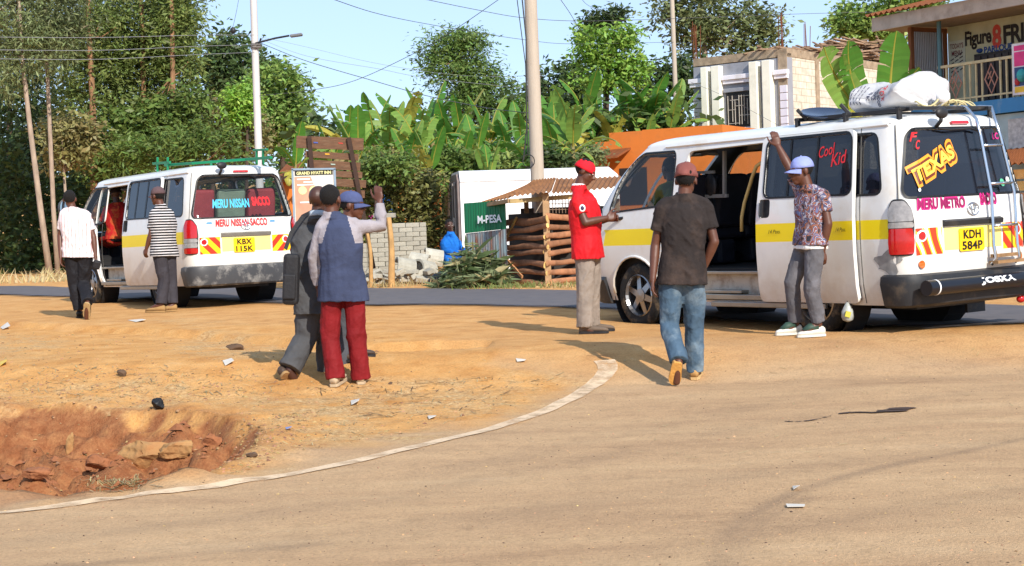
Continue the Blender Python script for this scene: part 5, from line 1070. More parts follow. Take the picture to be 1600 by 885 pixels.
# ------------------------------------------------------------------ vegetation
def leafmat(name, col, isl=.4, trans=.32, rough=.5):
    return pm(name, col, rough, .18, 1.2, isl=isl, trans=trans, spec=.35)
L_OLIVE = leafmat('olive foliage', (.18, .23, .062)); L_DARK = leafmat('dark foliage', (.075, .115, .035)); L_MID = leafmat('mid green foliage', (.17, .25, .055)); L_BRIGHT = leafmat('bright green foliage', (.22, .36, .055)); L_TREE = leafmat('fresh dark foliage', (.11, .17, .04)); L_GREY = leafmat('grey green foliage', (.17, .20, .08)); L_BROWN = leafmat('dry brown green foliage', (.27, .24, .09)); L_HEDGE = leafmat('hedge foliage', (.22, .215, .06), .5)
BARK = pm('pale bark', 'A08C7A', .85, .25, 5, bump=.4, stretch=(3, 3, .7)); BARKO = pm('orange brown bark', '8E6A4C', .85, .25, 5, bump=.4, stretch=(3, 3, .7)); BARKD = pm('dark bark', '4A3A2E', .9, .2, 5)
nr = np.random.default_rng(5)
def leaves(parts, n, size, mat, name, parent, asp=.45, clump=.28, per=26, droop=.3, hollow=.55, gap=0.0):
    """crown: leaf faces gathered in clumps spread through the volume of several ellipsoids"""
    W_ = np.array([np.prod(r)**(2/3) for c, r in parts]); W_ /= W_.sum(); C = []; 
    nc = max(6, n//per)
    for (c, r), w in zip(parts, W_):
        k = max(3, int(nc*w)); d = nr.normal(size=(k, 3)); d /= np.linalg.norm(d, axis=1)[:, None]
        rad = hollow+(1-hollow)*nr.random(k)**.6; rad *= 1+.16*nr.normal(size=k)
        C.append(np.array(c)+d*np.array(r)*rad[:, None])
    C = np.concatenate(C); cs = clump*(.6+.8*nr.random(len(C)))
    idx = np.repeat(np.arange(len(C)), per); N_ = len(idx)
    off = nr.normal(size=(N_, 3))*np.array([1, 1, .7]); P = C[idx]+off*cs[idx][:, None]*.62
    ax = nr.normal(size=(N_, 3)); ax[:, 2] = ax[:, 2]*.5-droop; ax += off*.5; ax /= np.linalg.norm(ax, axis=1)[:, None]
    up = nr.normal(size=(N_, 3))*.7+np.array([.1, -.3, .8]); sd = np.cross(ax, up); sd /= np.linalg.norm(sd, axis=1)[:, None]+1e-9
    l = size*(.6+.8*nr.random(N_))[:, None]; w = l*asp; nn = np.cross(sd, ax)
    v = np.stack([P-ax*l*.5, P+sd*w*.5-nn*w*.12, P+ax*l*.5-nn*l*.08, P-sd*w*.5-nn*w*.12], 1).reshape(-1, 3)
    me = bpy.data.meshes.new(name); me.vertices.add(len(v)); me.vertices.foreach_set('co', v.ravel()); me.loops.add(N_*4); me.loops.foreach_set('vertex_index', np.arange(N_*4)); me.polygons.add(N_); me.polygons.foreach_set('loop_start', np.arange(N_)*4); me.update(); me.materials.append(mat)
    o = bpy.data.objects.new(name, me); COL.objects.link(o)
    if parent: o.parent = parent
    return o, C
def E_(x, y, rx, ry, Y, dz=1.0):         # an ellipsoid from its photo centre and half sizes
    s = Y/FL; return (at(x, y, Y), (rx*s, max(rx, ry)*s*dz, ry*s))
def tree(label, Y, trunk, crowns, n, size, lmat,  bmat=BARK, r0=.12, r1=.05, name='tree', group=None, branches=10, tdy=0.0, **k):
    pts = [at(x, y, Y+tdy) for x, y in trunk]; b = pts[0]; b[2] = float(gz0(Y))-.05
    t = thing(name, label, 'tree' if 'tree' in name else 'shrub', tuple(b), (0, 0, 0), group); P = lambda p: V3(p)-b
    cr, C = leaves([(P(c), r) for c, r in crowns], n, size, lmat, 'crown', t, **k)
    m = MB(); kk = len(pts); q = [P(p)+V3((.04*math.sin(7*i), .03*math.cos(5*i), 0))*(0 < i) for i, p in enumerate(pts)]; m.tube(q, [r0+(r1-r0)*i/(kk-1) for i in range(kk)], n=9)
    tops = q[max(0, kk//2):]
    for c in C[nr.choice(len(C), min(branches, len(C)), replace=False)]:
        a = min(tops, key=lambda p: np.linalg.norm(p-c)); mid = (a+c)/2+V3((0, 0, -.12*np.linalg.norm(c-a))); m.tube([a, mid, c], [r1*.55, r1*.35, .012], n=5, cap=False)
    m.build('trunk', bmat, t, smooth=True); return t
# left: tall trees beside the road
tree('tall pale leaning trunk tree farthest left by the roadside', 40, [(80, 455), (62, 330), (45, 200), (33, 90), (28, -20)], [E_(20, 20, 60, 60, 40), E_(60, 80, 40, 40, 40), E_(10, 110, 25, 50, 40), E_(40, 40, 60, 60, 43)], 11000, .16, L_GREY, BARK, .085, .04, asp=.22, droop=.7, clump=.35)
tree('straight pinkish trunk tree beside the leaning pale one', 41, [(92, 455), (82, 330), (75, 180), (70, 60), (68, -30)], [E_(80, 20, 60, 55, 41), E_(60, -30, 70, 40, 41), E_(100, 60, 35, 40, 41)], 7000, .16, L_GREY, BARK, .07, .035, asp=.22, droop=.7, clump=.35)
tree('olive feathery tree with an orange brown trunk', 46, [(146, 440), (146, 270), (143, 160), (138, 60), (136, -30)], [E_(140, 30, 75, 70, 46), E_(150, 130, 65, 60, 46), E_(130, 200, 50, 60, 46), E_(165, 240, 50, 40, 46), E_(150, 70, 70, 60, 46.5)], 19000, .17, L_OLIVE, BARKO, .12, .06, tdy=-.9, asp=.28, clump=.42)
tree('olive tall tree with a bare trunk gap at its middle', 47, [(228, 440), (226, 250), (222, 120), (220, 20), (218, -40)], [E_(215, 20, 60, 60, 47), E_(225, 95, 55, 50, 47), E_(215, 180, 55, 60, 47), E_(240, 230, 55, 35, 47), E_(225, 50, 62, 66, 47.5), E_(225, 140, 60, 50, 47.5)], 19000, .17, L_OLIVE, BARKO, .10, .05, tdy=-.75, asp=.28, clump=.42)
tree('olive tall tree standing against the open sky', 46, [(272, 440), (270, 240), (268, 120), (267, 20), (266, -40)], [E_(272, 0, 40, 50, 46), E_(266, 60, 42, 40, 46), E_(274, 108, 34, 28, 46), E_(255, 170, 45, 34, 46), E_(270, 30, 36, 44, 47)], 14000, .17, L_OLIVE, BARKO, .10, .05, tdy=-.6, asp=.28, clump=.36)
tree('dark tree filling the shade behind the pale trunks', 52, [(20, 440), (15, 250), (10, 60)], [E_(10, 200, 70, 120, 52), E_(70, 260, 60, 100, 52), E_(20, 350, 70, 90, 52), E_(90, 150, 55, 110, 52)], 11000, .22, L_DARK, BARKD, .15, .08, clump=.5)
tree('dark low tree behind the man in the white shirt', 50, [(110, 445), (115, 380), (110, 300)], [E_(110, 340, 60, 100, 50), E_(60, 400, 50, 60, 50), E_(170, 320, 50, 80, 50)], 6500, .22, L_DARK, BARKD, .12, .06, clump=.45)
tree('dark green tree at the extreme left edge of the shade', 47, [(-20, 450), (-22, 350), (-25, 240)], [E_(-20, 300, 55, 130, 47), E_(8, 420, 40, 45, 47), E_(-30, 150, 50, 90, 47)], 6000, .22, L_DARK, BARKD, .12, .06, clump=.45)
tree('dry brown leaved bush above the minibus bonnet', 42, [(108, 445), (104, 350), (98, 270)], [E_(100, 225, 38, 42, 42), E_(125, 215, 30, 30, 42)], 2600, .17, L_BROWN, BARK, .07, .03, name='bush', clump=.3)
tree('cassava like bush with bright fingered leaves behind the green rack', 42, [(290, 440), (290, 330), (295, 260)], [E_(270, 235, 55, 28, 42), E_(330, 228, 50, 26, 42), E_(200, 240, 40, 25, 42)], 5200, .17, L_MID, BARKO, .06, .03, name='bush', asp=.3, clump=.3)
tree('yellow green bush beneath the olive trees', 45, [(190, 440), (192, 330), (195, 240)], [E_(195, 235, 60, 60, 45), E_(240, 190, 45, 40, 45), E_(290, 180, 40, 40, 45)], 6500, .19, L_MID, BARKO, .08, .04, name='bush', clump=.36)
tree('large dark round crowned tree behind the lamp pole', 62, [(365, 440), (362, 250), (368, 130)], [E_(365, 110, 50, 50, 62), E_(350, 80, 32, 30, 62), E_(415, 150, 55, 52, 62), E_(330, 120, 30, 35, 62), E_(450, 190, 40, 45, 62)], 8000, .26, L_DARK, BARKD, .2, .1, clump=.5)
tree('mid green tree right of the lamp pole', 58, [(440, 440), (442, 300), (440, 190)], [E_(430, 130, 42, 32, 58), E_(455, 185, 38, 40, 58), E_(420, 200, 40, 40, 58)], 4500, .23, L_MID, BARKD, .15, .08, clump=.42)
tree('small vivid green tree left of the lamp pole', 52, [(385, 440), (384, 300), (385, 200)], [E_(382, 155, 26, 24, 52), E_(372, 180, 22, 18, 52)], 2600, .17, L_BRIGHT, BARKD, .09, .04, clump=.28)
tree('brownish green tree between the vivid tree and the olive trees', 54, [(335, 440), (332, 320), (330, 230)], [E_(330, 195, 52, 40, 54), E_(370, 215, 45, 30, 54)], 5000, .21, L_BROWN, BARKD, .12, .06, clump=.4)
# middle: light acacia like tree, shrubs, hedge
tree('airy feathery tree rising above the bananas in mid sky', 50, [(760, 420), (748, 280), (730, 180), (715, 90)], [E_(690, 76, 36, 26, 50), E_(740, 70, 30, 22, 50), E_(700, 110, 48, 28, 50), E_(745, 118, 34, 30, 50), E_(720, 62, 34, 14, 50), E_(768, 150, 46, 34, 50), E_(806, 190, 44, 38, 50), E_(735, 165, 50, 34, 50)], 20000, .15, L_TREE, BARKO, .12, .05, asp=.3, clump=.30, hollow=.35, branches=26)
tree('rounded dark green tree behind the thick pole', 56, [(880, 420), (880, 260), (882, 180)], [E_(865, 155, 48, 48, 56), E_(905, 140, 40, 40, 56), E_(840, 190, 35, 40, 56)], 5500, .23, L_DARK, BARKD, .16, .08, clump=.42)
tree('vivid green creeper covered tree right of the thick pole', 52, [(940, 420), (945, 240), (948, 90)], [E_(920, 70, 22, 34, 52), E_(960, 85, 34, 34, 52), E_(975, 55, 22, 18, 52), E_(940, 120, 36, 28, 52), E_(990, 120, 26, 34, 52)], 6500, .17, L_BRIGHT, BARKD, .13, .06, clump=.28, branches=16)
tree('thin dark topped tree above the creeper tree', 57, [(945, 420), (944, 150), (945, 30)], [E_(945, 32, 32, 16, 57), E_(925, 45, 18, 12, 57), E_(962, 22, 16, 14, 57)], 1500, .20, L_DARK, BARKD, .1, .03, clump=.34, hollow=.2, branches=18)
tree('tall open grey green tree behind the cream columned house', 66, [(1108, 420), (1104, 150), (1098, 60), (1090, -30)], [E_(1060, 20, 48, 30, 66), E_(1125, 40, 50, 34, 66), E_(1180, 25, 40, 36, 66), E_(1085, 60, 40, 30, 66), E_(1160, 85, 36, 26, 66), E_(1100, -15, 70, 24, 66), E_(1200, 60, 20, 30, 66)], 7500, .25, L_GREY, BARK, .18, .07, clump=.5, hollow=.25, branches=30)
tree('dark green tree behind the banana plants near the house', 58, [(1040, 420), (1040, 250), (1042, 150)], [E_(1035, 150, 45, 50, 58), E_(1070, 120, 30, 40, 58), E_(1010, 190, 35, 40, 58)], 4500, .23, L_DARK, BARKD, .15, .08, clump=.42)
tree('glossy green tree behind the timber heap and shop roof', 68, [(1380, 420), (1378, 150), (1375, 60)], [E_(1340, 30, 45, 24, 68), E_(1400, 14, 55, 26, 68), E_(1320, 42, 26, 14, 68), E_(1440, 8, 40, 20, 68), E_(1380, 45, 50, 18, 68)], 5500, .27, L_MID, BARKD, .2, .08, clump=.46, hollow=.3, branches=20)
tree('dense olive hedge bush between the hoarding and the truck', 32, [(640, 440), (640, 400), (635, 330)], [E_(610, 275, 40, 30, 32, .8), E_(645, 300, 46, 36, 32, .8), E_(600, 330, 36, 50, 32, .8), E_(655, 350, 38, 55, 32, .8), E_(628, 390, 60, 45, 32, .8), E_(590, 400, 40, 40, 33, .8), E_(575, 300, 20, 46, 32, .8)], 15000, .105, L_HEDGE, BARKD, .06, .03, name='hedge', clump=.2, hollow=.7)
tree('green leafy shrub at the upper left of the hedge', 31, [(590, 430), (585, 330), (585, 270)], [E_(585, 262, 22, 22, 31), E_(612, 262, 30, 18, 31)], 2200, .11, L_MID, BARKD, .04, .02, name='shrub', clump=.18)
tree('dark leafy shrub hiding banana stems right of the hedge', 35.5, [(700, 400), (700, 330), (700, 280)], [E_(690, 262, 36, 26, 35.5, .6), E_(730, 258, 30, 20, 35.5, .6)], 3200, .13, L_MID, BARKD, .05, .03, name='shrub', clump=.22)
tree('dark leafy shrub right of the thick pole base', 36, [(870, 400), (868, 330), (868, 280)], [E_(860, 258, 34, 22, 36, .6)], 2200, .13, L_DARK, BARKD, .05, .03, name='shrub', clump=.22)
tree('olive shrub behind the truck roof', 37, [(770, 400), (770, 330), (765, 275)], [E_(735, 265, 40, 24, 37), E_(800, 262, 40, 20, 37)], 3000, .15, L_OLIVE, BARKD, .05, .03, name='shrub', clump=.25)
tree('pale bush left of the orange building', 39, [(890, 400), (890, 330), (888, 262)], [E_(890, 252, 30, 22, 39), E_(920, 240, 18, 16, 39)], 2200, .15, L_GREY, BARKD, .05, .03, name='bush', clump=.24)
# dark understorey that reads as one mass
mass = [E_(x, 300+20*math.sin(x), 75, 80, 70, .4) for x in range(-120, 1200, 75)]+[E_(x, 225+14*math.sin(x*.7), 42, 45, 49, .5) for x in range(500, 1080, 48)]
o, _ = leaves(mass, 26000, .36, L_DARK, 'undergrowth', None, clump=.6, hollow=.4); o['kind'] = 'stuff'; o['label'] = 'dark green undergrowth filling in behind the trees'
# bananas
BAN_G = leafmat('banana leaf green', (.10, .25, .035), .12, .4, .38); BAN_Y = leafmat('yellowing banana leaf', (.46, .42, .07), .12, .4, .45); BAN_D = leafmat('dry banana leaf', (.30, .21, .09), .15, .2, .8); BAN_P = leafmat('pale banana leaf', (.22, .36, .07), .12, .4, .38); BSTEM = pm('banana stem', '7A7048', .7, .2, 4, stretch=(1, 1, .4), dirt=('6A4A2A', .35, 4))
def banana_leaf(L_, W_, bend, tear, twist, seed):
    r = random.Random(seed); n = 26; mid = []; a = 0.0; p = V3((0, 0, 0)); st = L_/n
    for i in range(n+1):
        mid.append((p.copy(), a)); a += bend/n*(.3+1.6*i/n); p = p+V3((math.sin(a)*st, 0, math.cos(a)*st))
    m = MB(); m.tube([q[0] for q in mid], [.028*(1-.85*i/n)+.004 for i in range(n+1)], 1, n=5)
    for sd in (1, -1):
        lob = 0.0; prev = None; i = 3
        while i < n:
            k = i
            brk = r.random() < tear
            def edge(i_, lob_):
                t = (i_-3)/(n-3); w = W_/2*min(1, (t+.02)*6)**.6*(1-max(0, t-.70)/.30)**.5 if t < 1 else 0
                q, a_ = mid[i_]; d = V3((math.sin(a_), 0, math.cos(a_))); nn = V3((math.cos(a_), 0, -math.sin(a_)))
                fold = .35+lob_; side_ = V3((0, sd, 0))*math.cos(fold)-nn*(-math.sin(fold)) if False else V3((0, sd, 0))*math.cos(fold)+nn*math.sin(fold)
                return q, q+side_*w+d*w*.25
            if brk: lob = r.uniform(-.5, .35)
            (q0, e0), (q1, e1) = edge(i, lob), edge(i+1, lob); sh = (mid[i+1][0]-mid[i][0])
            if brk: e0 = e0+sh*.55
            h0, h1 = q0+(e0-q0)*.5+V3((0, 0, .02)), q1+(e1-q1)*.5+V3((0, 0, .02))
            m.add([q0, q1, h1, h0, e1, e0], [(0, 1, 2, 3), (3, 2, 4, 5)] if sd > 0 else [(3, 2, 1, 0), (5, 4, 2, 3)], 0); i += 1
    return m
BLM = {}
for k, (bend, tear, W_) in enumerate(((.35, .08, .52), (.7, .18, .55), (1.1, .25, .55), (1.6, .3, .5), (2.1, .4, .45))):
    for c, mt in enumerate((BAN_G, BAN_P, BAN_Y, BAN_D)):
        if c == 3 and k < 3: continue
        o = banana_leaf(1.9, W_, bend, tear, 0, 10*k+c).build('leaf', [mt, BAN_Y if c < 3 else BAN_D]); BLM[k, c] = o.data; bpy.data.objects.remove(o)
def banana(x, y, Y, n, s, label, lean=0.0, seed=0, stem=True):
    y += 26; s *= .92
    if x >= 905: Y = max(Y, 47.5+(x % 7)*.4); y -= 8
    r = random.Random(seed*31+int(x)); top = at(x, y, Y); g_ = float(gz0(Y)); t = thing('banana_plant', label, 'banana plant', (top[0]-lean, top[1], g_), (0, 0, 0), 'banana plants behind the roadside')
    h = top[2]-g_; m = MB(); m.tube([(0, 0, -.1), (lean*.4, 0, h*.55), (lean, 0, h*.97), (lean, 0, h*1.08)], [.14*s, .12*s, .08*s, .04*s], n=9); m.build('stem', BSTEM, t, smooth=True)
    a0 = r.uniform(0, 6.28)
    for i in range(n):
        u = i/n; k = min(4, int(u*5.2)) if i else 0; k = max(0, min(4, k+r.choice((-1, 0, 0, 1)))); c = r.choices((0, 1, 2, 3 if k >= 3 else 0), (6, 4, .4+.8*u, .9*u))[0]
        o = bpy.data.objects.new('leaf', BLM[k, c]); COL.objects.link(o); o.parent = t; o.location = (lean, 0, h*(1.02-.10*u)); tilt = .16+1.35*u*r.uniform(.45, 1.15); o.rotation_euler = (0, tilt, a0+i*2.4+r.uniform(-.3, .3)); o.scale = (s*r.uniform(.85, 1.12),)*3
EXTRA = [(585, 195, 42, 8, .8), (632, 190, 43, 8, .85), (675, 188, 43, 9, .85), (720, 195, 43, 8, .8), (765, 200, 43, 9, .85), (815, 212, 42, 8, .8), (850, 195, 43, 8, .85), (915, 170, 46, 8, .9), (962, 215, 40, 8, .75), (1010, 215, 41, 8, .75), (545, 205, 42, 7, .75), (640, 240, 36, 7, .6), (720, 250, 36, 7, .6), (830, 245, 36, 7, .6)]
BL = ['leftmost banana plant beside the hoarding with bright upright leaves', 'banana plant above the top plank of the hoarding', 'banana plant with a broad pale upright leaf over the hedge', 'banana plant in the thick of the clump over the hedge', 'banana plant with yellow lower leaves above the terracotta roof', 'banana plant under the feathery tree', 'short pale stemmed banana plant right of the hedge', 'banana plant just left of the thick pole', 'low banana plant with big fresh leaf above the truck roof', 'banana plant close behind the thick pole on its right', 'banana plant with shining green leaf right of the thick pole', 'tall banana plant below the creeper tree', 'banana plant above the orange building parapet', 'banana plant with one long leaf beside the far thin pole', 'banana plant with hanging dry leaves before the house', 'tall banana plant touching the left edge of the cream columned house', 'low banana plant behind the orange awning', 'banana plant leaning over the small orange roofed shed']
for i, (x, y, Y, n, s) in enumerate([(560, 225, 37, 9, .72), (520, 236, 39, 7, .66), (610, 214, 38, 9, .78), (655, 212, 37, 10, .78), (700, 222, 38, 9, .74), (745, 228, 39, 9, .76), (672, 250, 35, 8, .62), (795, 232, 39, 9, .76), (765, 262, 34.5, 6, .55), (868, 218, 39, 9, .8), (895, 206, 37, 9, .8), (935, 192, 42, 10, .85), (985, 184, 43, 10, .9), (1020, 172, 46, 9, .95), (1046, 190, 42, 9, .8), (1058, 170, 50, 7, .7), (922, 236, 40, 7, .62), (462, 240, 36, 6, .6)]+EXTRA):
    banana(x, y, Y, n, s, BL[i] if i < len(BL) else 'banana plant lost among others in the dense clump behind the kiosk', rnd.uniform(-.15, .15), i)
t = thing('banana_plant', 'sunlit banana leaves sticking up behind the rice sack and roof rack', 'banana plant', tuple(at(1345, 330, 30)[:2])+(.5,))
b = at(1345, 330, 30); b[2] = .5
for (x0, y0, x1, y1, c, k, tw) in ((1352, 190, 1274, 86, 1, 1, 1.2), (1352, 180, 1305, 76, 0, 1, 1.6), (1388, 185, 1393, 60, 0, 0, 1.3), (1392, 185, 1420, 106, 0, 1, 1.8), (1350, 195, 1318, 150, 2, 2, 1.1)):
    a, e = at(x0, y0, 30), at(x1, y1, 30); d = Vector(e-a); o = bpy.data.objects.new('leaf', BLM[k, c]); COL.objects.link(o); o.parent = t; o.location = a-V3(t.location); q = d.to_track_quat('Z', 'Y'); o.rotation_mode = 'QUATERNION'; zx = d.normalized(); xx = Vector((.25, -1, .35)); xx = (xx-zx*xx.dot(zx)).normalized(); yy = zx.cross(xx); q = Matrix((xx, yy, zx)).transposed().to_quaternion(); o.rotation_quaternion = q @ Euler((0, 0, (tw-1.4)*.8)).to_quaternion(); s = d.length/1.75; o.scale = (s, s*1.45, s)
m = MB(); m.tube([(0, 0, -.1), V3(at(1352, 190, 30))-V3(t.location), V3(at(1354, 170, 30))-V3(t.location)], [.13, .09, .05], n=8); m.tube([(0.3, 0, -.1), V3(at(1389, 190, 30))-V3(t.location)], [.11, .06], n=8); m.build('stem', BSTEM, t, smooth=True)
# heap of cut banana leaves by the kiosk
hp = MB(); hm_ = np.random.default_rng(3)
base_ = at(742, 445, 25.6)
for i in range(620):
    u, v = hm_.uniform(-.62, .5), hm_.uniform(-.3, .35); top = max(.03, .80*(1-(abs(u-.0)/.66)**1.6)*(1-abs(v)/.6)); z = hm_.uniform(.0, 1)**.6*top
    c = V3((base_[0]+u, base_[1]+v, .46+z)); a = hm_.normal(size=3); a[2] = a[2]*.35-.5*abs(u); a[0] += u*1.5; a /= np.linalg.norm(a); s = np.cross(a, hm_.normal(size=3)+V3((0, -.6, .8))); s /= np.linalg.norm(s); l, w = hm_.uniform(.12, .36), hm_.uniform(.015, .05); n_ = np.cross(s, a)
    mi = int(hm_.choice([0, 1, 2], p=[.45, .35, .2])); hp.add([c-a*l, c-a*l*.3+s*w-n_*.01, c+a*l-V3((0, 0, .05)), c-a*l*.3-s*w-n_*.01], [(0, 1, 2, 3)], mi)
tag(hp.build('leaf_heap', [leafmat('cut leaf grey green', (.16, .20, .10), .3), leafmat('cut leaf dark', (.06, .09, .03), .3), leafmat('cut leaf straw', (.30, .26, .12), .3)]), 'heap of cut dry banana leaves before the green sheet', 'leaf heap', kind='stuff')
def tuft(px, py, Y, w, n, h, lab, mat, seed=0):
    m = MB(); q = np.random.default_rng(seed); c = at(px, py, Y); 
    for i in range(n):
        u = q.normal()*w/2; v = q.normal()*w/4; x, y = c[0]+u, c[1]+v; z = gz(x, y) if Y < 16 else float(gz0(Y)); b = V3((x, y, z-.01)); d = q.normal(size=3)*.5; d[2] = 1; t_p = b+d*h*q.uniform(.4, 1.1); s = V3((.006*h/.15, .004, 0)); mid_ = (b+t_p)/2+V3((0, 0, h*.1)); m.add([b-s, b+s, mid_+s*.8, mid_-s*.8, t_p], [(0, 1, 2, 3), (3, 2, 4)])
    o = m.build('grass', mat); o['kind'] = 'stuff'; o['label'] = lab
G_DRY = leafmat('dry straw', (.42, .33, .16), .3, .2); G_GRN = leafmat('weedy grass', (.16, .20, .06), .3, .2)
tuft(845, 442, 24.8, 1.0, 160, .13, 'green weeds along the foot of the slatted kiosk', G_GRN, 1); tuft(790, 446, 24.9, .6, 90, .12, 'weeds between leaf heap and kiosk', G_GRN, 2); tuft(880, 446, 24.6, .8, 90, .12, 'sparse weeds right of kiosk corner post', G_DRY, 3); tuft(600, 446, 27.3, .9, 140, .16, 'dry grass round the pale poles', G_DRY, 4); tuft(110, 452, 38, 2.5, 260, .35, 'dry weeds at the foot of the pale trunks', G_DRY, 5)
# ------------------------------------------------------------------ people
SKIN = pm('dark brown skin', '5A3424', .5, .1, 9, spec=.5); SKIN2 = pm('deep brown skin', '44271C', .5, .1, 9, spec=.5); HAIR = pm('cropped black hair', '120E0D', .9, .2, 60, bump=.6, bs=160); EYEW = pm('eye white', 'C8C0B4', .3, 0); EYEB = pm('eye dark', '140C0A', .2, 0); LIP = pm('lip', '6A3A34', .5)
def cloth(name, col, **k):
    d = dict(rough=.9, var=.16, vs=6, bump=.8, bs=13, spec=.2); d.update(k); return pm(name, col, **d)
JOBS = []; FOLDW = (13, 13, 8)
def unit(v): v = V3(v); return v/(np.linalg.norm(v)+1e-12)
def job(mb, name, mats, parent, vox, post=None, smooth=4, zone=None, fold=0.0, seed=0, label=None):
    JOBS.append((mb, name, mats if isinstance(mats, list) else [mats], parent, vox, post, smooth, zone, fold, seed))
def run_jobs():
    tmp = []
    for mb, name, mats, parent, vox, post, sm, zone, fold, seed in JOBS:
        me = bpy.data.meshes.new(name); me.from_pydata(mb.v, [], mb.f); o = bpy.data.objects.new(name, me); COL.objects.link(o)
        r = o.modifiers.new('r', 'REMESH'); r.mode = 'VOXEL'; r.voxel_size = vox; s = o.modifiers.new('s', 'SMOOTH'); s.factor = .5; s.iterations = sm; tmp.append(o)
    dg = bpy.context.evaluated_depsgraph_get()
    for o, (mb, name, mats, parent, vox, post, sm, zone, fold, seed) in zip(tmp, JOBS):
        me = bpy.data.meshes.new_from_object(o.evaluated_get(dg)); old = o.data; o.modifiers.clear(); o.data = me; bpy.data.meshes.remove(old)
        n = len(me.vertices); co = np.empty(n*3); me.vertices.foreach_get('co', co); co = co.reshape(-1, 3)
        if fold:
            no = np.empty(n*3); me.vertices.foreach_get('normal', no); no = no.reshape(-1, 3); q = np.random.default_rng(seed); d = np.zeros(n)
            for k in range(7):
                w = q.normal(size=3)*np.array(FOLDW)*(1+k*.3); ph = np.sin(co@w+q.uniform(0, 6)+1.6*np.sin(co@(q.normal(size=3)*7)+q.uniform(0, 6))); d += (ph if k % 3 == 0 else 1-2*np.abs(ph)**.7)/(1+.25*k)
            if post is not None: d = d*post(co)
            d = np.clip(d, -1.1, 1.8); co = co+no*(fold*.62*d)[:, None]; me.vertices.foreach_set('co', co.ravel())
        for m in mats: me.materials.append(m)
        if zone is not None:
            c = np.empty(len(me.polygons)*3); me.polygons.foreach_get('center', c); me.polygons.foreach_set('material_index', zone(c.reshape(-1, 3)).astype(np.int32))
        me.shade_smooth(); me.update()
        if parent: o.parent = parent
    for o, j in zip(tmp, JOBS):
        if j[3] is None: pass
    JOBS.clear()
def limb(mb, pts, rad, n=12): 
    """tapered limb with rounded ends"""
    P = [V3(p) for p in pts]; d0 = unit(P[0]-P[1])*rad[0]; d1 = unit(P[-1]-P[-2])*rad[-1]
    a = [P[0]+d0*.85, P[0]+d0*.5]+P+[P[-1]+d1*.5, P[-1]+d1*.85]; r = [rad[0]*.5, rad[0]*.86]+list(rad)+[rad[-1]*.86, rad[-1]*.5]; mb.tube(a, r, n=n)
def oval(c, right, fwd, a, b, n=20, sq=1.0): return [V3(c)+unit(right)*a*math.copysign(abs(math.cos(t))**sq, math.cos(t))+unit(fwd)*b*math.copysign(abs(math.sin(t))**sq, math.sin(t)) for t in np.linspace(0, 2*math.pi, n+1)[:-1]]
def fingers(mb, w, d, side, nrm_, curl=.5, s=1.0, thumb=1):
    """palm and five fingers from wrist w; d towards the knuckles, side towards the thumb, nrm_ out of the palm"""
    d, side, nrm_ = unit(d), unit(side), unit(nrm_)
    k = w+d*.085*s; mb.rings([oval(w+d*(t*.085)*s, side, nrm_, (.024+.016*math.sin(t*2.2))*s, .014*s, 12) for t in np.linspace(-.1, 1.02, 6)])
    for i, (o, l) in enumerate(((.030, .070), (.011, .078), (-.010, .073), (-.029, .058))):
        p = k+side*o*s-d*.012*s; q = [p]; a = .15*curl
        for seg in (.5, .3, .22): a += curl*.75; q.append(q[-1]+(d*math.cos(a)+nrm_*math.sin(a))*l*seg*s)
        limb(mb, q, [.0088*s, .0086*s, .008*s, .0066*s], 8)
    p = w+d*.022*s+side*.026*s; q = [p, p+(d*.6+side*.75+nrm_*.25)*.034*s, p+(d*1.3+side*.95+nrm_*.6)*.040*s, p+(d*2.0+side*.95+nrm_*1.0)*.042*s]; limb(mb, q, [.013*s, .0115*s, .010*s, .0075*s], 8)
def head(mb, c, f, u, s=1.0):
    """skull, jaw, brow, nose, lips, ears; c is the middle of the head, f the facing, u up"""
    f, u = unit(f), unit(u); u = unit(u-f*np.dot(f, u)); r = np.cross(f, u); M = np.stack([r, f, u], 1); L = lambda x, y, z: V3(c)+M@V3((x, y, z))*s; e = lambda x, y, z, a, b, h: mb.ellipsoid(L(x, y, z), (a*s, b*s, h*s), n=16, k=10, rot=M)
    e(0, -.012, .030, .076, .097, .088); e(0, .028, -.030, .061, .066, .082); e(0, .060, -.088, .034, .030, .026); e(0, .074, .032, .052, .022, .014); e(.034, .062, -.012, .026, .022, .02); e(-.034, .062, -.012, .026, .022, .02)
    limb(mb, [L(0, .092, .022), L(0, .104, -.006), L(0, .110, -.022)], [.008*s, .012*s, .016*s], 8); e(.014, .095, -.026, .011, .010, .009); e(-.014, .095, -.026, .011, .010, .009)
    e(0, .090, -.052, .026, .012, .008); e(0, .086, -.064, .024, .012, .008); e(.079, -.008, -.004, .010, .022, .032); e(-.079, -.008, -.004, .010, .022, .032)
    return L, M
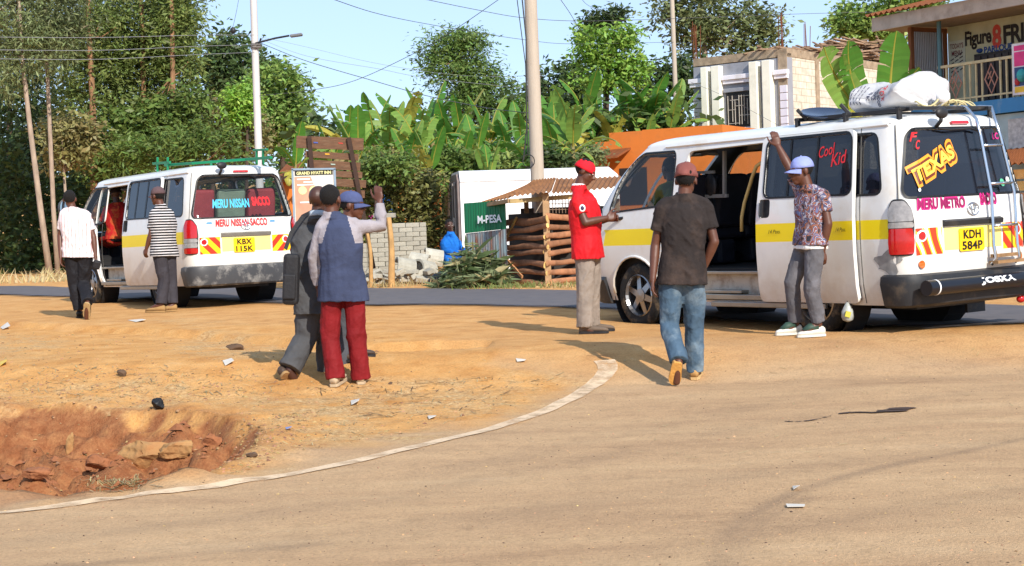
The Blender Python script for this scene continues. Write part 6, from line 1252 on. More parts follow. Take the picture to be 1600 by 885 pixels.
class Person:
    """joints are photo positions (x, y, extra depth) round the depth Y; every figure gets a body, clothes and a face"""
    def __init__(s, label, Y, J, face, up=(0, 0, 1), skin=SKIN, vox=.0075, group=None, hands=None, build='m', hs=1.0, girth=1.0):
        s.Y = Y; s.root = tag(bpy.data.objects.new('person', bpy.data.meshes.new('tmp')), label, 'person', group); COL.objects.link(s.root)
        s.J = {k: at(v[0], v[1], Y+(v[2] if len(v) > 2 else 0)) for k, v in J.items()}; j = s.J; s.vox = vox; k = hs; g = girth
        mb = MB(); s.fwd = unit(face)
        mid0 = (j['sl']+j['sr'])/2
        for a in ('sl', 'sr'):
            up_ = j['e'+a[1]][2] > j[a][2]; j[a] = j[a]+unit(mid0-j[a])*.022-V3((0, 0, .004 if up_ else .028))
        sh = unit(j['sr']-j['sl']); hp = unit(j['hr']-j['hl']); s.chest_f = unit(np.cross((0, 0, 1), sh)); s.hip_f = unit(np.cross((0, 0, 1), hp)); s.sh, s.hp = sh, hp
        s.mid_s = (j['sl']+j['sr'])/2; s.mid_h = (j['hl']+j['hr'])/2
        s.L, s.M = head(mb, j['head'], face, up, hs); s.hs = hs
        limb(mb, [j['neck']-V3((0, 0, .04)), (j['neck']+j['head'])/2, j['head']], [.060*k, .053*k, .05*k])
        mb.rings(s.torso(0.0, 1.0, [(0, .135, .09), (.25, .125, .085), (.6, .140, .098), (.85, .140, .085), (1, .105, .065)]))
        for a in 'lr':
            limb(mb, [j['s'+a], j['e'+a]], [.042*g, .038*g]); limb(mb, [j['e'+a], (j['e'+a]*.65+j['w'+a]*.35), j['w'+a]], [.040*g, .039*g, .026*g])
            d, sd, nn, cu = (hands or {}).get(a, (None,)*4)
            if d is None: d = unit(unit(j['w'+a]-j['e'+a])+V3((0, 0, -.3))); sd = s.hip_f; nn = -s.sh if a == 'r' else s.sh; cu = .45
            if cu != 'none': fingers(mb, j['w'+a], d, sd, nn, cu, k)
            limb(mb, [j['h'+a], (j['h'+a]+j['k'+a])/2, j['k'+a]], [.070*g, .064*g, .046*g]); limb(mb, [j['k'+a], j['k'+a]*.65+j['a'+a]*.35, j['a'+a]], [.044*g, .043*g, .034*g])
            limb(mb, [j['a'+a], (j['a'+a]+j['t'+a])/2, j['t'+a]], [.036, .038, .03])
        job(mb, 'person', [skin], None, vox, smooth=3); s.jidx = len(JOBS)-1
        JOBS[-1] = JOBS[-1][:3]+(None,)+JOBS[-1][4:]; s.body_job = JOBS[-1]; BODIES.append((s, len(JOBS)-1))
        em = MB()
        for x in (-.031, .031): em.ellipsoid(s.L(x, .083, .010), (.0135*k, .009*k, .0075*k), 0, 10, 6, s.M); em.ellipsoid(s.L(x, .0905, .010), (.0055*k, .003*k, .0055*k), 1, 8, 5, s.M)
        em.build('eyes', [EYEW, EYEB], s.root, smooth=True)
    def torso(s, t0, t1, prof, lift=0.0):
        """rings (t from hips 0 to shoulders 1, half width, half depth)"""
        out = []
        for t, a, b in prof:
            c = s.mid_h+(s.mid_s-s.mid_h)*t; r = unit(s.hp*(1-min(1, max(0, t)))+s.sh*min(1, max(0, t))); f = unit(np.cross((0, 0, 1), r)); out.append(oval(c+V3((0, 0, lift)), r, f, a, b, 22, .85))
        return out
    def shirt(s, mats, hem=-.12, sleeve=.55, loose=.02, fold=.008, zone=None, name='shirt', collar=True, sl_r=(.068, .066, .062), width=1.0, belly=0.0, cuff=None):
        j = s.J; mb = MB(); q = loose+.005; hd = np.linalg.norm(j['hr']-j['hl'])/2+.106
        mb.rings(s.torso(0, 1, [(hem, max(.165*width, hd)+q, .122+q), (.1, max(.158*width, hd-.012)+q, .116+q+belly*.5), (.35, .157*width+q, .108+q+belly), (.62, .170*width+q, .118+q), (.82, .176*width+q, .112+q), (1.0, .150*width+q, .092+q), (1.10, .085, .068)]))
        for a in 'lr':
            S_, E, W_ = j['s'+a], j['e'+a], j['w'+a]
            limb(mb, [j['neck']-V3((0, 0, .035)), S_+V3((0, 0, .016))], [.062, .056])
            if sleeve <= 1: p = [S_, S_+(E-S_)*sleeve*.5, S_+(E-S_)*sleeve]; r = sl_r
            else: u = sleeve-1; p = [S_, (S_+E)/2, E, E+(W_-E)*u*.5, E+(W_-E)*u]; r = (.064, .060, .054, .050, cuff or .042)
            d = unit(p[-1]-p[-2]); mb.tube([p[0]-unit(p[1]-p[0])*.035]+p+[p[-1]+d*.004], [r[0]*.80]+list(r)+[r[-1]*.985], n=14)
        if collar: mb.tube([j['neck']-V3((0, 0, .05)), j['neck']+V3((0, 0, .012))], [.084, .070], n=14)
        job(mb, name, mats, s.root, .0085, smooth=3, fold=fold, zone=zone, seed=int(s.Y*10))
    def trousers(s, mats, loose=.012, fold=.008, end=.97, flare=.075, knee=.072, thigh=.096, name='trousers', zone=None, top=.17, which='lr'):
        j = s.J; mb = MB(); q = loose
        hd = np.linalg.norm(j['hr']-j['hl'])/2+.082; mb.rings(s.torso(0, 1, [(-.16, .10, .085), (-.10, hd+q, .112+q), (0, hd+q, .114+q), (top, hd-.012+q, .104+q)]))
        for a in which:
            H, K, A = j['h'+a], j['k'+a], j['a'+a]; H = H+(K-H)*.14; e = K+(A-K)*end
            limb(mb, [H, (H+K)/2], [thigh+q, (thigh+knee)/2+q], 14); mb.tube([H, (H+K)/2, K, (K+e)/2, e, e+unit(e-K)*.004], [thigh+q, (thigh+knee)/2+q, knee+q, (knee+flare)/2+q, flare+q, flare+q-.002], n=14)
        kz = [(j['k'+a][2], j['a'+a][2]) for a in which]
        job(mb, name, mats, s.root, .0085, smooth=3, fold=fold, zone=zone, seed=int(s.Y*7)+3)
    def shoe(s, a, upper, sole, ln=.27, w=.046, up=None, heel=None, toe=None, h=.075, sole_t=.022, name='shoe'):
        j = s.J; A, T = j['a'+a], j['t'+a]
        d = unit(T-A); 
        if heel is None:
            d = unit(V3((d[0], d[1], 0))) if up is None else d; base = V3((A[0], A[1], min(A[2]-.075, T[2]-.02))) if up is None else A
            heel = (V3((A[0], A[1], 0))-V3((d[0], d[1], 0))*.055); heel[2] = gz(heel[0], heel[1])+.004; toe = heel+d*ln; toe[2] = gz(toe[0], toe[1])+.004
        heel, toe = V3(heel), V3(toe); d = unit(toe-heel); U = V3((0, 0, 1)) if up is None else unit(up); r = unit(np.cross(d, U)); U = np.cross(r, d); ln = np.linalg.norm(toe-heel)
        prof = [(0, .55, .8), (.06, .78, 1.0), (.2, .84, 1.02), (.35, .84, .92), (.5, .92, .72), (.68, 1.0, .6), (.84, .92, .5), (.95, .66, .36), (1, .3, .2)]
        m = MB(); m.rings([[heel+d*ln*t+U*sole_t+r*w*k*c+U*(h*hh*(.5+.5*sn) if sn > -.5 else 0) for c, sn in [(math.cos(x), math.sin(x)) for x in np.linspace(-math.pi/2, 1.5*math.pi, 15)[:-1]]] for t, k, hh in prof])
        o = m.build(name, upper, s.root, smooth=True)
        m = MB(); m.rings([[heel+d*ln*t+r*w*k*1.06*c+U*z for c, z in ((-1, 0), (1, 0), (1.03, sole_t), (-1.03, sole_t))] for t, k, hh in [(-.012, .5, 0)]+prof[1:-1]+[(1.01, .35, 0)]]); m.build('sole', sole, o, smooth='auto')
    def hair(s, z=.0, mat=HAIR, bald=False):
        m = MB(); k = s.hs; M = s.M; n, kk = 22, 14; vs = []
        m.ellipsoid(s.L(0, -.019, .036), (.0785*k, .096*k, .090*k), 0, n, kk, M); v = np.array(m.v); q = np.random.default_rng(2); v += q.normal(size=v.shape)*.0012; m.v = [tuple(x) for x in v]; m.build('hair', mat, s.root, smooth=True)
    def cap(s, mat, brim_dir=1, brim=True, h=1.0, brimmat=None, crumple=0.0, beanie=False, tilt=0.0, name='cap'):
        """cap crown over the skull with a curved brim"""
        k = s.hs; m = MB(); L = s.L; rows = 9; n = 26; rs = []; z0 = .028 if not beanie else .012
        for i in range(rows):
            t = i/(rows-1); a = t*math.pi/2; rr = math.cos(a)**.75; z = z0+(.098*h)*math.sin(a)
            ring_ = []
            for q in range(n):
                ph = 2*math.pi*q/n; w = 1+crumple*(math.sin(3*ph+5*t)+.6*math.sin(7*ph-9*t)); ring_.append(L(.088*rr*math.cos(ph)*w, -.014+.108*rr*math.sin(ph)*w+tilt*t*.03, z*(1+crumple*.4*math.sin(2*ph+3*t))))
            rs.append(ring_)
        rs.append([L(0, -.014+tilt*.03, z0+.098*h)]*n)
        m.rings(rs, 0, cap=False)
        o = m.build(name, mat, s.root, smooth=True); mo = o.modifiers.new('t', 'SOLIDIFY'); mo.thickness = .004
        m2 = MB(); m2.lathe([(.008, 0), (.006, .006), (0, .008)], L(0, -.014, z0+.098*h), s.M@V3((0, 0, 1)), n=8); m2.build('cap_button', mat, o)
        if brim:
            b = MB(); sg = brim_dir; rows_ = []
            for t in np.linspace(0, 1, 6):
                row = []
                for x in np.linspace(-1, 1, 11):
                    y0 = .094*math.sqrt(max(0, 1-(x*.86)**2)); ext = (.075*(1-abs(x)**2.4)+.004)*t; row.append(L(.080*x, sg*(y0+ext)-.012, .034-.024*x*x*(.4+t)-.018*t-.006))
                rows_.append(row)
            b.rings(rows_, 0, cap=False, close=False); bo = b.build('brim', brimmat or mat, o, smooth=True); mo = bo.modifiers.new('t', 'SOLIDIFY'); mo.thickness = .006
BODIES = []
def finish_people():
    ids = {}
    names = [(p, i) for p, i in BODIES]
    n0 = set(o.name for o in COL.objects)
    jobs = list(JOBS); run_jobs()
    # the remeshed body takes the place of each root's empty mesh
    new = [o for o in COL.objects if o.name not in n0]
    for (p, i) in names:
        o = new[i]; old = p.root.data; p.root.data = o.data; bpy.data.objects.remove(o); bpy.data.meshes.remove(old); new[i] = None
def stand(px, py, y_up): pass
FT = lambda px, py: on_ground(px, py)[1]
def ground_joint(P, a, px, py):          # put toe on the ground
    pass
# ---- man walking towards the right van, back to us
Y = FT(1075, 597)
C_BRN = cloth('faded brown black polo', '2C2625', dirt=('54443C', .38, 4)); DENIM = cloth('worn blue denim', '465A6C', dirt=('8A979E', .40, 5), vs=14); SANDAL = cloth('tan shoe', 'B08A58', bump=.1); SOLEY = pm('yellow rubber sole', 'C8924A', .7, .15, 20, bump=.3)
p = Person('man in faded dark polo and worn blue jeans walking towards the open van door', Y, dict(head=(1072, 283), neck=(1069, 304), sl=(1031, 319), sr=(1107, 319), el=(1024, 384, .03), er=(1116, 378, -.02), wl=(1020, 438, -.04), wr=(1101, 416, .03), hl=(1050, 428), hr=(1082, 428),
   kl=(1046, 508, .02), kr=(1085, 512, .10), al=(1060, 566, -.22), ar=(1086, 583, .12), tl=(1057, 597, -.18), tr=(1092, 594, .30)), (.25, 1, -.12), hands={'r': ((0, 0, -1), (0, 1, 0), (-1, 0, 0), .6)})
p.shirt([C_BRN], hem=-.17, sleeve=.62, loose=.018, width=.97, fold=.009, sl_r=(.070, .068, .072)); p.trousers([DENIM], thigh=.092, knee=.070, flare=.062, fold=.008)
gy = gz(*p.J['tl'][:2]); p.shoe('l', SANDAL, SOLEY, heel=p.J['al']+V3((-.012, -.05, -.005)), toe=(p.J['tl'][0]-.02, p.J['tl'][1]-.0, gy+.012), up=unit(V3((.05, .85, .35)))); p.shoe('r', SANDAL, cloth('pale sole', 'C0A070'))
p.hair(); p.cap(cloth('dusty red cap', '7E4A44', dirt=('A0706A', .38, 6)), brim=True, brim_dir=1, h=1.2, crumple=.075)
# ---- man in the red shirt, side on, looking at his hands
Y = FT(924, 522)
C_RED = cloth('red football shirt', 'C81A22', rough=.7, vs=5); C_BEI = cloth('dusty beige trousers', '8E8278', dirt=('6E6056', .3, 4)); SHOEG = cloth('grey brown shoe', '6A5C50', bump=.1)
p = Person('man in a red football shirt and red cap looking down at his hands', Y, dict(head=(914, 269), neck=(905, 289), sl=(922, 309, .17), sr=(900, 310, -.16), el=(930, 347, .26), er=(915, 348, -.20), wl=(950, 343, .07), wr=(947, 341, -.12), hl=(923, 396, .09), hr=(914, 397, -.09),
   kl=(924, 458, .12), kr=(914, 458, -.08), al=(924, 509, .16), ar=(914, 513, -.10), tl=(946, 517, .14), tr=(936, 521, -.12)), (.86, -.16, -.48), (.35, 0, .9), hands={'l': ((1, -.1, .15), (0, -.3, 1), (0, -1, -.2), 1.0), 'r': ((1, .15, .2), (0, .3, 1), (.1, 1, .2), 1.0)})
def zr(c):
    f = (c-V3(p_red.J['neck'])); return np.where((c[:, 2] > p_red.J['neck'][2]-.002), 1, 0)
p_red = p; p.shirt([C_RED, WHITES], hem=-.10, sleeve=.62, loose=.026, fold=.008, zone=zr); p.trousers([C_BEI], thigh=.090, knee=.076, flare=.076, loose=.012, fold=.008)
p.shoe('l', SHOEG, BLACKP, ln=.28); p.shoe('r', SHOEG, BLACKP, ln=.28); p.hair(); p.cap(cloth('bright red cap', 'D41F2C', rough=.8), brim=False, beanie=True, h=1.08)
cr = MB(); c = p.J['sr']*.25+p.J['er']*.75*0+p.J['sr']*.75; c = c+V3((.045, -.085, -.07)); cr.ellipsoid(c, (.030, .010, .036), 0); cr.ellipsoid(c+V3((0, -.006, 0)), (.018, .008, .022), 1); cr.build('shirt_badge', [WHITES, pm('dark badge', '3A2A50', .6)], p.root, smooth=True)
# ---- man in the patterned t-shirt leaning on the van
Y = FT(1262, 524)
C_PAT = pm('patterned t shirt', '5A5468', .85, .1, 8, bump=.25)
def patterned(m):
    N = m.node_tree.nodes; L = m.node_tree.links; tc = N.new('ShaderNodeTexCoord'); n = N.new('ShaderNodeTexNoise'); n.inputs['Scale'].default_value = 13; n.inputs['Detail'].default_value = 4; n.inputs['Distortion'].default_value = 1.2; L.new(tc.outputs['Object'], n.inputs['Vector'])
    r = N.new('ShaderNodeValToRGB'); e = r.color_ramp.elements; r.color_ramp.interpolation = 'CONSTANT'; st = [(0, '2C2A34'), (.40, '8E5A44'), (.46, '4A4A66'), (.52, 'A8A4AE'), (.57, '7A3E30'), (.63, '5E6488')]
    while len(e) < len(st): e.new(.5)
    for q, (a, c) in zip(e, st): q.position = a; q.color = (*lin(c), 1)
    L.new(n.outputs['Fac'], r.inputs[0]); L.new(r.outputs[0], N['Principled BSDF'].inputs['Base Color'])
patterned(C_PAT); JEANG = cloth('grey black jeans', '5C5A5E', dirt=('86848A', .3, 7), vs=12); SHOEW = pm('white trainer', 'D8D4C8', .5, .05, 12); SHOEGR = pm('green trainer panel', '2E463A', .6, .1, 12)
p = Person('man in a patterned t-shirt and blue cap leaning one raised hand on the van', Y, dict(head=(1252, 268), neck=(1262, 290), sl=(1288, 303, -.14), sr=(1250, 300, .16), el=(1294, 350, -.16), er=(1231, 258, .22), wl=(1285, 392, -.13), wr=(1216, 229, .27), hl=(1274, 382, -.09), hr=(1259, 381, .08),
   kl=(1268, 450, -.12), kr=(1237, 442, .05), al=(1279, 506, -.10), ar=(1243, 506, .10), tl=(1256, 520, -.12), tr=(1223, 519, .06)), (-1, -.28, -.10), (-.05, 0, 1), skin=SKIN, hands={'r': ((-.25, .1, 1), (-1, 0, -.2), (0, 1, .1), .35), 'l': ((0, 0, -1), (-1, 0, 0), (0, 1, 0), .5)})
pt_tee = p; p.shirt([C_PAT], hem=-.02, sleeve=.55, loose=.010, fold=.007, width=.93)
m = MB(); m.rings(p.torso(0, 1, [(-.10, .186, .132), (-.02, .183, .130), (.10, .160, .115)])); job(m, 'undershirt', [cloth('white undershirt', 'D8D6D4')], p.root, .0085, smooth=3, fold=.006)
p.trousers([JEANG], thigh=.082, knee=.062, flare=.052, fold=.007, end=.96); p.shoe('l', SHOEW, SHOEW, ln=.25, w=.040, h=.068, sole_t=.020); p.shoe('r', SHOEW, SHOEW, ln=.25, w=.040, h=.068, sole_t=.020)
for a in 'lr':
    A, T = p.J['a'+a], p.J['t'+a]; d = unit(V3((T[0]-A[0], T[1]-A[1], 0))); q = V3((A[0], A[1], gz(A[0], A[1])+.07))+d*.03; m = MB(); m.tube([q-d*.02+V3((0, 0, .02)), q+d*.05+V3((0, 0, .012)), q+d*.11-V3((0, 0, .018))], [.038, .039, .026], n=10); m.build('shoe_panel', SHOEGR, p.root, smooth=True)
p.hair(); p.cap(cloth('washed blue cap', '8A94CC', rough=.85), brim=True, h=1.05)
# ---- group of three in the middle
Y = FT(545, 602)
C_RAG = cloth('blue raglan body', '394058'); C_RAGS = cloth('pale grey raglan sleeve', '968F93'); C_MAR = cloth('dark red trousers', '78181C', rough=.75)
p = Person('man in blue raglan top and dark red trousers pointing with a raised arm', Y, dict(head=(517, 313), neck=(518, 333), sl=(499, 350, -.02), sr=(560, 350, .0), el=(490, 403, .02), er=(597, 353, .05), wl=(497, 448, .10), wr=(593, 316, .10), hl=(519, 452), hr=(553, 452),
   kl=(516, 530, .02), kr=(557, 528, .03), al=(524, 592, -.02), ar=(564, 592, .06), tl=(534, 602, .12), tr=(566, 602, .20)), (.35, 1, -.05), hands={'r': ((-.1, .1, 1), (-.9, .3, 0), (0, 1, .1), .5), 'l': ((0, .1, -1), (0, 1, 0), (1, 0, 0), .4)})
pr_ = p
def zrag(c):
    j = pr_.J; res = np.zeros(len(c), int)
    for a in 'lr':
        S_, E, W_ = j['s'+a], j['e'+a], j['w'+a]; n = unit(-pr_.sh if a == 'l' else pr_.sh); w = unit(n+V3((0, 0, .30))); ref = S_-n*.040+V3((0, 0, .0)); res |= (((c-ref)@w > 0) & (c[:, 2] > S_[2]-.13)).astype(int)
        for p0, p1 in ((S_, E), (E, W_)):
            ab = p1-p0; t = np.clip((c-p0)@ab/(ab@ab), .0, 1); dd = np.linalg.norm(c-p0-t[:, None]*ab, axis=1); res |= ((dd < .078) & ((c-S_)@n > -.012)).astype(int)
    return res
p.shirt([C_RAG, C_RAGS], hem=-.20, sleeve=1.92, loose=.014, fold=.007, zone=zrag, width=.98, name='raglan_top'); p.trousers([C_MAR], thigh=.082, knee=.070, flare=.070, loose=.010, fold=.007, end=1.0)
SHOEB = cloth('pale dusty shoe', 'B8A488', bump=.1); p.shoe('l', SHOEB, SHOEB, ln=.26); p.shoe('r', SHOEB, SHOEB, ln=.26); p.hair()
Y2 = Y+.32
C_SUIT = cloth('grey suit cloth', '4C4C4E', rough=.95); C_SHO = cloth('dark brown shoe', '4E4038', bump=.1, rough=.5)
p = Person('bald man in a grey suit jacket walking with a black shoulder bag', Y2, dict(head=(499, 313), neck=(496, 334), sl=(468, 352, .02), sr=(512, 350, .12), el=(462, 408, -.02), er=(515, 408, .15), wl=(466, 452, .0), wr=(515, 455, .15), hl=(482, 460), hr=(504, 458, .08),
   kl=(478, 528, .03), kr=(512, 530, .14), al=(452, 578, -.10), ar=(514, 588, .22), tl=(462, 597, -.06), tr=(520, 600, .34)), (.45, 1, 0), skin=SKIN2)
p.shirt([C_SUIT], hem=-.30, sleeve=1.95, loose=.018, fold=.009, name='jacket', cuff=.05, width=1.0); p.trousers([C_SUIT], thigh=.092, knee=.082, flare=.085, loose=.016, fold=.008)
gy = gz(*p.J['tl'][:2]); p.shoe('l', C_SHO, cloth('tan sole', 'A08058'), heel=p.J['al']+V3((-.05, -.05, -.045)), toe=(p.J['tl'][0]+.01, p.J['tl'][1]+.03, gy+.012), up=unit(V3((-.1, .75, .55)))); p.shoe('r', C_SHO, BLACKP)
m = MB(); m.tube([p.J['neck']+V3((0, -.01, -.03)), p.J['neck']+V3((0, 0, .015))], [.078, .066], n=14); m.build('shirt_collar', cloth('pale collar', 'A8B0B8'), p.root, smooth=True)
bag = thing('shoulder_bag', 'black shoulder bag hanging at the side of the grey suited man', 'bag'); a, b = at(441, 397, Y2-.22), at(469, 476, Y2-.22); BAGM = pm('black nylon', '1E1D20', .7, .12, 12, bump=.2)
m = MB(); c = (a+b)/2; m.box(c, (b[0]-a[0], .11, a[2]-b[2]), rot=(0, R(4), 0)); m.build('bag_body', BAGM, bag, bevel=.03); m = MB(); m.box(c+V3((-.01, -.06, -.06)), ((b[0]-a[0])*.8, .03, (a[2]-b[2])*.5), rot=(0, R(4), 0)); m.build('pocket', BAGM, bag, bevel=.015)
m = MB(); pp3 = [at(446, 390, Y2-.17), at(455, 365, Y2-.13), at(474, 338, Y2-.09), at(490, 330, Y2+.02), at(505, 350, Y2+.16)]; m.rings([[q+V3((-.014, 0, .012)), q+V3((.014, 0, -.006)), q+V3((.014, -.005, -.008)), q+V3((-.014, -.005, .010))] for q in pp3]); m.build('strap', BAGM, bag)
Y3 = Y+.75
p = Person('man in a dark blue cap facing right, mostly hidden behind the pointing man', Y3, dict(head=(550, 322), neck=(543, 342), sl=(540, 362, .16), sr=(536, 362, -.14), el=(545, 410, .2), er=(535, 412, -.16), wl=(556, 448, .15), wr=(545, 452, -.1), hl=(540, 455, .08), hr=(538, 455, -.08),
   kl=(548, 525, .1), kr=(536, 525, -.04), al=(548, 578, .1), ar=(530, 580, -.06), tl=(566, 588, .1), tr=(546, 592, -.06)), (1, -.12, -.08))
p.shirt([cloth('dark navy shirt', '24262E')], hem=-.15, sleeve=1.9, loose=.015, fold=.008); p.trousers([cloth('grey work trousers', '4C4E54')], fold=.01, flare=.07); p.shoe('l', C_SHO, BLACKP); p.shoe('r', C_SHO, BLACKP); p.hair(); p.cap(cloth('navy blue cap', '4A5276'), h=1.0, brim=True)
# ---- two men by the far minibus
Y = FT(128, 497)
def stripes(m, c1, c2, axis, sc, thr=.5, c3=None):
    N = m.node_tree.nodes; L = m.node_tree.links; tc = N.new('ShaderNodeTexCoord'); w = N.new('ShaderNodeTexWave'); w.bands_direction = axis; w.inputs['Scale'].default_value = sc; w.inputs['Distortion'].default_value = .35; w.inputs['Detail Scale'].default_value = 1.5; L.new(tc.outputs['Object'], w.inputs['Vector']); r = N.new('ShaderNodeValToRGB'); r.color_ramp.interpolation = 'CONSTANT'; e = r.color_ramp.elements; e[0].color = (*lin(c1), 1); e[1].position = thr; e[1].color = (*lin(c2), 1)
    L.new(w.outputs['Fac'], r.inputs[0]); L.new(r.outputs[0], N['Principled BSDF'].inputs['Base Color'])
C_WS = cloth('white striped shirt', 'D8CFD0'); stripes(C_WS, 'E2D8D8', 'C8A8A8', 'X', 7, .80); C_BLK = cloth('black trousers', '1E1D21', rough=.7); SHOEK = cloth('black shoe', '1A1816', bump=.1, rough=.4)
p = Person('man in a white striped shirt and black trousers walking away past the far minibus', Y, dict(head=(109, 312), neck=(113, 325), sl=(97, 332, -.02), sr=(137, 333, .04), el=(94, 368, .03), er=(146, 370, .02), wl=(95, 402, -.06), wr=(149, 402, -.02), hl=(112, 398), hr=(133, 398),
   kl=(116, 446, .05), kr=(131, 444, .04), al=(124, 486, .04), ar=(137, 474, -.32), tl=(128, 494, .18), tr=(135, 497, -.26)), (-.12, 1, 0))
p.shirt([C_WS], hem=-.08, sleeve=.72, loose=.022, fold=.008, width=1.06); p.trousers([C_BLK], thigh=.096, knee=.074, flare=.066, fold=.009)
gy = gz(*p.J['tr'][:2]); p.shoe('l', SHOEK, SHOEK); p.shoe('r', SHOEK, cloth('dusty tan sole', 'B09468'), heel=p.J['ar']+V3((0, -.05, .0)), toe=(p.J['tr'][0], p.J['tr'][1], gy+.012), up=unit(V3((.1, .85, .35)))); p.hair()
m = MB(); m.rings(p.torso(0, 1, [(-.005, .176, .132), (.06, .174, .130)])); m.build('belt', pm('black leather belt', '141214', .35), p.root, smooth=True)
hb = MB(); c = p.J['wr']+V3((.02, -.03, -.10)); hb.box(c, (.10, .06, .12), rot=(.2, .3, .1)); tag(hb.build('pouch', BAGM, bevel=.025), 'small black pouch held in the right hand of the white shirted man', 'pouch')
Y = FT(258, 487)
C_ST = cloth('black and white striped shirt', '888888'); stripes(C_ST, '18181B', 'C4C0C0', 'Z', 8.6, .60); C_DK = cloth('charcoal trousers', '38353A', rough=.8); BOOT = cloth('tan boot', '9A7A50', bump=.15)
p = Person('man in black and white striped t-shirt and dark cap beside the minibus', Y, dict(head=(246, 307), neck=(251, 321), sl=(238, 331, -.08), sr=(267, 331, .10), el=(236, 366, -.08), er=(270, 366, .1), wl=(229, 388, -.06), wr=(266, 394, .12), hl=(249, 394, -.06), hr=(264, 394, .08),
   kl=(257, 438, -.04), kr=(268, 437, .10), al=(252, 476, -.08), ar=(270, 476, .04), tl=(238, 482, -.06), tr=(256, 488, .0)), (-.8, .5, -.05))
p.shirt([C_ST], hem=-.12, sleeve=.74, loose=.022, fold=.008); p.trousers([C_DK], fold=.009, flare=.068, knee=.07, thigh=.088); p.shoe('l', BOOT, BOOT, ln=.28); p.shoe('r', BOOT, BOOT, ln=.28); p.hair(); p.cap(cloth('dusky maroon cap', '5E4A4C'), h=1.05)
# ---- woman in a red patterned dress boarding the far minibus
def vloc(vl, vr, q): return local(vl, vr, q)
LVL, LVR = (-4.3311, 23.2437, .472), (-.0095, .0086, 2.204)
def px_of(q):
    d = V3(q)-O; z = d@_f; return (IW/2+FL*(d@_r)/z, IH/2-FL*(d@_u)/z, d[1])
def seated(label, vl, vr, x, y, skin, top, scarf=None, seat=.78, vox=.011, lean=0.0, facing=1.0):
    T = lambda a, b, c: px_of(local(vl, vr, (x+a*facing, y+b, c))); Yb = local(vl, vr, (x, y, 1))[1]
    J = {k: (v[0], v[1], v[2]-Yb) for k, v in dict(head=T(.06+lean, 0, seat+.74), neck=T(.02+lean, 0, seat+.60), sl=T(lean, .19*facing, seat+.54), sr=T(lean, -.19*facing, seat+.54), el=T(.12, .23*facing, seat+.28), er=T(.12, -.23*facing, seat+.28), wl=T(.34, .14*facing, seat+.22), wr=T(.34, -.14*facing, seat+.22), hl=T(.05, .09*facing, seat+.06), hr=T(.05, -.09*facing, seat+.06), kl=T(.48, .10*facing, seat+.08), kr=T(.48, -.10*facing, seat+.08), al=T(.46, .1*facing, seat-.30), ar=T(.46, -.1*facing, seat-.30), tl=T(.6, .1*facing, seat-.36), tr=T(.6, -.1*facing, seat-.36)).items()}
    f = np.array(Euler(vr).to_matrix())@V3((facing, .0, -.05)); p = Person(label, Yb, J, f, skin=skin, vox=vox); p.shirt([top], hem=-.05, sleeve=.8, fold=.008); p.trousers([cloth('dark seated trousers', '2A2A30')], fold=.006)
    if scarf: p.cap(scarf, brim=False, beanie=True, h=1.15, name='headscarf')
    else: p.hair()
    return p
DRV = vp(RVL, RVR, 1046, 264, .12); DRV[0] -= .06
WOM = vp(LVL, LVR, 183, 303, .42)
C_DRESS = pm('red print dress', 'B01818', .85, .15, 6, dirt=('C8A040', .33, 7))
p = seated('woman in a red and gold print dress inside the far minibus doorway', LVL, LVR, WOM[0], WOM[1], SKIN2, C_DRESS, cloth('dark headscarf', '241A1C'), WOM[2]-.74)
m = MB(); m.rings([oval(p.mid_h*(1-t)+(p.J['kl']+p.J['kr'])/2*t+V3((0, 0, -.06*t)), p.hp, V3((0, 0, 1)), .20, .12, 18) for t in (-.15, .3, .7, 1.1)]); m.build('skirt', C_DRESS, p.root, smooth=True)
p = seated('driver of the near minibus seen through the front side window', RVL, RVR, DRV[0], DRV[1], SKIN2, cloth('lime green shirt', '8A9A3A'), None, DRV[2]-.74)
# ---- man in blue overalls behind the blocks, pair of people beyond
Y = 30.2; s_ = Y/FL
C_BLU = cloth('bright blue overalls', '1E6AC0')
p = Person('man in bright blue overalls crouching by the lorry doors', Y, dict(head=(702, 353), neck=(704, 363), sl=(714, 373, -.03), sr=(694, 373, .03), el=(722, 391, -.1), er=(695, 392, -.06), wl=(733, 392, -.3), wr=(712, 396, -.3), hl=(712, 407), hr=(700, 407),
   kl=(716, 408, -.38), kr=(703, 408, -.38), al=(714, 432, -.25), ar=(702, 432, -.25), tl=(716, 436, -.4), tr=(702, 436, -.4)), (.35, -1, -.1), skin=SKIN2, vox=.012)
p.shirt([C_BLU], hem=-.1, sleeve=1.85, loose=.03, fold=.008, name='overall_top'); p.trousers([C_BLU], loose=.02, name='overall_trousers'); p.shoe('l', SHOEK, SHOEK); p.shoe('r', SHOEK, SHOEK); p.hair()
for k, (x, lab, mt) in enumerate(((588, 'distant person in a pink top beyond the raised hand', cloth('pink top', 'C83A8A')), (601, 'distant person in a light blue top beyond the block stacks', cloth('light blue top', '3A80D0')))):
    Y = 36.0; p = Person(lab, Y, dict(head=(x, 296), neck=(x, 305), sl=(x-7, 310), sr=(x+7, 310), el=(x-9, 326), er=(x+9, 326), wl=(x-8, 340), wr=(x+8, 340), hl=(x-4, 348), hr=(x+4, 348), kl=(x-4, 378), kr=(x+4, 378), al=(x-4, 408), ar=(x+4, 408), tl=(x-4, 412, .15), tr=(x+4, 412, .15)), (0, 1, 0), skin=SKIN2, vox=.014)
    p.shirt([mt], hem=-.2, sleeve=.8, fold=.008); p.trousers([C_DK]); p.hair()
finish_people()
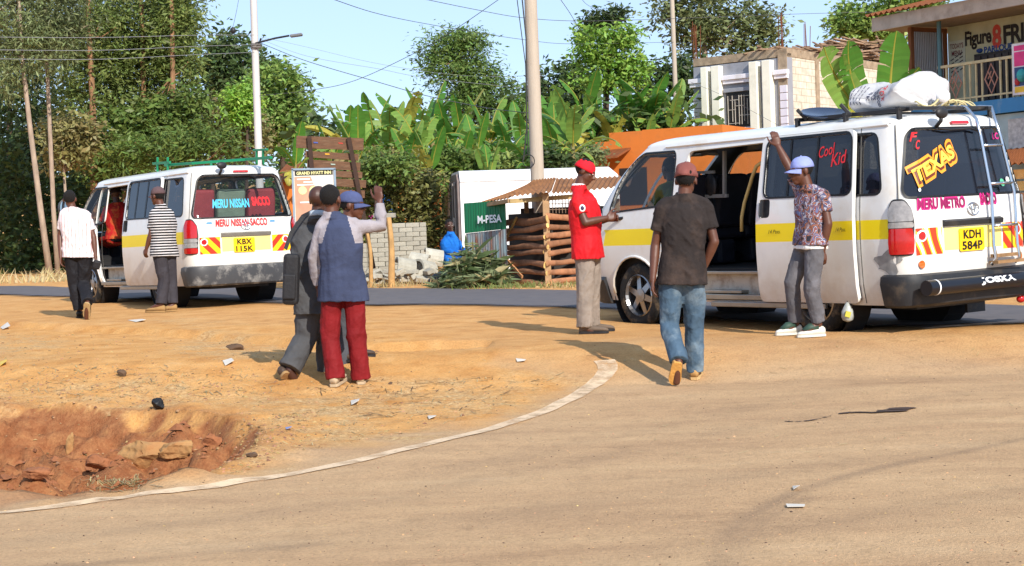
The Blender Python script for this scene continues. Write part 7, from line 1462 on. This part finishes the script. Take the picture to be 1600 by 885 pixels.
# ------------------------------------------------------------------ stones, litter and straw on the ground
ROCKM = pm('sandy rock', 'A67E50', .9, .25, 8, bump=.6, bs=30, dirt=('8A4E28', .4, 4)); ROCKD = pm('dark stone', '5A4636', .9, .2, 10, bump=.4); ROCKR = pm('red clod', '8E5A3A', .95, .25, 10, bump=.6, bs=40); PEB = pm('gravel stone', 'A8845C', .9, .2, 10, isl=.5); PAPER = pm('scrap paper', 'C8C0B4', .8, .08, 10)
def rock(px, py, sx, sy, sz, rz, mat, lab, seed, tilt=(0, 0), name='rock', sink=.3):
    q = np.random.default_rng(seed); m = MB(); m.ellipsoid((0, 0, 0), (1, 1, 1), n=44, k=30); v = np.array(m.v); v = np.sign(v)*np.abs(v)**.75
    for k in range(9):
        d = q.normal(size=3); d /= np.linalg.norm(d); c = q.uniform(.55, .85); h = v@d; v = v-np.clip(h-c, 0, None)[:, None]*d
    v += .05*np.sin(v@q.normal(size=(3, 3))*5)+.030*np.sin(v@q.normal(size=(3, 3))*13)+.018*np.sin(v@q.normal(size=(3, 3))*27); m.v = [tuple(x*np.array((sx, sy, sz))) for x in v]; o = m.build(name, mat, smooth='auto'); g = gpt(px, py); o.location = (g[0], g[1], g[2]+sz*(1-sink*2)); o.rotation_euler = (*tilt, rz); return tag(o, lab, 'rock')
rock(232, 727, .23, .11, .11, .1, ROCKM, 'largest sandy rock slab standing in the pit', 1, (-.6, .12)); rock(280, 717, .15, .08, .07, -.25, ROCKM, 'second sandy rock slab right of the largest in the pit', 2, (-.5, -.2)); rock(160, 730, .11, .08, .06, .3, ROCKR, 'earth coloured boulder left of the sandy slabs in the pit', 3, (-.3, .2))
rock(108, 706, .035, .025, .11, .1, ROCKM, 'narrow pale wedge of rock upright in the pit wall', 4, (.1, .1)); rock(58, 748, .10, .07, .05, .2, ROCKR, 'earth clod on the floor of the pit', 5); rock(332, 694, .07, .06, .05, .3, ROCKR, 'small earth clod at the right end of the pit', 13)
rock(366, 541, .085, .05, .04, .2, ROCKD, 'dark flat stone on the dirt left of the standing group', 7, sink=.2); rock(190, 590, .04, .03, .035, .2, ROCKD, 'small dark stone above the pit', 8, sink=.2); rock(247, 641, .045, .035, .05, .3, pm('black scrap', '161618', .5), 'black lump on the far rim of the pit', 9, sink=.15); rock(394, 715, .035, .03, .02, .2, ROCKD, 'dark pebble on the slope right of the pit', 10); rock(610, 600, .02, .018, .014, .2, ROCKD, 'little stone beside the red trousered man', 11)
def scatter(n, fn, rng_, hmin, hmax, mat, name, lab, flat=.6):
    q = np.random.default_rng(rng_); m = MB(); tet = np.array([(1, 0, 0), (-.5, .87, 0), (-.5, -.87, 0), (0, 0, 1.0), (.35, .3, .75)])
    P = []
    while len(P) < n:
        px, py = fn(q); P.append(on_ground(px, py)[:2])
    P = np.array(P); Z = ground_z(P)
    for (x, y), z in zip(P, Z):
        s = q.uniform(hmin, hmax)*(q.random()**1.5+.3); a = q.uniform(0, 6.28); c, s_ = math.cos(a), math.sin(a); v = tet*np.array((s*q.uniform(.7, 1.6), s, s*flat*q.uniform(.6, 1.3))); v = np.stack([v[:, 0]*c-v[:, 1]*s_, v[:, 0]*s_+v[:, 1]*c, v[:, 2]], 1)+np.array([x, y, z-.1*s]); m.add(v, [(0, 1, 4), (1, 2, 4), (1, 2, 3), (2, 0, 3), (0, 4, 3), (4, 1, 3)])
    o = m.build(name, mat); o['kind'] = 'stuff'; o['label'] = lab
def pick(polys):
    P = [np.array(p, float) for p in polys]
    def fn(q):
        while True:
            k = q.integers(len(P)); lo, hi = P[k].min(0), P[k].max(0); p = q.uniform(lo, hi)
            if inside([p], [tuple(x) for x in P[k]])[0]: return p
    return fn
scatter(5200, pick([[(380, 640), (520, 590), (700, 600), (840, 590), (870, 600), (800, 640), (640, 676), (470, 715), (390, 735), (370, 690)], [(0, 600), (150, 575), (400, 590), (440, 630), (250, 640), (0, 640)], [(370, 660), (500, 640), (480, 700), (380, 745), (330, 740)], [(0, 620), (380, 620), (420, 700), (330, 745), (0, 775)], [(0, 515), (600, 530), (600, 620), (0, 620)]]), 1, .004, .018, PEB, 'gravel', 'fine gravel strewn over the orange dirt')
scatter(2600, lambda q: (q.uniform(0, 1600), q.uniform(520, 885)), 2, .002, .0075, PEB, 'grit', 'grit scattered over the dusty tarmac')
scatter(1500, lambda q: (q.uniform(0, 1600), q.uniform(525, 885)), 12, .002, .008, pm('dark grit', '5A4636', .9, isl=.4), 'grit', 'dark grit on the tarmac')
scatter(900, pick([[(0, 650), (330, 655), (385, 690), (300, 745), (0, 778)]]), 3, .008, .045, ROCKR, 'rubble', 'red earth crumbs in the pit', .8)
scatter(260, lambda q: (q.uniform(540, 960), q.uniform(440, 452)), 7, .02, .06, PEB, 'rubble', 'rubble along the far kerbless road edge')
def straw(n, fn, seed, l0, l1, mat, lab):
    q = np.random.default_rng(seed); m = MB()
    for i in range(n):
        p = gpt(*fn(q)); a = q.uniform(0, math.pi); l = q.uniform(l0, l1); d = V3((math.cos(a), math.sin(a)*.8, 0))*l; b = p+d; b[2] = gz(b[0], b[1])+.004; w = V3((-d[1], d[0], 0))/l*q.uniform(.002, .005); c = p+V3((0, 0, .005)); h = V3((0, 0, q.uniform(.0, .008))); m.add([c-w, c+w, b+w+h, b-w+h], [(0, 1, 2, 3)])
    o = m.build('straw', mat); o['kind'] = 'stuff'; o['label'] = lab
straw(420, pick([[(420, 640), (700, 590), (870, 590), (800, 645), (640, 680), (450, 715)], [(0, 570), (400, 580), (440, 620), (0, 625)]]), 4, .03, .14, G_DRY, 'dry straw on the dirt verge'); straw(150, lambda q: (q.uniform(700, 1600), q.uniform(530, 720)), 5, .02, .08, G_DRY, 'straw bits on the tarmac'); straw(200, lambda q: (q.normal(180, 24), q.uniform(752, 770)), 6, .03, .09, G_DRY, 'pale straw tuft at the near rim of the pit')
straw(120, pick([[(480, 600), (760, 590), (850, 600), (760, 650), (520, 660)]]), 8, .03, .16, pm('dark twig', '4A3A2C', .9), 'dark twigs on the gravel')
def scrap(name, pts, lab, mat=PAPER, lift=.008, curl=.0, cat='litter'):
    g = [gpt(*p) for p in pts]; c = sum(g)/len(g); n = len(g); top = [p+V3((0, 0, lift+curl*((i*7) % 3)/2)) for i, p in enumerate(g)]; m = MB(); m.prism([tuple(p) for p in top], (0, 0, .003)); tag(m.build(name, mat, fixn=True), lab, cat)
scrap('paper_strip', [(1228, 790), (1258, 791), (1257, 794), (1230, 794)], 'flat white paper strip alone on the dusty tarmac'); scrap('paper_scrap', [(348, 567), (362, 565), (366, 571), (352, 574)], 'crumpled pale paper left of the standing group', curl=.03); scrap('paper_scrap', [(548, 630), (562, 629), (561, 635), (549, 636)], 'white paper scrap in front of the standing group', curl=.02); scrap('plastic_scrap', [(0, 505), (12, 503), (16, 507), (4, 509)], 'white plastic scrap at the left on the shoulder', curl=.03); scrap('yellow_wrapper', [(0, 566), (10, 565), (11, 572), (0, 573)], 'yellow wrapper at the left edge of the dirt', pm('yellow wrapper', 'E0B820', .5), curl=.04); scrap('paper_scrap', [(1238, 765), (1250, 766), (1247, 769), (1240, 769)], 'small curled scrap above the paper strip', curl=.015); scrap('paper_scrap', [(806, 498+66), (822, 565), (820, 568), (808, 568)], 'torn paper at the start of the white line', curl=.01); scrap('paper_scrap', [(668, 652), (682, 652), (680, 655), (670, 656)], 'faded scrap on the gravel by the white line', curl=.01); scrap('paper_scrap', [(440, 584), (450, 583), (452, 587), (442, 588)], 'white scrap under the walking suited man', curl=.02); scrap('plastic_scrap', [(200, 502), (222, 501), (228, 503), (212, 504)], 'flattened white plastic on the shoulder behind the pit', curl=.02); scrap('blue_wrapper', [(446, 680), (456, 678), (457, 684), (448, 685)], 'small blue wrapper on the gravel slope', pm('blue wrapper', '7A86B0', .5), curl=.02)
st = MB(); q = np.random.default_rng(9)
for i in range(46):
    t = i/45; px = 1230+178*t; py = 659-22*t+3*math.sin(9*t); w = (.25 if t < .45 else .55)*(1 if t < .9 else 2.2)
    if .38 < t < .46: continue
    c = gpt(px, py); r = q.uniform(.004, .030)*w*1.5; st.add([c+V3((r*2.0*math.cos(a)*q.uniform(.7, 1.2), r*1.4*math.sin(a)*q.uniform(.7, 1.2), .0045+i*.00006)) for a in np.linspace(0, 6.28, 12)[:-1]], [tuple(range(11))])
o = st.build('liquid_stain', pm('wet dark stain', '3A2A24', .45, .2, 12)); o['kind'] = 'structure'
